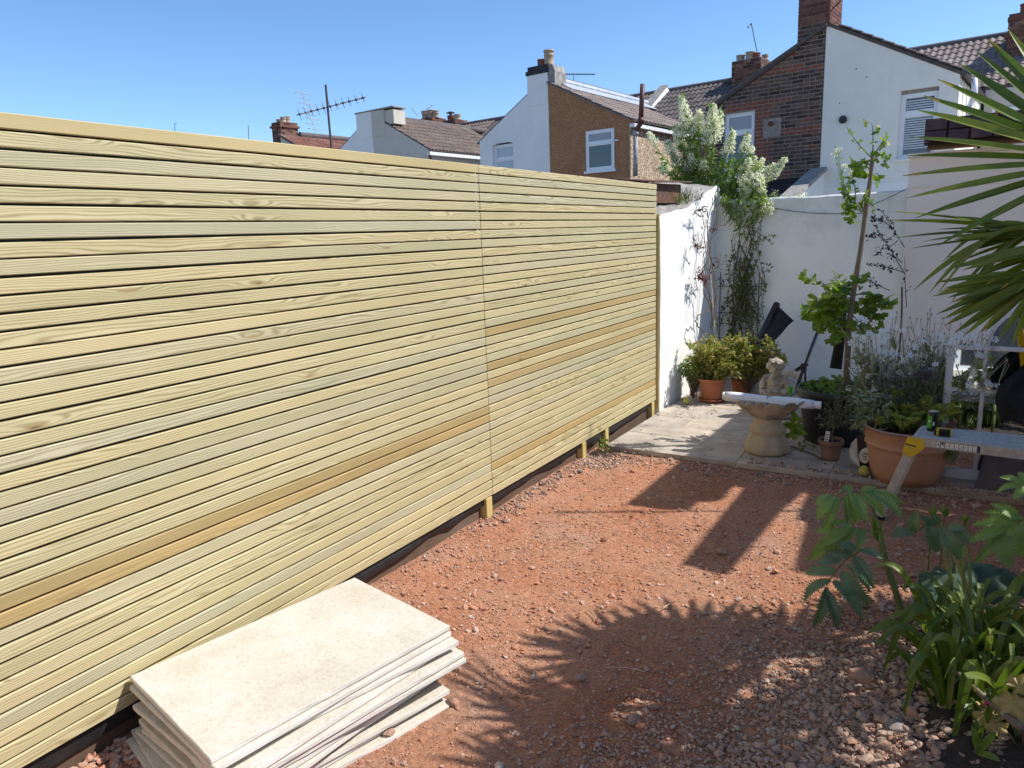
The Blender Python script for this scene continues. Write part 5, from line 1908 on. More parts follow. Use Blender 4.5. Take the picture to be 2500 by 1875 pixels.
sx0 = .122
lab = flat([(sx0, -.012), (sx0 + .198, -.012), (sx0 + .198, -.047), (sx0, -.047)], M['iron'], t, 'sticker_strip')
xs = [0, .020, .040, .064, .084, .104, .125, .145, .165, .185]
for k in range(9):
    a, b_ = sx0 + xs[k] + .0012, sx0 + xs[k + 1] - .0012
    o = flat([(a, -.0138), (b_, -.0138), (b_, -.0452), (a, -.0452)], M['label_white' if k != 1 else 'label_grey'], lab, 'sticker_panel', -.0016)
    if k == 0:
        flat([((a + b_) / 2, -.016), (b_ - .001, -.036), (a + .001, -.036)], M['black'], lab, 'warning_triangle', -.0020)
        flat([((a + b_) / 2, -.0195), (b_ - .0035, -.0345), (a + .0035, -.0345)], M['label_white'], lab, 'warning_triangle', -.0023)
        flat([((a + b_) / 2 - .0008, -.024), ((a + b_) / 2 + .0008, -.024), ((a + b_) / 2 + .0008, -.033), ((a + b_) / 2 - .0008, -.033)], M['black'], lab, 'exclamation_mark', -.0026)
    elif k == 1:
        flat([(a + .003, -.030), (b_ - .003, -.030), (b_ - .0015, -.044), (a + .0015, -.044)], M['label_white'], lab, 'pictogram', -.0020)
    else:
        g = Geo()
        r_ = random.Random(k)
        for _ in range(7 if k > 2 else 5):
            x = r_.uniform(a + .002, b_ - .006)
            z = r_.uniform(-.043, -.018)
            g.add(np.array([pf(x, -.0020, PT + z), pf(x + r_.uniform(.003, .005 if k > 2 else .009), -.0020, PT + z + r_.uniform(-.003, .003)), pf(x + .004, -.0020, PT + z - .0015)]), [(0, 1, 2)])
        part('pictogram', g, M['label_grey'], lab)
flat([(sx0 + .186, -.0125), (sx0 + .198, -.0125), (sx0 + .198, -.0465), (sx0 + .186, -.0465)], M['label_blue'], lab, 'sticker_panel', -.0018)
# maker's oval on the far rail, seen reversed in the mirror
g = Geo()
oc = (.34, -.026)
pts = [(oc[0] + .085 * math.cos(a), oc[1] + .021 * math.sin(a)) for a in np.linspace(0, 2 * math.pi, 33)[:-1]]
flat(pts, M['label_blue'], t, 'oval_badge', wd + .0015)
pts = [(oc[0] + .078 * math.cos(a), oc[1] + .017 * math.sin(a)) for a in np.linspace(0, 2 * math.pi, 33)[:-1]]
flat(pts, M['label_white'], t, 'oval_badge', wd + .0020)


def lettering(text, size, loc, x_axis, up, m, parent, name='lettering', thick=.0004):
    cu = bpy.data.curves.new('lettering', 'FONT')
    cu.body = text
    cu.size = size
    cu.align_x = 'CENTER'
    cu.align_y = 'CENTER'
    cu.extrude = thick
    ob = bpy.data.objects.new('lettering_source', cu)
    COL.objects.link(ob)
    me = bpy.data.meshes.new_from_object(ob.evaluated_get(bpy.context.evaluated_depsgraph_get()))
    bpy.data.objects.remove(ob)
    bpy.data.curves.remove(cu)
    x, z = norm(x_axis), norm(up)
    return piece(name, me, m, parent, mat3(x, z, np.cross(x, z), loc))


lettering('WERNER', .030, pf(oc[0], wd + .0026, PT + oc[1]), -PX, (0, 0, 1), M['label_blue'], t)

# drink can and tape measure on the platform
c = pf(.078, .165, PT)
t = thing('drink_can', 'tall black and green drink can standing on the work platform', 'can', tuple(c))
g = Geo().add(*lathe([(.02, 0.004), (.0225, 0), (.0265, .006), (.0265, .100), (.0225, .110), (.0215, .112)], 28, c))
part('can_body', g, M['can_black'], t, smooth=True)
g = Geo().add(*lathe([(.0228, .1095), (.0232, .1125), (.0215, .113), (.021, .108), (.001, .107)], 28, c))
part('can_lid', g, M['alu'], t, smooth=True)
def canpatch(a0, a1, z0, z1, m, name, r=.0268):
    V = []
    n = 8
    for k in range(n + 1):
        a = a0 + (a1 - a0) * k / n
        V += [(c[0] + r * math.cos(a), c[1] + r * math.sin(a), c[2] + z0), (c[0] + r * math.cos(a), c[1] + r * math.sin(a), c[2] + z1)]
    return part(name, Geo().add(V, [(2 * k, 2 * k + 2, 2 * k + 3, 2 * k + 1) for k in range(n)]), m, t, smooth=True)
canpatch(rad(195), rad(262), .018, .088, M['can_green'], 'can_print')
canpatch(rad(272), rad(290), .034, .056, M['label_white'], 'can_print', .0269)
lettering('go', .020, np.array([c[0] + .027 * math.cos(rad(238)), c[1] + .027 * math.sin(rad(238)) - .0008, c[2] + .060]), np.array([-math.sin(rad(238)), math.cos(rad(238)), 0]), (0, 0, 1), M['label_white'], t, thick=.0008)

c = pf(.142, .085, PT)
t = thing('tape_measure', 'black and yellow tape measure lying on the work platform', 'tape measure', tuple(c))
g = Geo()
for k in range(7):
    V, F = bevbox(.0072, .052, .034, .003)
    g.add(V + c + np.array([-.018 + k * .0078, 0, .0185]), F)
V, F = bevbox(.052, .046, .030, .006, 2)
g.add(V + c + np.array([0.004, 0, .0165]), F)
part('case', g, M['black'], t)
g = Geo()
for x, w in ((-.030, .006), (-.0225, .004), (.0345, .006)):
    V, F = bevbox(w, .054, .037, .0025)
    g.add(V + c + np.array([x, 0, .0195]), F)
V, F = bevbox(.06, .012, .004, .0015)
g.add(V + c + np.array([.002, .012, .0375]), F)
part('trim', g, M['yellow'], t)
V, F = bevbox(.012, .036, .030, .004)
part('nose', Geo().add(V + c + np.array([-.038, 0, .016]), F), M['black'], t)

# ------------------------------------------------------------------ yellow step ladder and the garment on it
t = thing('step_ladder', 'yellow fibreglass step ladder at the right edge beyond the platform', 'ladder', (2.9, 4.8, GZ))
lt, lb = hit(2494, 795, 1, 4.86), hit(2508, 905, 1, 4.80)
lb = lt + (lb - lt) * (GZ - lt[2]) / (lb[2] - lt[2])
def rail(a, b_): return bar(a, b_, .03, .066, (0, -1, .1), .003)
for nm, dx in (('rail', 0), ('rail', .46)):
    part(nm, Geo().add(*rail(lt + np.array([dx + .022, 0, 0]), lb + np.array([dx + .022, 0, 0]))), M['yellow_grp'], t)
for dx in (0.03, .43):
    part('rear_leg', Geo().add(*bar(lt + np.array([dx + .022, .05, -.02]), np.array([lb[0] + .02 + dx, lb[1] + .62, GZ]), .026, .05, (0, -1, .1), .003)), M['yellow_grp'], t)
for k in range(4):
    s_ = .16 + .22 * k
    p = lb + (lt - lb) * s_
    part('step', Geo().add(*bar(p + np.array([.044, .02, 0]), p + np.array([.46, .02, 0]), .09, .024, bev=.003)), M['alu'], t)
V, F = bevbox(.56, .20, .04, .01)
part('top_cap', Geo().add(V + lt + np.array([.252, .04, .01]), F), M['black'], t)
p = lt + (lb - lt) * .22
part('sticker', Geo().add(*bar(p + np.array([.022, -.0345, 0]), p + (lb - lt) * .12 + np.array([.022, -.0345, 0]), .022, .0012, (0, -1, .1))), M['label_red'], t)

g = Geo()                                                       # black garment slung over a rung
V, F = [], []
nU, nV = 16, 22
for i in range(nU):
    for k in range(nV):
        u, v = i / (nU - 1), k / (nV - 1)
        wdt = .05 + .085 * math.sin(min(1, v * 1.25) * 2.2)
        cx = 2.655 - .045 * math.sin(v * 2.4) + .02 * v
        V.append((cx + (u - .5) * 2 * wdt, 4.72 + .012 * math.sin(u * 17 + v * 4) + .02 * math.sin(u * 6 - v * 5) - .02 * v, .72 - v * .34 + .02 * math.sin(u * 7) * v))
for i in range(nU - 1):
    for k in range(nV - 1):
        a = i * nV + k
        F.append((a, a + 1, a + nV + 1, a + nV))
V2 = [(x, y + .014, z) for x, y, z in V]
F2 = [tuple(j + len(V) for j in f[::-1]) for f in F]
g.add(V + V2, F + F2)
solo('garment', g, M['cloth'], 'crumpled black garment hanging on the yellow step ladder', 'garment', None, (2.66, 4.72, .4), smooth=True)

# ------------------------------------------------------------------ made-up canopy out of view, its boards traced from the shadows they cast
t = thing('shadow_canopy', 'flat timber canopy on posts at the right, mostly outside the picture', 'canopy', (3.6, 6.4, GZ))
H = 2.9
sx, sy = SUN.x / SUN.z, SUN.y / SUN.z
def up_(x, y, h=H): return np.array([x + sx * h, y + sy * h, GZ + h])         # the point whose shadow falls at (x, y)
def deck_(name, pts, th=.04, h=H):
    A = [up_(x, y, h) for x, y in pts]
    n = len(A)
    g = Geo().add(np.array(A + [a + np.array([0, 0, th]) for a in A]), [tuple(range(n - 1, -1, -1)), tuple(range(n, 2 * n))] + [(k, (k + 1) % n, (k + 1) % n + n, k + n) for k in range(n)])
    return part(name, g, M['post'], t)
deck_('shadow_board', [(.655, 3.87), (1.0, 3.965), (1.005, 4.135), (1.12, 4.19), (1.12, 4.515), (1.205, 4.50), (1.56, 4.565), (2.85, 4.60), (2.85, 6.8), (.69, 6.8)])
deck_('shadow_board', [(1.205, 4.495), (1.213, 3.30), (1.425, 3.27), (1.48, 4.2), (1.535, 4.56)], .03)
deck_('shadow_board', [(1.585, 4.56), (1.60, 4.11), (1.66, 4.10), (1.715, 3.45), (2.6, 3.5), (2.7, 4.56)], .035)
a, b_ = up_(.30, 3.572), up_(1.66, 4.29)
part('shadow_wire', Geo().add(*tube([a, b_], .013, 5)), M['iron'], t)
for x, y in ((2.8, 6.6), (2.6, 3.6)):
    p = up_(x, y)
    part('post', Geo().add(*bar((p[0], p[1], GZ - .1), (p[0], p[1], GZ + H), .09, .09, (0, 1, 0))), M['post'], t)

# added wall behind the camera: sunlit, warms the shade, shows in the mirror
t = thing('bounce_wall', 'cream rendered rear house wall behind the viewpoint, seen only in reflections', 'house', (2.5, -3.0, GZ))
M['bounce_cream'] = render_wall('bounce_cream_render', (0.80, 0.745, 0.64), (0.6, 0.56, 0.5), (0.55, 0.54, 0.46), 0.3)
V, F = hprism([(-3.0, -.3), (7.0, -.3), (7.0, 5.2), (-3.0, 5.2)], [[(1.2, .0), (3.4, .0), (3.4, 2.1), (1.2, 2.1)], [(4.4, .9), (5.8, .9), (5.8, 2.1), (4.4, 2.1)]], 0, .25)
loc_ = np.stack([(V - HO) @ HU, (V - HO) @ HV, V[:, 2]], -1)
loc_[:, 1] -= 3.25
part('wall', Geo().add(loc_, F), M['bounce_cream'], t)
for x0, x1, z0, z1 in ((1.2, 3.4, 0, 2.1), (4.4, 5.8, .9, 2.1)):
    g = Geo()
    xm = (x0 + x1) / 2
    for a, b_ in ((x0, x0 + .07), (xm - .05, xm + .05), (x1 - .07, x1)): g.add(*box(a, b_, -3.16, -3.08, z0, z1))
    for a, b_ in ((x0 + .07, xm - .05), (xm + .05, x1 - .07)):
        g.add(*box(a, b_, -3.16, -3.08, z1 - .07, z1))
        g.add(*box(a, b_, -3.16, -3.08, z0, z0 + .07))
    w = part('window_frame', g, M['upvc'], t)
    part('window_pane', Geo().add(*box(x0 + .01, x1 - .01, -3.13, -3.11, z0 + .01, z1 - .01)), M['pane'], w)
# ================================================================== PLANTS
def tpl(V, F): return np.array(V, float), np.array(F)


# leaf templates: base at the origin, blade along +Y, face +Z
LANCE = tpl([(0, 0, 0), (-.16, .35, .03), (.16, .35, .03), (0, .40, -.02), (-.11, .72, 0), (.11, .72, 0), (0, 1, -.10)],
            [(0, 3, 1), (0, 2, 3), (1, 3, 4), (3, 2, 5), (4, 3, 6), (3, 5, 6)])
OVAL = tpl([(0, 0, 0), (-.30, .30, .05), (.30, .30, .05), (0, .45, -.02), (-.30, .65, .03), (.30, .65, .03), (0, 1, -.08)],
           [(0, 3, 1), (0, 2, 3), (1, 3, 4), (3, 2, 5), (4, 3, 6), (3, 5, 6)])
_a = np.linspace(rad(-62), rad(62), 9)
FAN = tpl([(0, 0, 0)] + [(math.sin(x) * (1.0 + .05 * (-1) ** i) * (.62 if i == 4 else 1), math.cos(x) * (1.0 + .05 * (-1) ** i) * (.62 if i == 4 else 1), .10 * math.cos(x * 2.2) * (1 if i % 2 else .6) - .12) for i, x in enumerate(_a)],
          [(0, i + 2, i + 1) for i in range(8)])
STAR = tpl([(0, 0, .0)] + [p for k in range(5) for p in ((math.sin(rad(72 * k - 26)) * .85, math.cos(rad(72 * k - 26)) * .85, .06), (math.sin(rad(72 * k)) * 1.0, math.cos(rad(72 * k)) * 1.0, .0), (math.sin(rad(72 * k + 26)) * .85, math.cos(rad(72 * k + 26)) * .85, .06))],
           [f for k in range(5) for f in ((0, 2 + 3 * k, 1 + 3 * k), (0, 3 + 3 * k, 2 + 3 * k))])
TINY = tpl([(-.5, 0, 0), (.5, 0, 0), (.5, 1, .1), (-.5, 1, -.1)], [(0, 1, 2, 3)])
LOBED = None

M['lf_valerian'] = island('valerian_leaves', [(0, (0.14, 0.22, 0.055)), (0.6, (0.22, 0.31, 0.085)), (1, (0.33, 0.39, 0.10))], 0.6, trans=.3)
M['fl_white'] = island('white_florets', [(0, (0.86, 0.86, 0.70)), (0.6, (0.92, 0.92, 0.82)), (0.85, (0.86, 0.86, 0.66)), (1, (0.55, 0.63, 0.24))], 0.8, trans=.5, tcol=(1.0, 1.0, .85), mottle=0)
M['fl_yellowish'] = island('yellowish_florets', [(0, (0.50, 0.55, 0.20)), (1, (0.62, 0.62, 0.30))], 0.8, trans=.3)
M['lf_ginkgo'] = island('ginkgo_leaves', [(0, (0.11, 0.18, 0.02)), (0.6, (0.16, 0.245, 0.03)), (1, (0.26, 0.32, 0.045))], 0.5, trans=.45)
M['lf_bush'] = island('mottled_bush_leaves', [(0, (0.13, 0.18, 0.035)), (0.35, (0.26, 0.29, 0.055)), (0.65, (0.40, 0.38, 0.09)), (0.9, (0.34, 0.20, 0.09)), (1, (0.50, 0.44, 0.18))], 0.6, trans=.3)
M['lf_vine'] = island('vine_leaves', [(0, (0.09, 0.13, 0.035)), (0.5, (0.16, 0.22, 0.06)), (0.8, (0.20, 0.17, 0.08)), (1, (0.28, 0.33, 0.09))], 0.6, trans=.3)
M['lf_purple'] = island('purple_vine_leaves', [(0, (0.06, 0.025, 0.03)), (0.6, (0.10, 0.03, 0.035)), (1, (0.16, 0.05, 0.05))], 0.6, trans=.25, tcol=(1.4, .6, .6))
M['lf_dark'] = island('dark_small_leaves', [(0, (0.035, 0.035, 0.045)), (0.7, (0.055, 0.05, 0.06)), (1, (0.10, 0.045, 0.06))], 0.6)
M['lf_palm'] = island('palm_blades', [(0, (0.09, 0.14, 0.02)), (0.6, (0.135, 0.19, 0.028)), (1, (0.20, 0.245, 0.04))], 0.36, trans=.35, spec=.5, mottle=.15)
M['palm_tip'] = island('yellowed_palm_tips', [(0, (0.42, 0.30, 0.04)), (1, (0.30, 0.24, 0.05))], 0.5, trans=.3)
M['lf_melianthus'] = island('bluish_serrated_leaflets', [(0, (0.13, 0.23, 0.085)), (0.5, (0.18, 0.29, 0.095)), (1, (0.25, 0.36, 0.10))], 0.45, trans=.25, spec=.45, mottle=.12)
M['lf_strap'] = island('strap_leaves', [(0, (0.065, 0.11, 0.014)), (0.5, (0.11, 0.165, 0.022)), (0.9, (0.18, 0.235, 0.035)), (1, (0.28, 0.23, 0.08))], 0.38, trans=.32, spec=.5, mottle=.15)
M['lf_silver'] = island('silver_leaves', [(0, (0.18, 0.22, 0.13)), (0.6, (0.26, 0.30, 0.20)), (1, (0.38, 0.42, 0.31))], 0.8, trans=.2)
M['fl_star'] = island('white_petals', [(0, (0.78, 0.80, 0.78)), (1, (0.84, 0.85, 0.83))], 0.6, trans=.25, tcol=(1, 1, 1), mottle=0)
M['lf_olive'] = island('olive_leaves', [(0, (0.10, 0.125, 0.085)), (0.6, (0.16, 0.19, 0.13)), (1, (0.24, 0.27, 0.20))], 0.55, trans=.15)
M['lf_fern'] = island('fern_fronds', [(0, (0.14, 0.20, 0.03)), (0.5, (0.34, 0.37, 0.05)), (1, (0.52, 0.46, 0.09))], 0.6, trans=.35)
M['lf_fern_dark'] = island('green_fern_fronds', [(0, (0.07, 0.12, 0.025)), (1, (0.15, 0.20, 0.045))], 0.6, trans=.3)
M['lf_lavender'] = island('lavender_leaves', [(0, (0.10, 0.12, 0.085)), (1, (0.19, 0.21, 0.15))], 0.7, trans=.15)
M['fl_purple'] = island('dull_purple_florets', [(0, (0.075, 0.05, 0.11)), (1, (0.13, 0.085, 0.17))], 0.7)
M['lf_round'] = island('large_veined_leaves', [(0, (0.05, 0.095, 0.055)), (1, (0.085, 0.135, 0.075))], 0.5, .5, 60, trans=.2)
M['lf_gold'] = island('golden_lobed_leaves', [(0, (0.42, 0.31, 0.13)), (1, (0.50, 0.38, 0.16))], 0.6, .3, 60, trans=.25, mottle=.2, mscale=40)
M['lf_green'] = island('fresh_green_leaves', [(0, (0.12, 0.20, 0.04)), (1, (0.21, 0.29, 0.07))], 0.55, trans=.35)
M['lf_shrub'] = island('dark_shrub_leaves', [(0, (0.045, 0.08, 0.025)), (0.6, (0.07, 0.115, 0.035)), (1, (0.11, 0.16, 0.05))], 0.5, trans=.25)


def jit(n, s): return rng.normal(0, s, (n, 3))


def leaf_along(P, n, size, spread=.8, out=None, t0=.1):
    """Positions and directions of n leaves along a stem polyline."""
    P = np.asarray(P)
    s = rng.uniform(t0, 1, n) * (len(P) - 1)
    i = np.minimum(s.astype(int), len(P) - 2)
    f = (s - i)[:, None]
    pos = P[i] * (1 - f) + P[i + 1] * f
    T = P[i + 1] - P[i]
    T /= np.linalg.norm(T, axis=1)[:, None]
    D = T * .5 + jit(n, 1.0) * spread
    return pos, D / np.linalg.norm(D, axis=1)[:, None], size * rng.uniform(.6, 1.25, n)


# ------------------------------------------------------------------ white valerian on top of the wall
t = thing('white_valerian', 'large clump of white flowered valerian growing out of the wall corner top', 'plant', (.15, 7.95, 1.85))
c7 = lambda x, y: (1560 + x * .21696, 200 + y * .21696)
spikes = [(485, 185, 1.5), (680, 335, 1.1), (640, 400, .8), (835, 260, 1.3), (910, 330, 1.3), (870, 420, 1.2), (1060, 565, 1.2), (1225, 600, .9), (120, 580, .7), (410, 500, 1.1), (325, 665, .7), (370, 790, .9), (510, 700, .8),
          (590, 700, .7), (280, 900, .6), (520, 880, .8), (590, 820, .7), (730, 880, .5), (780, 560, .7), (700, 450, .8), (480, 480, .7), (560, 400, .9), (450, 640, .7), (1640, 870, 1.3), (1520, 930, .8), (1390, 870, .8), (1300, 850, .8), (1240, 870, .6),
          (1380, 1140, 1.0), (1230, 1230, 1.2), (1180, 1310, .6), (1400, 1250, .8), (1400, 1420, .8), (1480, 1480, .8), (1360, 1490, .5), (1270, 730, .4), (240, 960, .6), (650, 1040, .5), (1200, 930, .8), (1360, 1060, .7), (1460, 960, .6), (1450, 1010, .6)]
leafg, flg, stemg = Geo(), Geo(), Geo()
bases = [np.array([-.24, 8.02, 1.95]), np.array([-.04, 8.0, 1.90]), np.array([.14, 7.97, 1.84]), np.array([.24, 7.93, 1.80])]
for (x, y, s) in spikes:
    sx_, sy_ = c7(x, y)
    tip = hit(sx_, sy_, 1, 7.95 + rng.uniform(-.12, .14))
    if y > 1100: tip = hit(sx_, sy_, 1, 7.72 + rng.uniform(-.04, .02))
    b0 = bases[min(3, max(0, int((tip[0] + .25) / .22)))] + jit(1, .05)[0] * np.array([1, 1, .3])
    P = curve(b0, tip, (.10 * (tip[0] - b0[0]), -.03, .10 if tip[2] < 1.95 else -.02), 9)
    stemg.add(*tube(P, np.linspace(.006, .003, 9), 4))
    L = np.linalg.norm(tip - b0)
    pos, D, S = leaf_along(P, int(22 + L * 50), .075, .6)
    D[:, 2] += .15
    swarm(leafg, LANCE, pos, frames(D), S * np.where(rng.uniform(size=len(S)) < .3, .7, 1.0))
    n = int(420 * s)
    h = .19 * s ** 1.0
    ax = norm(P[-1] - P[-3])
    u = rng.uniform(0, 1, n) ** .8
    wdt = .058 * s ** .6 * (1 - u) ** .6 + .010
    k = 7
    cl = rng.integers(0, k, n) * 2 * math.pi / k + np.floor(u * 5)
    R_ = rng.normal(0, 1, (n, 3))
    R_ /= np.linalg.norm(R_, axis=1)[:, None]
    off = np.stack([np.cos(cl), np.sin(cl), 0 * cl], -1) * (wdt * .8)[:, None] + R_ * (.024 * (1 - u * .5))[:, None]
    pos = tip - ax * h + ax * (u * h * 1.05)[:, None] + off
    swarm(flg, TINY, pos, rand_rot(n), rng.uniform(.009, .0165, n))
nn = 1300                                                        # leafy heart of the clump
base = np.stack([rng.uniform(-.50, .42, nn), rng.uniform(7.86, 8.14, nn), 1.80 + rng.uniform(0, 1, nn) ** 1.6 * .42 * 1], -1)
base[:, 2] -= np.clip(base[:, 0] - .1, 0, 1) * .25
base[:, 2] = np.where(base[:, 0] < -.2, 1.93 + (base[:, 2] - 1.80) * .7, base[:, 2])
swarm(leafg, LANCE, base, frames(jit(nn, 1) + np.array([0, -.2, .5])), rng.uniform(.05, .10, nn))
nn = 380                                                        # part hanging down the wall face
x_ = rng.uniform(.10, .52, nn)
base = np.stack([x_, rng.uniform(7.62, 7.74, nn), 1.80 - rng.uniform(0, 1, nn) ** 1.3 * .40 * (1 - np.abs(x_ - .34) / .3)], -1)
swarm(leafg, LANCE, base, frames(jit(nn, 1) + np.array([.2, -.4, .0])), rng.uniform(.04, .085, nn))
part('stems', stemg, M['stem_green'], t)
part('leaves', leafg, M['lf_valerian'], t)
part('flower_heads', flg, M['fl_white'], t, kind='stuff')

# small weeds on top of the walls
t = thing('wall_weed', 'small grassy weed with dry stalks on the mossy side wall top', 'plant', (-.03, 6.7, 1.75))
g = Geo()
for k in range(70):
    b0 = np.array([rng.uniform(-.10, .015), rng.uniform(6.62, 7.15), 0])
    b0[2] = 1.73 + max(0, .02 - b0[0]) * .42 + max(0, b0[1] - 6.9) * .25
    V, F = ribbon(curve(b0, b0 + np.array([rng.normal(0, .04), rng.normal(0, .05), rng.uniform(.05, .13)]), (0, 0, .01), 4), [.005, .005, .004, .001], np.array([.5, -1, .2]))
    g.add(V, F)
part('grass_blades', g, M['lf_vine'], t)
t = thing('valerian_seedling', 'single slim valerian shoot beyond the back wall beside the ginkgo top', 'plant', (1.0, 8.1, 1.7))
g, fg, sg = Geo(), Geo(), Geo()
for (x, y) in ((2046, 360), (2040, 372), (2062, 402), (2080, 420), (2090, 425)):
    tip = hit(x, y, 1, 8.1)
    b0 = hit(2068, 486, 1, 8.1) + jit(1, .03)[0]
    P = curve(b0, tip, (-.03, 0, 0), 7)
    sg.add(*tube(P, np.linspace(.005, .002, 7), 4))
    pos, D, S = leaf_along(P, 16, .05, .6)
    swarm(g, LANCE, pos, frames(D), S)
    n = 60
    swarm(fg, TINY, tip + jit(n, .016) - np.array([0, 0, .02]), rand_rot(n), rng.uniform(.006, .010, n))
part('stems', sg, M['stem_green'], t)
part('leaves', g, M['lf_valerian'], t)
part('flower_heads', fg, M['fl_white'], t, kind='stuff')
t = thing('coping_weed', 'small flowering weed growing on the back wall top near the slated roof', 'plant', (.8, 7.9, 1.79))
g, fg = Geo(), Geo()
for (x, y) in ((1920, 478), (1958, 474), (1968, 476), (1950, 480), (1890, 470)):
    c = hit(x, y, 1, 7.88)
    n = 26
    swarm(g, LANCE, c + jit(n, .02) - np.array([0, 0, .03]), frames(jit(n, 1)), rng.uniform(.015, .03, n))
    swarm(fg, TINY, c + jit(20, .02), rand_rot(20), rng.uniform(.006, .009, 20))
part('leaves', g, M['lf_valerian'], t)
part('flower_heads', fg, M['fl_white'], t, kind='stuff')

# ------------------------------------------------------------------ climbers in the corner, trellis, cane
t = thing('wall_trellis', 'thin dark wire trellis standing in the wall corner under the climber', 'trellis', (.25, 7.66, PZ))
for x in (.10, .24, .38, .50):
    part('upright', Geo().add(*tube([(x, 7.69, PZ), (x, 7.69, 1.25 - abs(x - .3))], .005, 6)), M['iron'], t)
for z in (.35, .62, .9):
    part('crossbar', Geo().add(*tube([(.08, 7.685, z), (.52, 7.685, z)], .004, 6)), M['iron'], t)
a, b_ = hit(1746, 815, 1, 7.2), hit(1727, 570, 1, 7.35)
solo('bamboo_cane', Geo().add(*tube([a - (b_ - a) * .35, b_], .007, 8)), plain('pale_cane', (.48, .42, .33), (.38, .33, .25), .7, 20), 'tall pale cane standing in front of the corner climber', 'cane')

t = thing('green_climber', 'twining green climber with thin brown stems on the back wall in the corner', 'plant', (.33, 7.68, PZ))
sg, lg = Geo(), Geo()
c4 = lambda x, y: (1550 + x * .39174, 450 + y * .39174)
for k in range(46):
    x0 = rng.uniform(.10, .58)
    z0, z1 = rng.uniform(-.05, .6), rng.uniform(.8, 1.72)
    n = 12
    w = rng.uniform(.02, .06)
    ph = rng.uniform(0, 6)
    zz = np.linspace(z0, z1, n)
    xx = x0 + (rng.uniform(.2, .5) - x0) * np.linspace(0, 1, n) + w * np.sin(zz * rng.uniform(5, 11) + ph) + np.cumsum(rng.normal(0, .008, n))
    yy = np.clip(7.68 - np.abs(.035 * np.sin(zz * 6 + ph)) + rng.normal(0, .008, n), 7.4, 7.735)
    P = np.stack([xx, yy, zz], -1)
    sg.add(*tube(P, rng.uniform(.0015, .0035), 4, cap=False))
    pos, D, S = leaf_along(P, 28, .038, .8)
    swarm(lg, OVAL, pos, frames(D), S)
for (x0, y0, x1, y1, dx, dz) in ((720, 400, 870, 320, .06, .05), (760, 560, 790, 490, .12, 0), (700, 640, 790, 540, .10, -.02), (700, 250, 850, 370, .08, -.05), (730, 930, 800, 800, -.03, .02), (700, 600, 720, 950, .03, 0), (640, 260, 560, 140, -.02, .05), (600, 200, 520, 60, -.02, .03)):
    P = curve(hit(*c4(x0, y0), 1, 7.66), hit(*c4(x1, y1), 1, 7.62), (dx, -.03, dz), 10)
    sg.add(*tube(P, .0018, 4))
    pos, D, S = leaf_along(P, 14, .032, .8)
    swarm(lg, OVAL, pos, frames(D), S)
part('stems', sg, M['stem_brown'], t)
part('leaves', lg, M['lf_vine'], t)

t = thing('purple_climber', 'bare climbing vine with purple leaves against the white side wall', 'plant', (.12, 7.3, PZ))
sg, lg = Geo(), Geo()
paths = [[(430, 930), (385, 870), (390, 820), (470, 780), (440, 690), (425, 610), (430, 500), (440, 380), (430, 260), (420, 190), (400, 140)],
         [(470, 900), (480, 760), (450, 640), (470, 520), (460, 380), (450, 230), (490, 100), (510, 30)],
         [(490, 880), (500, 700), (490, 560), (470, 420), (480, 300), (520, 200), (530, 120)],
         [(440, 640), (420, 560), (380, 545)], [(430, 400), (400, 385), (375, 395)], [(420, 200), (380, 180), (370, 175)], [(480, 300), (510, 270), (560, 250)], [(430, 600), (500, 520), (520, 510)]]
for pth in paths:
    pts = np.array([hit(*c4(x, y), 0, .10 + .05 * rng.uniform() + .12 * max(0, (x - 440) / 120)) for x, y in pth])
    s = np.linspace(0, len(pts) - 1, len(pts) * 4)
    i = np.minimum(s.astype(int), len(pts) - 2)
    P = pts[i] * (1 - (s - i))[:, None] + pts[i + 1] * (s - i)[:, None] + rng.normal(0, .006, (len(s), 3))
    sg.add(*tube(P, np.linspace(.0065, .003, len(P)), 5))
    for k in range(7):
        j = rng.integers(3, len(P)) if len(P) > 4 else 2
        sg.add(*tube(curve(P[j], P[j] + np.array([rng.uniform(-.02, .10), rng.normal(0, .10), rng.uniform(-.05, .16)]), (.01, 0, .02), 5), .0018, 4))
for (x, y, n, s) in ((400, 565, 26, .07), (420, 590, 12, .06), (385, 395, 14, .06), (420, 155, 16, .06), (405, 75, 18, .045), (490, 275, 10, .05), (540, 600, 14, .055), (510, 515, 8, .05), (520, 150, 5, .045), (440, 240, 8, .04)):
    c = hit(*c4(x, y), 0, .13 if y > 100 else .04)
    swarm(lg, LANCE, c + jit(n, .022), frames(jit(n, 1) + np.array([.2, -.3, -.4])), s * rng.uniform(.6, 1.2, n))
part('stems', sg, M['stem_brown'], t)
part('leaves', lg, M['lf_purple'], t)


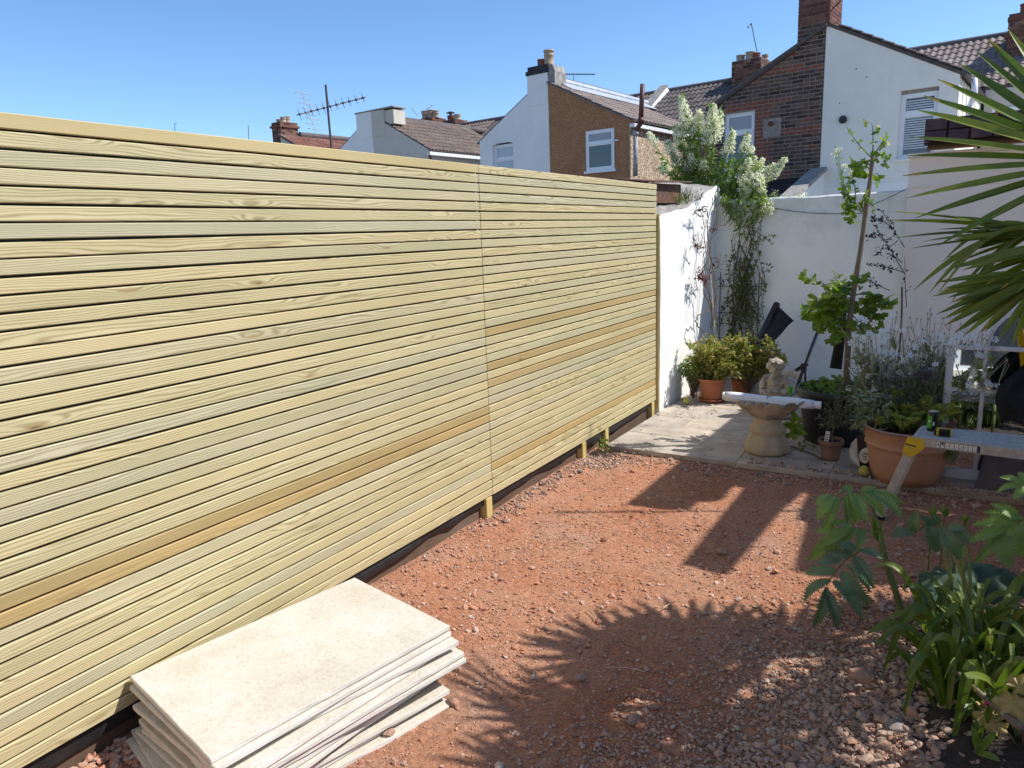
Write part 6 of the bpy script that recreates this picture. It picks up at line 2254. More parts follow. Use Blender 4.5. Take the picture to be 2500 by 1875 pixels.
# ------------------------------------------------------------------ the two bushy pot plants
def bush(name, label, c, r, n, m, dry=6, leaf=.032, group=None, seed=0):
    t = thing(name, label, 'plant', (c[0], c[1], c[2] - r[2]), group)
    lg, sg = Geo(), Geo()
    b0 = np.array([c[0], c[1], c[2] - r[2] - .06])
    for k in range(60):
        d = rng.normal(0, 1, 3)
        d[2] = abs(d[2]) * 1.0 - .15
        d = norm(d)
        tip = np.array(c) + d * np.array(r) * rng.uniform(.55, 1.28)
        P = curve(b0 + jit(1, .015)[0], tip, (0, 0, .03), 6)
        sg.add(*tube(P, np.linspace(.003, .0012, 6), 4, cap=False))
        pos, D, S = leaf_along(P, n // 60, leaf, .8, t0=.35)
        swarm(lg, OVAL, pos, frames(D), S)
        q = n // 60
        swarm(lg, OVAL, tip + jit(q, .022), frames(jit(q, 1) + d * .6), leaf * rng.uniform(.5, 1.2, q))
    for k in range(dry):
        tip = np.array(c) + np.array([rng.uniform(-.8, .8) * r[0], rng.uniform(-.5, .5) * r[1], r[2] * rng.uniform(.9, 1.5)])
        sg.add(*tube(curve(b0, tip, (0, 0, .06), 8), .002, 4))
    part('stems', sg, M['stem_brown'], t)
    part('leaves', lg, m, t)
    return t


bush('potted_bush', 'yellow green bush with spreading small leaves in the saucer pot', (.34, 6.60, .255), (.235, .17, .20), 2200, M['lf_bush'], 10, group='mottled bushes in terracotta pots')
bush('potted_bush', 'reddish green rounded bush in the second terracotta pot by the statue', (.635, 6.84, .25), (.255, .18, .215), 2600, M['lf_bush'], 8, group='mottled bushes in terracotta pots')
bush('trailing_bush', 'leafy shoots drooping against the white wall left of the saucer pot', (.175, 6.60, .16), (.13, .10, .16), 420, M['lf_valerian'], 0)

# ------------------------------------------------------------------ ginkgo tree in the tub
t = thing('ginkgo_tree', 'young ginkgo tree with slim leaning trunk in the black tub', 'tree', (1.56, 5.745, PZ + .36))
c8 = lambda x, y: (1900 + x * .31336, 280 + y * .31336)
TY = 5.74
pts = [(545, 1840), (552, 1640), (575, 1450), (600, 1290), (640, 1070), (672, 830), (690, 690), (715, 520), (728, 400), (742, 280)]
P = np.array([hit(*c8(x, y), 1, TY) for x, y in pts])
P[0][2] = PZ + .33
part('trunk', Geo().add(*tube(P, np.linspace(.021, .0125, len(P)) * np.array([1.1, 1.05, 1, 1, 1, 1, 1.15, 1.0, 1.0, 1.0]), 12)), M['bark'], t, smooth=True)
sg, lg = Geo(), Geo()
twigs = [((725, 330), (625, 250), (530, 90), 9, .040), ((735, 300), (745, 180), (730, 70), 10, .040), ((740, 330), (780, 260), (820, 200), 9, .042), ((735, 350), (800, 290), (860, 330), 9, .045), ((725, 400), (650, 330), (580, 400), 26, .062), ((715, 430), (680, 380), (640, 440), 14, .06), ((730, 470), (770, 420), (790, 500), 5, .05),
         ((655, 760), (600, 680), (500, 560), 22, .042), ((655, 760), (560, 700), (500, 740), 14, .045), ((660, 750), (640, 640), (690, 600), 9, .040), ((655, 770), (600, 760), (570, 800), 10, .045), ((600, 680), (610, 560), (560, 450), 12, .03), ((690, 690), (720, 680), (745, 715), 4, .045),
         ((580, 1400), (420, 1340), (140, 1245), 30, .048), ((575, 1420), (420, 1300), (450, 1230), 14, .055), ((570, 1440), (430, 1430), (250, 1460), 34, .085), ((560, 1500), (400, 1500), (260, 1560), 34, .10), ((560, 1560), (420, 1600), (350, 1640), 30, .10), ((575, 1430), (480, 1420), (420, 1400), 26, .09),
         ((590, 1400), (690, 1400), (740, 1400), 20, .09), ((580, 1460), (700, 1480), (860, 1450), 30, .085), ((580, 1500), (680, 1560), (800, 1560), 26, .09), ((580, 1560), (640, 1640), (740, 1640), 20, .09), ((600, 1300), (620, 1290), (640, 1250), 9, .06), ((590, 1370), (570, 1330), (600, 1320), 10, .07), ((560, 1600), (480, 1700), (420, 1720), 14, .09), ((575, 1380), (545, 1330), (500, 1320), 12, .075),
         ((575, 1560), (450, 1480), (330, 1440), 20, .095)]
for a, b_, c, n, s in twigs:
    dy = rng.uniform(-.12, .06)
    if s > .06: n, s = int(n * .8), s * .8
    Q = np.array([hit(*c8(*a), 1, TY), hit(*c8(*b_), 1, TY + dy), hit(*c8(*c), 1, TY + dy * 1.6)])
    tt = np.linspace(0, 1, 9)[:, None]
    Q = (1 - tt) ** 2 * Q[0] + 2 * tt * (1 - tt) * (Q[1] * 2 - (Q[0] + Q[2]) / 2) * .5 + 2 * tt * (1 - tt) * (Q[0] + Q[2]) / 4 + tt ** 2 * Q[2]
    sg.add(*tube(Q, np.linspace(.0045, .0018, 9), 5))
    pos, D, S = leaf_along(Q, n, s, .8, t0=.25)
    stalk = pos + D * (S * .5)[:, None] * .8 + jit(n, .008)
    for k in range(n): sg.add(*tube([pos[k], (pos[k] + stalk[k]) / 2 + np.array([0, 0, .004]), stalk[k]], .0011, 3, cap=False))
    D2 = D * .7 + np.array([0, -.15, -.55])
    swarm(lg, FAN, stalk, frames(D2, np.tile([.15, -.9, .6], (n, 1)) + jit(n, .5)), S * .80)
part('twigs', sg, M['stem_green'], t, kind='stuff')
part('leaves', lg, M['lf_ginkgo'], t)
# ginkgo spray dangling beside the bird bath
g = Geo()
pc = lambda x, y: (1780 + x * .18692, 820 + y * .18687)
cs = np.array([hit(*pc(x, y), 1, 5.33) for x, y in ((840, 990), (800, 1170), (890, 1170), (860, 1250), (940, 1240), (760, 1150), (830, 1290), (870, 1080))])
swarm(g, FAN, cs + np.array([0, 0, .02]), frames(np.tile([.1, -.2, -1.0], (len(cs), 1)) + jit(len(cs), .35), np.tile([.2, -1, .3], (len(cs), 1)) + jit(len(cs), .3)), np.full(len(cs), .06))
for a, b_ in zip(cs[:-1], cs[1:]): g.add(*tube([a, (a + b_) / 2, b_], .0012, 3))
solo('ginkgo_sprout', g, M['lf_ginkgo'], 'green fan leaved shoot hanging between bird bath bowl and tub', 'plant')
# low green cover in the tub
t = thing('tub_underplanting', 'low fresh green plants filling the soil of the black tub', 'plant', (1.5, 5.70, PZ + .36))
g = Geo()
n = 520
a, r = rng.uniform(0, 6.28, n), .27 * np.sqrt(rng.uniform(0, 1, n))
pos = np.stack([1.555 + r * np.cos(a), 5.745 + r * np.sin(a), PZ + .365 + rng.uniform(0, 1, n) ** 1.5 * .10 * (1 - (r / .29) ** 3)], -1)
swarm(g, OVAL, pos, frames(jit(n, 1) + np.array([0, -.2, .5])), rng.uniform(.022, .05, n))
part('leaves', g, M['lf_green'], t)

# dark straggly shrub between back wall and garage
t = thing('dark_twiggy_shrub', 'thin dark twigs with tiny purple leaves against the back wall by the garage edge', 'plant', (1.72, 7.6, PZ))
sg, lg = Geo(), Geo()
for (a, b_, c, n) in (((985, 1240), (860, 1030), (740, 850), 26), ((985, 1035), (900, 900), (800, 740), 30), ((980, 1230), (850, 1190), (710, 1160), 46), ((870, 1370), (760, 1320), (680, 1270), 40), ((820, 1010), (800, 1060), (750, 1100), 18), ((820, 980), (760, 930), (700, 950), 34), ((920, 930), (870, 960), (820, 980), 8), ((900, 890), (800, 820), (720, 800), 46), ((930, 980), (880, 1020), (820, 1050), 6), ((960, 1150), (900, 1100), (840, 1080), 16), ((1000, 1500), (990, 1330), (985, 1100), 10)):
    Q = [hit(*c8(*p), 1, 7.55) for p in (a, b_, c)]
    Pm = curve(Q[0], Q[2], (np.array(Q[1]) - (Q[0] + Q[2]) / 2), 8)
    sg.add(*tube(Pm, np.linspace(.004, .0018, 8), 4))
    pos, D, S = leaf_along(Pm, n, .030, .8, t0=.3)
    swarm(lg, OVAL, pos + jit(n, .014), frames(D), S)
part('stems', sg, M['lf_dark'], t)
part('leaves', lg, M['lf_dark'], t)

# ------------------------------------------------------------------ olive in the small pot
t = thing('olive_tree', 'tiny grey green olive tree in the small dull pot', 'plant', (1.592, 5.225, PZ + .13))
sg, lg = Geo(), Geo()
b0 = np.array([1.60, 5.225, PZ + .125])
f = b0 + np.array([.004, 0, .09])
sg.add(*tube([b0, b0 + np.array([-.006, 0, .05]), f], [.007, .006, .005], 8))
for (x, y) in ((2010, 1000), (1995, 1020), (2020, 985), (2040, 960), (2062, 965), (2080, 990), (2095, 1010), (2070, 1035), (2030, 1030), (2005, 1040), (2050, 940), (2085, 955), (2060, 920), (2100, 970), (2030, 1010), (2110, 945)):
    tip = hit(x, y, 1, 5.225 + rng.uniform(-.08, .08))
    P = curve(f, tip, (0, 0, .02), 7)
    sg.add(*tube(P, np.linspace(.003, .0012, 7), 4))
    pos, D, S = leaf_along(P, 24, .038, .6, t0=.3)
    swarm(lg, LANCE, pos, frames(D), S)
part('stems', sg, M['bark'], t)
part('leaves', lg, M['lf_olive'], t)
c = b0 + np.array([-.030, -.055, .03])
tg = part('plant_tag', Geo().add(*bar(c - np.array([.002, 0, .03]), c + np.array([.006, .01, .055]), .028, .001, (0, -1, .2))), M['label_white'], t)
for k in range(3):
    part('tag_print', Geo().add(*bar(c + np.array([.000 + .002 * k, -.0012, -.006 + .018 * k]), c + np.array([.001 + .002 * k, -.0002, .002 + .018 * k]), .016, .0006, (0, -1, .2))), M['label_grey'], tg)


# ------------------------------------------------------------------ the big pot: ferns, lavender, rose campion
def fern(g, base, tip, sag, w=.075, n=26):
    P = curve(base, tip, sag, n)
    T = np.gradient(P, axis=0)
    for side in (-1, 1):
        i = np.arange(3, n)
        tt = i / (n - 1)
        Tn = T[i] / np.linalg.norm(T[i], axis=1)[:, None]
        X = np.cross(Tn, np.tile([0, -.3, 1.0], (len(i), 1)))
        X /= np.linalg.norm(X, axis=1)[:, None]
        D = X * side + Tn * .45 + np.array([0, 0, -.12])
        S = w * np.sin(np.clip(tt, .08, 1) * math.pi * .92 + .12) * (1.05 - .3 * tt)
        S3 = np.stack([S * .62, S, S], -1)
        swarm(g, LANCE, P[i], frames(D, np.tile([0, -.4, 1.0], (len(i), 1))), S3)
    g.add(*tube(P, .0016, 3, cap=False))


pc5 = lambda x, y: (1950 + x * .39174, 600 + y * .39174)
R0 = np.array([2.065, 5.02, PZ + .33])
t = thing('fern', 'yellow green ferns arching over the rim of the largest pot', 'plant', tuple(R0))
g = Geo()
for (x, y, dy) in ((560, 1060, -.14), (610, 1090, -.18), (470, 1130, -.12), (640, 1150, -.22), (720, 1110, -.20), (600, 890, .05), (830, 940, .0), (900, 1010, -.06), (1000, 1000, -.02), (760, 1060, -.14), (690, 1010, -.05), (940, 1100, -.12), (570, 1000, -.10), (1030, 1040, -.02)):
    tip = hit(*pc5(x, y), 1, R0[1] + dy)
    b0 = R0 + np.array([(x - 700) / 260 * .09, .0 + dy * .3, -.02])
    fern(g, b0, tip, (0, -.01, .07), .06)
part('fronds', g, M['lf_fern'], t)
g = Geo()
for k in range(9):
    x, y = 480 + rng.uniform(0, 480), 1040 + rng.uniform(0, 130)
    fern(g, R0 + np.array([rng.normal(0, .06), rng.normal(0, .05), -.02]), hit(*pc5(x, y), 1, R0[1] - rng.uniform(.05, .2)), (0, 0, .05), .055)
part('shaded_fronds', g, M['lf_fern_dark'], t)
t = thing('hanging_fern', 'fern frond hanging below the platform beside the largest pot', 'plant', (2.28, 4.9, .1))
g = Geo()
for (x, y) in ((930, 1400), (900, 1330), (960, 1350)):
    fern(g, hit(*pc5(905, 1240), 1, 4.95), hit(*pc5(x, y), 1, 4.86), (.02, 0, .02), .045, 18)
part('fronds', g, M['lf_fern_dark'], t)

t = thing('lavender', 'dusky lavender with purple heads rising from the middle of the largest pot', 'plant', tuple(R0 + np.array([0, .1, 0])))
sg, lg, fg = Geo(), Geo(), Geo()
for k in range(75):
    x, y = rng.uniform(430, 900), rng.uniform(780, 1000)
    tip = hit(*pc5(x, y), 1, R0[1] + rng.uniform(-.02, .18))
    b0 = R0 + np.array([rng.normal(0, .09), rng.uniform(0, .14), -.02])
    P = curve(b0, tip, (0, 0, .02), 7)
    sg.add(*tube(P, .0015, 3, cap=False))
    pos, D, S = leaf_along(P, 22, .036, .45)
    S3 = np.stack([S * .5, S, S], -1)
    swarm(lg, LANCE, pos, frames(D), S3)
    if k % 3 == 0: swarm(fg, TINY, tip + jit(26, .010) * np.array([1, 1, 1.6]), rand_rot(26), rng.uniform(.005, .009, 26))
part('stems', sg, M['stem_green'], t)
part('leaves', lg, M['lf_lavender'], t)
part('flower_spikes', fg, M['fl_purple'], t, kind='stuff')


def campion(name, label, cx, cy, cz, tips, group):
    t = thing(name, label, 'plant', (cx, cy, cz), group)
    sg, lg, fg, bg_ = Geo(), Geo(), Geo(), Geo()
    for (x, y, fl) in tips:
        yy = cy + rng.uniform(-.16, .16)
        tip = hit(x, y, 1, yy)
        b0 = np.array([cx + rng.normal(0, .10), yy * .4 + cy * .6, cz])
        b0[0] = b0[0] * .55 + tip[0] * .45
        P = curve(b0, tip, (0, 0, .03), 9)
        sg.add(*tube(P, np.linspace(.0038, .0018, 9), 4))
        pos, D, S = leaf_along(P[:7], 11, .085, .6, t0=.0)
        swarm(lg, LANCE, pos, frames(D), S)
        k = rng.integers(2, 5)
        ends = [tip]
        for _ in range(k):
            j = rng.integers(4, 8)
            e = P[j] + np.array([rng.normal(0, .045), rng.normal(0, .04), rng.uniform(.03, .12)])
            sg.add(*tube(curve(P[j], e, (0, 0, -.01), 5), .0014, 4))
            ends.append(e)
        for q, e in enumerate(ends):
            if fl and q < 2:
                nrm = norm(np.array([CAM[0] - e[0], CAM[1] - e[1], .9]) * np.array([.2, .2, .9]) + rng.normal(0, .35, 3))
                R_ = frames(norm(np.cross(nrm, rng.normal(0, 1, 3)))[None], nrm[None])
                fgi = Geo()
                swarm(fgi, STAR, e[None], R_, np.array([rng.uniform(.020, .029)]))
                part('flower', fgi, M['fl_star'], t)
            else:
                V = ICO[0] * np.array([.0042, .0042, .0085]) + e
                bg_.add(V, ICO[1])
    part('stems', sg, M['stem_grey'], t)
    part('leaves', lg, M['lf_silver'], t)
    part('buds', bg_, M['lf_silver'], t, kind='stuff')


r_ = random.Random(5)
fl = [(2135, 1060 - 270, 1), (2112, 782, 1), (2128, 830, 1), (2180, 770, 1), (2185, 798, 1), (2170, 862, 1), (2115, 890, 1), (2090, 822, 1), (2150, 845, 1), (2110, 935, 1), (2290, 815, 1), (2315, 842, 1), (2335, 822, 1), (2325, 868, 1), (2305, 918, 1), (2238, 892, 1), (2268, 878, 1), (2185, 888, 1), (2152, 878, 1), (2350, 820, 1), (2375, 820, 1), (2385, 845, 1), (2395, 870, 1), (2372, 905, 1), (2400, 892, 1), (2425, 842, 1), (2460, 880, 1), (2440, 912, 1), (2420, 880, 1), (2360, 880, 1)]
bd = [(2265, 765, 0), (2272, 755, 0), (2222, 775, 0), (2215, 800, 0), (2282, 790, 0), (2255, 805, 0), (2240, 830, 0), (2200, 780, 0), (2248, 780, 0), (2300, 790, 0), (2260, 830, 0), (2320, 775, 0), (2225, 850, 0), (2280, 850, 0), (2345, 790, 0), (2210, 830, 0)]
campion('rose_campion', 'silvery stemmed plant with star shaped white flowers behind the largest pot', 2.16, 5.28, .12, [q for q in fl if q[0] > 2200] + bd + [(r_.uniform(2200, 2470), r_.uniform(800, 950), r_.random() < .35) for _ in range(120)], 'white campion plants')
campion('rose_campion', 'white flowered silvery campion stems leaning left across the ginkgo trunk', 1.93, 5.22, .12, [q for q in fl if q[0] <= 2200] + [(r_.uniform(2075, 2200), r_.uniform(800, 960), r_.random() < .3) for _ in range(50)], 'white campion plants')
t = thing('silver_foliage', 'tangle of grey green leaves spilling left from the largest pot rim', 'plant', (1.93, 5.0, .24))
g = Geo()
n = 420
pos = np.array([hit(r_.uniform(2085, 2180), r_.uniform(960, 1050), 1, 5.0 + r_.uniform(-.14, .2)) for _ in range(n)])
swarm(g, LANCE, pos, frames(jit(n, 1) + np.array([-.2, -.3, .3])), rng.uniform(.03, .06, n))
part('leaves', g, M['lf_silver'], t)
t = thing('grassy_clump', 'fine grass like leaves between the black tub and the largest pot', 'plant', (1.85, 5.35, .1))
g = Geo()
for k in range(130):
    b0 = np.array([1.84 + rng.normal(0, .06), 5.32 + rng.normal(0, .06), .12])
    tip = hit(r_.uniform(2040, 2190), r_.uniform(880, 985), 1, 5.3 + rng.uniform(-.12, .12))
    V, F = ribbon(curve(b0, tip, (0, 0, .06), 7), [.005, .006, .006, .005, .004, .003, .001], np.array([0, -1, .3]))
    g.add(V, F)
part('leaf_blades', g, M['lf_lavender'], t)
for q, (px_, nm) in enumerate(((2190, 'brown stake with paper label standing behind the campion flowers'), (2178, 'pale thin stem stake behind the white flowers near the garage corner'))):
    a, b_ = hit(px_ - 20 * q, 900, 1, 5.6), hit(px_ + 12, 700 + 60 * q, 1, 5.75)
    solo('garden_stake', Geo().add(*tube(curve(a, b_, (.01, 0, 0), 6), .007 - .002 * q, 6)), M['stem_brown' if q == 0 else 'stem_grey'], nm, 'stake')
# black wrapped tube and white pole behind the trunk
a, b_ = hit(2040, 900, 1, 6.0), hit(2062, 700, 1, 6.1)
solo('wrapped_post', Geo().add(*tube([a, (a + b_) / 2 + np.array([.012, 0, 0]), b_], [.045, .032, .018], 12)), M['cloth'], 'black cloth wrapped post directly behind the ginkgo trunk', 'post', smooth=True)
a, b_ = hit(2098, 920, 1, 6.0), hit(2095, 790, 1, 6.1)
solo('white_pole', Geo().add(*tube([a - (b_ - a), b_], .010, 10)), M['white_plastic'], 'white plastic pole behind the lower ginkgo leaves', 'pole', smooth=True)


# ------------------------------------------------------------------ windmill palm, mostly outside the picture at the right
t = thing('fan_palm', 'fan palm with long green blades reaching in from the right edge', 'palm', (2.98, 2.95, GZ))
part('trunk', Geo().add(*tube([(2.98, 2.95, GZ - .05), (2.97, 2.95, .6), (2.95, 2.93, 1.35)], [.10, .085, .075], 14)), plain('fibrous_trunk', (.13, .09, .06), (.07, .05, .035), .95, 30, .9, 50), t)
heart = np.array([2.95, 2.93, 1.33])


def palm_fan(hub, axis, nrm, L, a0=-100, a1=100, n=24, droop=.12, wd=.036, yellow=0.0, seed=0):
    """Petiole plus a fan of narrow folded blades about 'axis' in the plane facing nrm."""
    r = np.random.default_rng(seed)
    axis, nrm = norm(axis), norm(nrm)
    nrm = norm(nrm - axis * np.dot(nrm, axis))
    side = np.cross(axis, nrm)
    pet = part('petiole', Geo().add(*tube(curve(heart, hub, (0, 0, .08), 8), np.linspace(.013, .008, 8), 6)), M['stem_green'], t)
    g, y = Geo(), Geo()
    for k in range(n):
        a = rad(a0 + (a1 - a0) * k / (n - 1) + r.normal(0, 1.6))
        d = axis * math.cos(a) + side * math.sin(a)
        Lk = L * (1 - .14 * (abs(a) / rad(110)) ** 2) * r.uniform(.93, 1.04)
        m = 9
        s = np.linspace(0.02, 1, m)
        P = hub + d * (s * Lk)[:, None] + nrm * (.05 * np.sin(s * 3.1) * r.normal(0, .4))[:, None] - np.array([0, 0, 1.0]) * (droop * Lk * s ** 2.6 * r.uniform(.6, 1.5))[:, None]
        W_ = wd * np.array([.55, .75, .92, 1.0, 1.0, .92, .74, .45, .06])
        V, F = ribbon(P, W_, nrm, .42)
        g.add(V, F)
        if r.random() < yellow:
            V, F = ribbon(P[6:] + nrm * .0015, W_[6:] * .9, nrm, .42)
            y.add(V, F)
    part('fan_leaf', g, M['lf_palm'], t)
    if y.n: part('yellow_tips', y, M['palm_tip'], pet, kind='stuff')


def seen_fan(hub, tips, depth, nrm, wd, droop=.03, yellow=.3, seed=1, lean=0.0, hub_py=0.0):
    """A fan whose blade tips are known: depth gives the y of every tip."""
    r = np.random.default_rng(seed)
    pet = part('petiole', Geo().add(*tube(curve(heart, hub, (0, 0, .08), 8), np.linspace(.013, .008, 8), 6)), M['stem_green'], t)
    g, y = Geo(), Geo()
    for k, (px, py) in enumerate(tips):
        tip = hit(px, py, 1, depth + r.normal(0, .03) + lean * (hub_py - py) / 834)
        L = np.linalg.norm(tip - hub)
        s = np.linspace(0.02, 1, 10)
        P = hub + (tip - hub) * s[:, None] + np.array([0, 0, 1.0]) * (droop * L * np.sin(s * math.pi) * r.uniform(.5, 1.5))[:, None]
        W_ = wd * r.uniform(.9, 1.1) * np.array([.45, .62, .80, .93, 1.0, 1.0, .92, .74, .45, .05])
        n_ = norm(np.asarray(nrm) + r.normal(0, .22, 3))
        V, F = ribbon(P, W_, n_, .5)
        g.add(V, F)
        if r.random() < yellow:
            V, F = ribbon(P[8:] + n_ * .002, W_[8:] * .9, n_, .5)
            y.add(V, F)
    o = part('fan_leaf', g, M['lf_palm'], t)
    if y.n: part('yellow_tips', y, M['palm_tip'], pet, kind='stuff')


toc = lambda p: norm(CAM - np.asarray(p))
h = hit(2690, 395, 1, 2.70)
seen_fan(h, [(2560, -60), (2505, 20), (2459, 68), (2413, 96), (2380, 124), (2340, 154), (2289, 194), (2254, 234), (2236, 268), (2218, 334), (2213, 380), (2203, 430), (2212, 484), (2233, 533), (2290, 600)], 2.72, toc(h) + np.array([.1, 0, 1.2]), .031, .004, .6, 1, .9, 395)
h = hit(2560, 570, 1, 3.0)
seen_fan(h, [(2177, 516), (2300, 528), (2167, 539), (2185, 581), (2221, 607), (2310, 630), (2340, 640), (2290, 560), (2250, 590), (2330, 585), (2360, 610)], 3.05, np.array([-.1, -.4, 1.0]), .027, .015, .4, 2)
h = hit(2545, 560, 1, 2.98)
seen_fan(h, [(2230, 709), (2267, 718), (2291, 716), (2318, 744), (2344, 772), (2370, 700), (2300, 640)], 3.02, np.array([-.6, -.7, .4]), .026, .16, .1, 3)
h = hit(2660, 590, 1, 2.55)
seen_fan(h, [(2330, 655), (2300, 662), (2350, 660), (2378, 676), (2405, 697), (2441, 709), (2481, 716), (2530, 730)], 2.55, np.array([-.25, -.5, 1.0]), .034, .02, .6, 4)
h = hit(2560, 665, 1, 2.88)
seen_fan(h, [(2285, 690), (2306, 704), (2275, 724), (2313, 727), (2324, 738), (2286, 768), (2306, 795), (2330, 813), (2351, 822), (2390, 815), (2405, 810), (2440, 828), (2470, 842), (2500, 850), (2530, 850), (2295, 712), (2330, 770), (2300, 780), (2365, 790), (2420, 790), (2350, 745), (2395, 770)], 2.92, toc(h) + np.array([0, 0, .8]), .027, .01, .5, 5)
# crown fans that stay outside the picture but throw the frond shadow
rp = np.random.default_rng(4)
sv = np.array(SUN[:])
for q, (gx, gy, h, L) in enumerate(((1.30, 2.42, 2.75, .40), (1.50, 2.60, 2.55, .40), (1.78, 2.72, 2.30, .36), (1.33, 2.02, 2.9, .40), (1.38, 1.66, 3.0, .40), (1.30, 1.30, 3.1, .34), (1.66, 2.28, 2.6, .42), (1.62, 1.80, 2.7, .40), (1.98, 2.42, 2.3, .42),
                                   (1.95, 1.75, 2.5, .42), (2.20, 2.10, 2.2, .42), (2.30, 2.65, 2.1, .40), (1.85, 1.25, 2.7, .42), (2.30, 1.5, 2.2, .42), (2.15, 3.1, 2.3, .36), (2.5, 2.3, 2.0, .4), (1.60, 1.0, 2.9, .4), (2.55, 3.2, 2.0, .4), (2.45, 2.0, 2.0, .4), (2.12, 1.75, 2.0, .42), (2.0, 1.45, 2.0, .42), (2.25, 1.25, 2.0, .42), (2.05, 1.95, 2, .5), (1.88, 2.02, 2, .48), (2.2, 1.86, 2, .5), (2.32, 1.95, 2, .5), (2.02, 1.62, 2, .5))):
    h = max(1.75, (2.36 + .072 * gy - gx + L * 1.0) / (SUN.x / SUN.z - .072 * SUN.y / SUN.z))
    hub = np.array([gx, gy, GZ]) + sv / sv[2] * h
    nr = norm(sv + rp.normal(0, .22, 3))
    ax = norm((hub - heart) * np.array([1, 1, .2]) + np.array([-.35, -.25, 0]))
    palm_fan(hub, ax, nr, L * 1.05, -128, 128, 23, .04, .046, 0, 20 + q)


# ------------------------------------------------------------------ honey bush with serrated leaflets
def serrated():
    """One toothed leaflet, folded on its midrib and gently arched; unit length, tip on +Y."""
    n = 13
    V, F = [], []
    for i in range(n + 1):
        s = i / n
        w = .5 * math.sin(min(1, s * 1.0 + .03) ** .8 * math.pi) ** .62
        if i == n: w = .01
        z = .16 * math.sin(s * math.pi) - .05 * s
        V.append((0, s, z))
        for sd in (-1, 1):
            V.append((sd * w * .60, s + .0, z + w * .10))
            V.append((sd * w * 1.04, s + .085, z + w * .16))
    for i in range(n):
        a, b_ = 5 * i, 5 * (i + 1)
        for o in (1, 3):
            if o == 1:
                F += [(a, b_, b_ + o), (a, b_ + o, a + o), (a + o, b_ + o, a + o + 1)]
            else:
                F += [(a, b_ + o, b_), (a, a + o, b_ + o), (a + o, a + o + 1, b_ + o)]
    return np.array(V), np.array(F)


SERR = serrated()
M['lf_melianthus_blue'] = island('blue_grey_serrated_leaflets', [(0, (0.085, 0.145, 0.095)), (0.5, (0.125, 0.195, 0.12)), (1, (0.17, 0.25, 0.14))], 0.45, trans=.2, spec=.45, mottle=.12)
c6 = lambda x, y: (1940 + x * .25316, 1180 + y * .25316)
D6 = lambda x, y, d: hit(*c6(x, y), 1, d)


def compound(rachis, leaflets, y0, m, up=.5):
    """A pinnate leaf: its rachis and each toothed leaflet from base to tip, standing about the plane y = y0."""
    P = np.array([D6(x, yy, y0 + .015) for x, yy in rachis])
    st = part('leaf_stalk', Geo().add(*tube(P, np.linspace(.005, .0022, len(P)), 6)), M['stem_green'], t)
    lg = Geo()
    for k, (xa, ya, xb, yb, w) in enumerate(leaflets):
        dy = rng.uniform(-.05, .03)
        A, B = D6(xa, ya, y0 + .01), D6(xb, yb, y0 + dy)
        d = B - A
        L = np.linalg.norm(d)
        wpx = math.hypot(xb - xa, yb - ya)
        nrm = norm(norm(CAM - A) + np.array([0, 0, up]) + rng.normal(0, .28, 3))
        swarm(lg, SERR, A[None], frames(d[None], nrm[None]), np.array([[L * w / wpx * 1.22, L, L]]))
    part('leaflets', lg, M[m], st)


t = thing('honey_bush', 'honey bush with arching serrated leaves on a thick green stem by the gravel', 'plant', (2.22, 3.02, GZ))
base = np.array([2.235, 3.00, GZ])
stem = np.array([base, hit(*c6(1060, 1340), 1, 2.98), hit(*c6(960, 1000), 1, 2.96), hit(*c6(890, 800), 1, 2.95), hit(*c6(840, 600), 1, 2.94), hit(*c6(810, 380), 1, 2.93)])
stem[0][0] = stem[1][0] + .01
part('stem', Geo().add(*tube(stem, [.013, .0125, .012, .012, .012, .009], 10)), M['stem_green'], t, smooth=True)
compound([(815, 420), (750, 230), (640, 90), (480, 70), (340, 130)], [(350, 115, 205, 215, 85), (370, 130, 215, 350, 95), (420, 130, 270, 440, 90), (440, 130, 370, 440, 110), (480, 110, 515, 395, 70), (520, 105, 600, 380, 115), (570, 95, 700, 370, 115), (640, 80, 870, 320, 120), (710, 80, 1045, 320, 120), (740, 70, 1045, 195, 90), (560, 80, 470, 40, 70), (640, 75, 780, 40, 70)], 2.88, 'lf_melianthus', .6)
compound([(830, 520), (690, 450), (520, 430), (330, 520)], [(560, 425, 190, 640, 110), (500, 440, 135, 745, 105), (580, 440, 265, 735, 100), (620, 440, 470, 610, 95), (660, 445, 610, 630, 85), (420, 440, 215, 470, 90), (560, 420, 330, 380, 80)], 2.92, 'lf_melianthus', .3)
compound([(850, 690), (640, 640), (500, 730), (390, 850), (310, 990)], [(450, 740, 225, 770, 120), (400, 840, 105, 870, 115), (350, 930, 85, 1130, 115), (310, 1000, 185, 1380, 100), (300, 1020, 425, 1405, 125), (370, 940, 655, 1315, 180), (450, 850, 715, 1170, 175), (500, 780, 735, 1050, 95), (570, 700, 765, 1010, 130), (640, 645, 850, 720, 85), (560, 660, 300, 660, 110), (600, 640, 420, 590, 100)], 2.86, 'lf_melianthus_blue', .25)
sg, lg = Geo(), Geo()
for (x, y) in ((790, 330), (760, 300), (820, 480), (770, 420)):                        # folded young shoots
    P = curve(D6(815, 560, 2.935), D6(x, y, 2.925), (.0, 0, .01), 6)
    V, F = ribbon(P, [.012, .026, .032, .03, .02, .004], np.array([0, -1, .2]), .7)
    lg.add(V, F)
part('young_shoots', lg, M['lf_green'], t)
t = thing('honey_bush', 'second honey bush with drooping serrated leaves at the right edge', 'plant', (2.62, 3.1, GZ))
base = np.array([2.60, 3.12, GZ])
part('stem', Geo().add(*tube([base, (2.60, 3.1, .1), (2.585, 3.06, .42)], [.013, .012, .010], 10)), M['stem_green'], t, smooth=True)
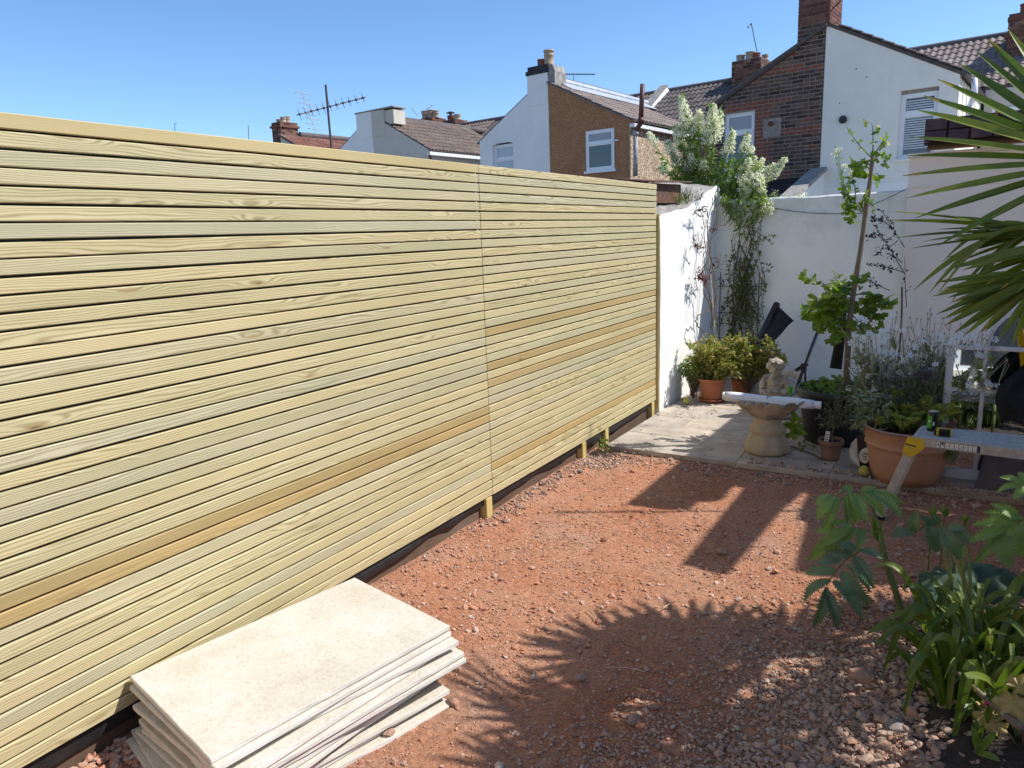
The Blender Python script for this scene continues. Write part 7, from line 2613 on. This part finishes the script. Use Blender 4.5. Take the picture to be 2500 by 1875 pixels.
compound([(2330, 420), (2220, 340), (2080, 390), (1990, 450)], [(2200, 340, 1830, 280, 115), (2150, 360, 1720, 400, 115), (2060, 400, 1690, 560, 115), (2000, 440, 1740, 770, 90), (1985, 450, 2075, 810, 200), (2100, 380, 2195, 710, 180), (2250, 340, 2225, 640, 160), (2160, 340, 1900, 200, 105), (2260, 330, 2320, 640, 160)], 2.96, 'lf_melianthus', .4)
compound([(2350, 250), (2290, 60), (2180, 0)], [(2230, 30, 1945, 90, 100), (2200, 10, 1980, -60, 90), (2260, 40, 2110, 150, 100), (2300, 60, 2260, 200, 110), (2280, 50, 2340, 180, 110), (2240, 10, 2160, -110, 90)], 3.0, 'lf_melianthus', .5)
t = thing('honey_bush', 'low bluish honey bush leaves between the two bigger honey bushes', 'plant', (2.36, 3.2, GZ))
part('stem', Geo().add(*tube([(2.36, 3.2, GZ), (2.36, 3.2, .05), D6(1500, 430, 3.12)], [.008, .007, .005], 8)), M['stem_green'], t, smooth=True)
compound([(1500, 470), (1400, 400), (1290, 370), (1160, 480), (1060, 490)], [(1160, 480, 925, 505, 105), (1150, 460, 1185, 265, 75), (1060, 480, 960, 420, 80), (1280, 370, 1370, 665, 150), (1330, 390, 1215, 310, 70), (1420, 430, 1610, 735, 195), (1540, 420, 1700, 570, 125), (1480, 420, 1640, 440, 90), (1360, 400, 1340, 300, 70)], 3.08, 'lf_melianthus_blue', .4)

# ------------------------------------------------------------------ strap leaved clump
t = thing('strap_leaf_clump', 'dense clump of long dark green strap leaves in the planting bed', 'plant', (2.40, 2.72, GZ))
def blade(b0, tip, bend, wd, cut=False):
    n = 12
    s = np.linspace(0, 1, n)
    P = b0 + (tip - b0) * s[:, None]
    P[:, 2] += bend * np.sin(s * math.pi) ** 1.0
    P = P + np.array([0, 0, -1.0]) * (np.clip(s - .55, 0, 1) ** 2 * bend * 2.2)[:, None]
    W_ = wd * np.minimum(1, .55 + s * 1.6) * np.where(s > .7, (1 - (s - .7) / .3 * (.25 if cut else .96)), 1)
    d = tip - b0
    nrm = norm(np.array([-d[0] * .6, -d[1] * .6 - .35, .55 * np.hypot(d[0], d[1]) + .25]))
    return ribbon(P, W_, nrm, .25)
g = Geo()
for k in range(170):
    b0 = np.array([2.46 + rng.normal(0, .07), 2.70 + rng.normal(0, .085), GZ + .01])
    a = rng.uniform(0, 2 * math.pi)
    L = rng.uniform(.13, .32)
    up_h = rng.uniform(.18, .46)
    tip = b0 + np.array([math.cos(a) * L * .9, math.sin(a) * L * .9, up_h])
    if k % 4 == 0: tip[2] = b0[2] + rng.uniform(.02, .2)
    g.add(*blade(b0, tip, rng.uniform(.04, .14), rng.uniform(.014, .027), rng.random() < .25))
for (x, y, bx_, by_, w) in ((500, 840, 2.33, 2.70, .030), (490, 850, 2.35, 2.66, .03), (700, 590, 2.36, 2.80, .034), (580, 1010, 2.36, 2.64, .034), (690, 1280, 2.37, 2.60, .032), (970, 1490, 2.44, 2.50, .036), (600, 770, 2.36, 2.74, .030), (850, 900, 2.42, 2.6, .032)):
    tip = hit(1900 + x * .437, 1150 + y * .437, 1, by_ - .12)
    g.add(*blade(np.array([bx_, by_, GZ + .01]), tip, .10 if y < 950 else .26, w, False))
part('leaf_blades', g, M['lf_strap'], t)
sg = Geo()
for (x0, y0, x1, y1) in ((960, 600, 930, 430), (1040, 740, 1030, 480), (1090, 860, 1060, 420), (965, 600, 945, 470)):
    f6 = lambda x, y: hit(1900 + x * .437, 1150 + y * .437, 1, 2.78)
    sg.add(*tube([f6(x0, y0 + 120), f6(x0, y0), f6(x1, y1)], [.007, .007, .005], 6))
part('flower_stalks', sg, M['stem_green'], t)
lg = Geo()
for (x, y) in ((865, 225), (930, 235), (1045, 265)):
    c = hit(1900 + x * .437, 1150 + y * .437, 1, 3.2)
    swarm(lg, LANCE, np.tile(c - np.array([0, 0, .02]), (7, 1)) + jit(7, .004), frames(jit(7, .35) + np.array([0, 0, 1])), rng.uniform(.03, .06, 7))
    lg.add(*tube([c - np.array([0, 0, .34]), c - np.array([0, 0, .02])], .003, 5))
solo('lily_shoots', lg, M['lf_green'], 'three slim yellow green budded shoots beyond the bluish honey bush leaves', 'plant')

# brunnera like round leaves
t = thing('round_leaf_plant', 'low plant with broad dull green veined leaves behind the strap leaves', 'plant', (2.42, 3.15, GZ))
g, sg = Geo(), Geo()
for (x, y, s, d) in ((890, 585, .075, 3.12), (1100, 570, .095, 3.18), (1200, 600, .08, 3.15), (1060, 620, .08, 3.1), (880, 700, .07, 3.0), (1250, 590, .075, 3.2), (990, 610, .07, 3.14)):
    c = hit(1900 + x * .437, 1150 + y * .437, 1, d)
    n = 22
    a0 = rng.uniform(-.5, .5)
    V = [(0, 0, 0)]
    for k in range(n):
        a = 2 * math.pi * k / n
        r = s * (1 + .25 * math.cos(a) - .35 * max(0, math.cos(a + math.pi)) ** 6) * (1 + .03 * math.sin(a * 9))
        V.append((r * math.sin(a), r * math.cos(a), .012 * math.sin(a * 4) - .25 * r * r / s + .004 * (k % 2)))
    V = np.array(V) @ np.array(Matrix.Rotation(rng.uniform(0, 6), 3, 'Z')).T @ np.array(Matrix.Rotation(rad(22), 3, 'X')).T
    g.add(V + c, [(0, k + 1, (k + 1) % n + 1) for k in range(n)])
    sg.add(*tube(curve((2.42, 3.13, GZ), c, (0, 0, .03), 6), .0025, 5))
part('leaf', g, M['lf_round'], t, smooth=True)
part('stalks', sg, M['stem_green'], t)


# heuchera: golden lobed leaves, each big enough to be a part of its own
t = thing('golden_leaf_plant', 'plant with pale golden lobed leaves in the lower right corner', 'plant', (2.56, 2.45, GZ))
c5 = lambda x, y, d: hit(2250 + x * .22603, 1500 + y * .22604, 1, d)
b0 = np.array([2.56, 2.44, GZ])
for (x, y, s, d, tl, sp_) in ((1020, 960, .062, 2.36, 60, 0), (1060, 790, .045, 2.42, 45, 1), (700, 1060, .046, 2.42, 40, 2), (800, 1170, .040, 2.40, 35, 1)):
    c = c5(x, y, d)
    n = 48
    V = [(0, 0, 0)]
    for k in range(n):
        a = 2 * math.pi * k / n
        r = s * (.86 + .12 * math.cos(a * 7) + .04 * math.cos(a * 21)) * (1 - .5 * max(0, math.cos(a + math.pi)) ** 10)
        V.append((r * math.sin(a), r * math.cos(a), .010 * math.sin(a * 7 + 1) - .18 * r * r / s))
    V = np.array(V) @ np.array(Matrix.Rotation(rng.uniform(0, 6), 3, 'Z')).T @ np.array(Matrix.Rotation(rad(tl), 3, 'X')).T
    part('leaf', Geo().add(V + c, [(0, k + 1, (k + 1) % n + 1) for k in range(n)]), M['lf_gold'], t, smooth=True)
    part('leaf_stalk', Geo().add(*tube(curve(b0, c, (0, 0, .02), 6), .002, 5)), M['stem_brown'], t)
# seedling and dry branch
t = thing('seedling', 'small seedling with three pale green leaves on the dark soil', 'plant', tuple(c5(600, 1530, 2.36)))
b0 = c5(605, 1510, 2.33)
for (x, y, w) in ((545, 1195, .020), (810, 1270, .022), (850, 1590, .020), (615, 1300, .010)):
    P = curve(b0, c5(x, y, 2.31), (0, -.005, .012), 8)
    V, F = ribbon(P, np.array([.25, .6, .9, 1, 1, .9, .6, .08]) * w, np.array([.1, -.8, .7]), .3)
    part('leaf', Geo().add(V, F), M['lf_green'], t)
part('stem', Geo().add(*tube([b0, c5(660, 1300, 2.32), c5(700, 990, 2.33)], .0016, 5)), M['stem_green'], t)
a, b_ = c5(380, 620, 2.50), c5(1090, 1240, 2.30)
solo('dry_branch', Geo().add(*tube(curve(a, b_, (.0, 0, -.004), 8), np.linspace(.006, .013, 8), 8)), M['bark'], 'dry brown branch slanting down through the strap leaves', 'branch', smooth=True)
g = Geo()
c = c5(705, 960, 2.335)
V, F = ICO2
g.add(V * .006 + c, F)
solo('red_bead', g, plain('magenta_bead', (.30, .01, .07), (.25, .01, .06), .4), 'tiny crimson bead like bud on the seedling stem by the dry branch', 'bud', smooth=True)
# weed by the fence foot
t = thing('fence_weed', 'little green weed at the fence foot beside the patio corner', 'plant', (.06, 4.78, GZ))
g = Geo()
n = 90
swarm(g, OVAL, np.array([.065, 4.78, GZ + .07]) + jit(n, 1) * np.array([.035, .035, .035]), frames(jit(n, 1) + np.array([.3, -.3, .4])), rng.uniform(.014, .03, n))
part('leaves', g, M['lf_valerian'], t)
t = thing('tub_side_ivy', 'few dark leaves at the patio edge between tub and small pot', 'plant', (1.40, 5.38, PZ))
g = Geo()
n = 60
swarm(g, OVAL, np.array([1.40, 5.40, PZ + .03]) + jit(n, 1) * np.array([.05, .05, .015]), frames(jit(n, 1)), rng.uniform(.012, .03, n))
part('leaves', g, M['lf_vine'], t)
M['litter'] = island('dead_leaves', [(0, (0.10, 0.06, 0.04)), (0.6, (0.20, 0.12, 0.07)), (1, (0.30, 0.22, 0.13))], 0.85)
# fallen leaves and crumbs on the paving
g = Geo()
n = 240
pos = np.stack([rng.uniform(.06, 1.7, n), rng.uniform(4.9, 7.3, n), np.full(n, PZ + .003)], -1)
pos[:110, 1] = rng.uniform(5.9, 7.2, 110)
pos[:110, 0] = rng.uniform(.05, .5, 110)
swarm(g, OVAL, pos, frames(jit(n, 1) * np.array([1, 1, .12]), np.tile([0, 0, 1.0], (n, 1)) + jit(n, .25)), rng.uniform(.008, .024, n))
solo('leaf_litter', g, M['litter'], kind='stuff', loc=(.8, 6, PZ))
strew_n = 420
g = Geo()
pos = np.concatenate([np.stack([rng.uniform(1.1, 2.9, 260), 4.885 + np.abs(rng.normal(0, .05, 260)), np.full(260, PZ + .004)], -1), np.stack([rng.uniform(.05, 1.0, 60), rng.uniform(4.9, 6.5, 60), np.full(60, PZ + .003)], -1)])
for q in range(5):
    k = np.arange(len(pos)) % 5 == q
    m_ = int(k.sum())
    swarm(g, ROCKS[q], pos[k], rand_rot(m_), np.where(pos[k][:, 0] > 1.05, rng.uniform(.005, .022, m_), rng.uniform(.002, .007, m_)))
solo('paving_grit', g, M['chip_grey'], kind='stuff', loc=(1.8, 4.9, PZ))

# ------------------------------------------------------------------ evergreen hedge along the right side, outside the picture but in the mirror
t = thing('evergreen_hedge', 'dark evergreen hedge along the right side seen only in the garden mirror', 'hedge', (4.3, 2.0, GZ))
lg = Geo()
n = 9000
pos = np.stack([rng.normal(4.4, .22, n), rng.uniform(-2.5, 4.9, n), GZ + rng.uniform(0, 1, n) ** .8 * 1.15], -1)
pos[:, 0] += .15 * vnoise(pos[:, 1], pos[:, 2], .5, 88)
swarm(lg, OVAL, pos, frames(jit(n, 1)), rng.uniform(.05, .10, n))
part('leaves', lg, M['lf_shrub'], t)
part('stems', Geo().add(*box(4.42, 4.5, -2.4, 4.8, GZ, .8)), M['stem_brown'], t)
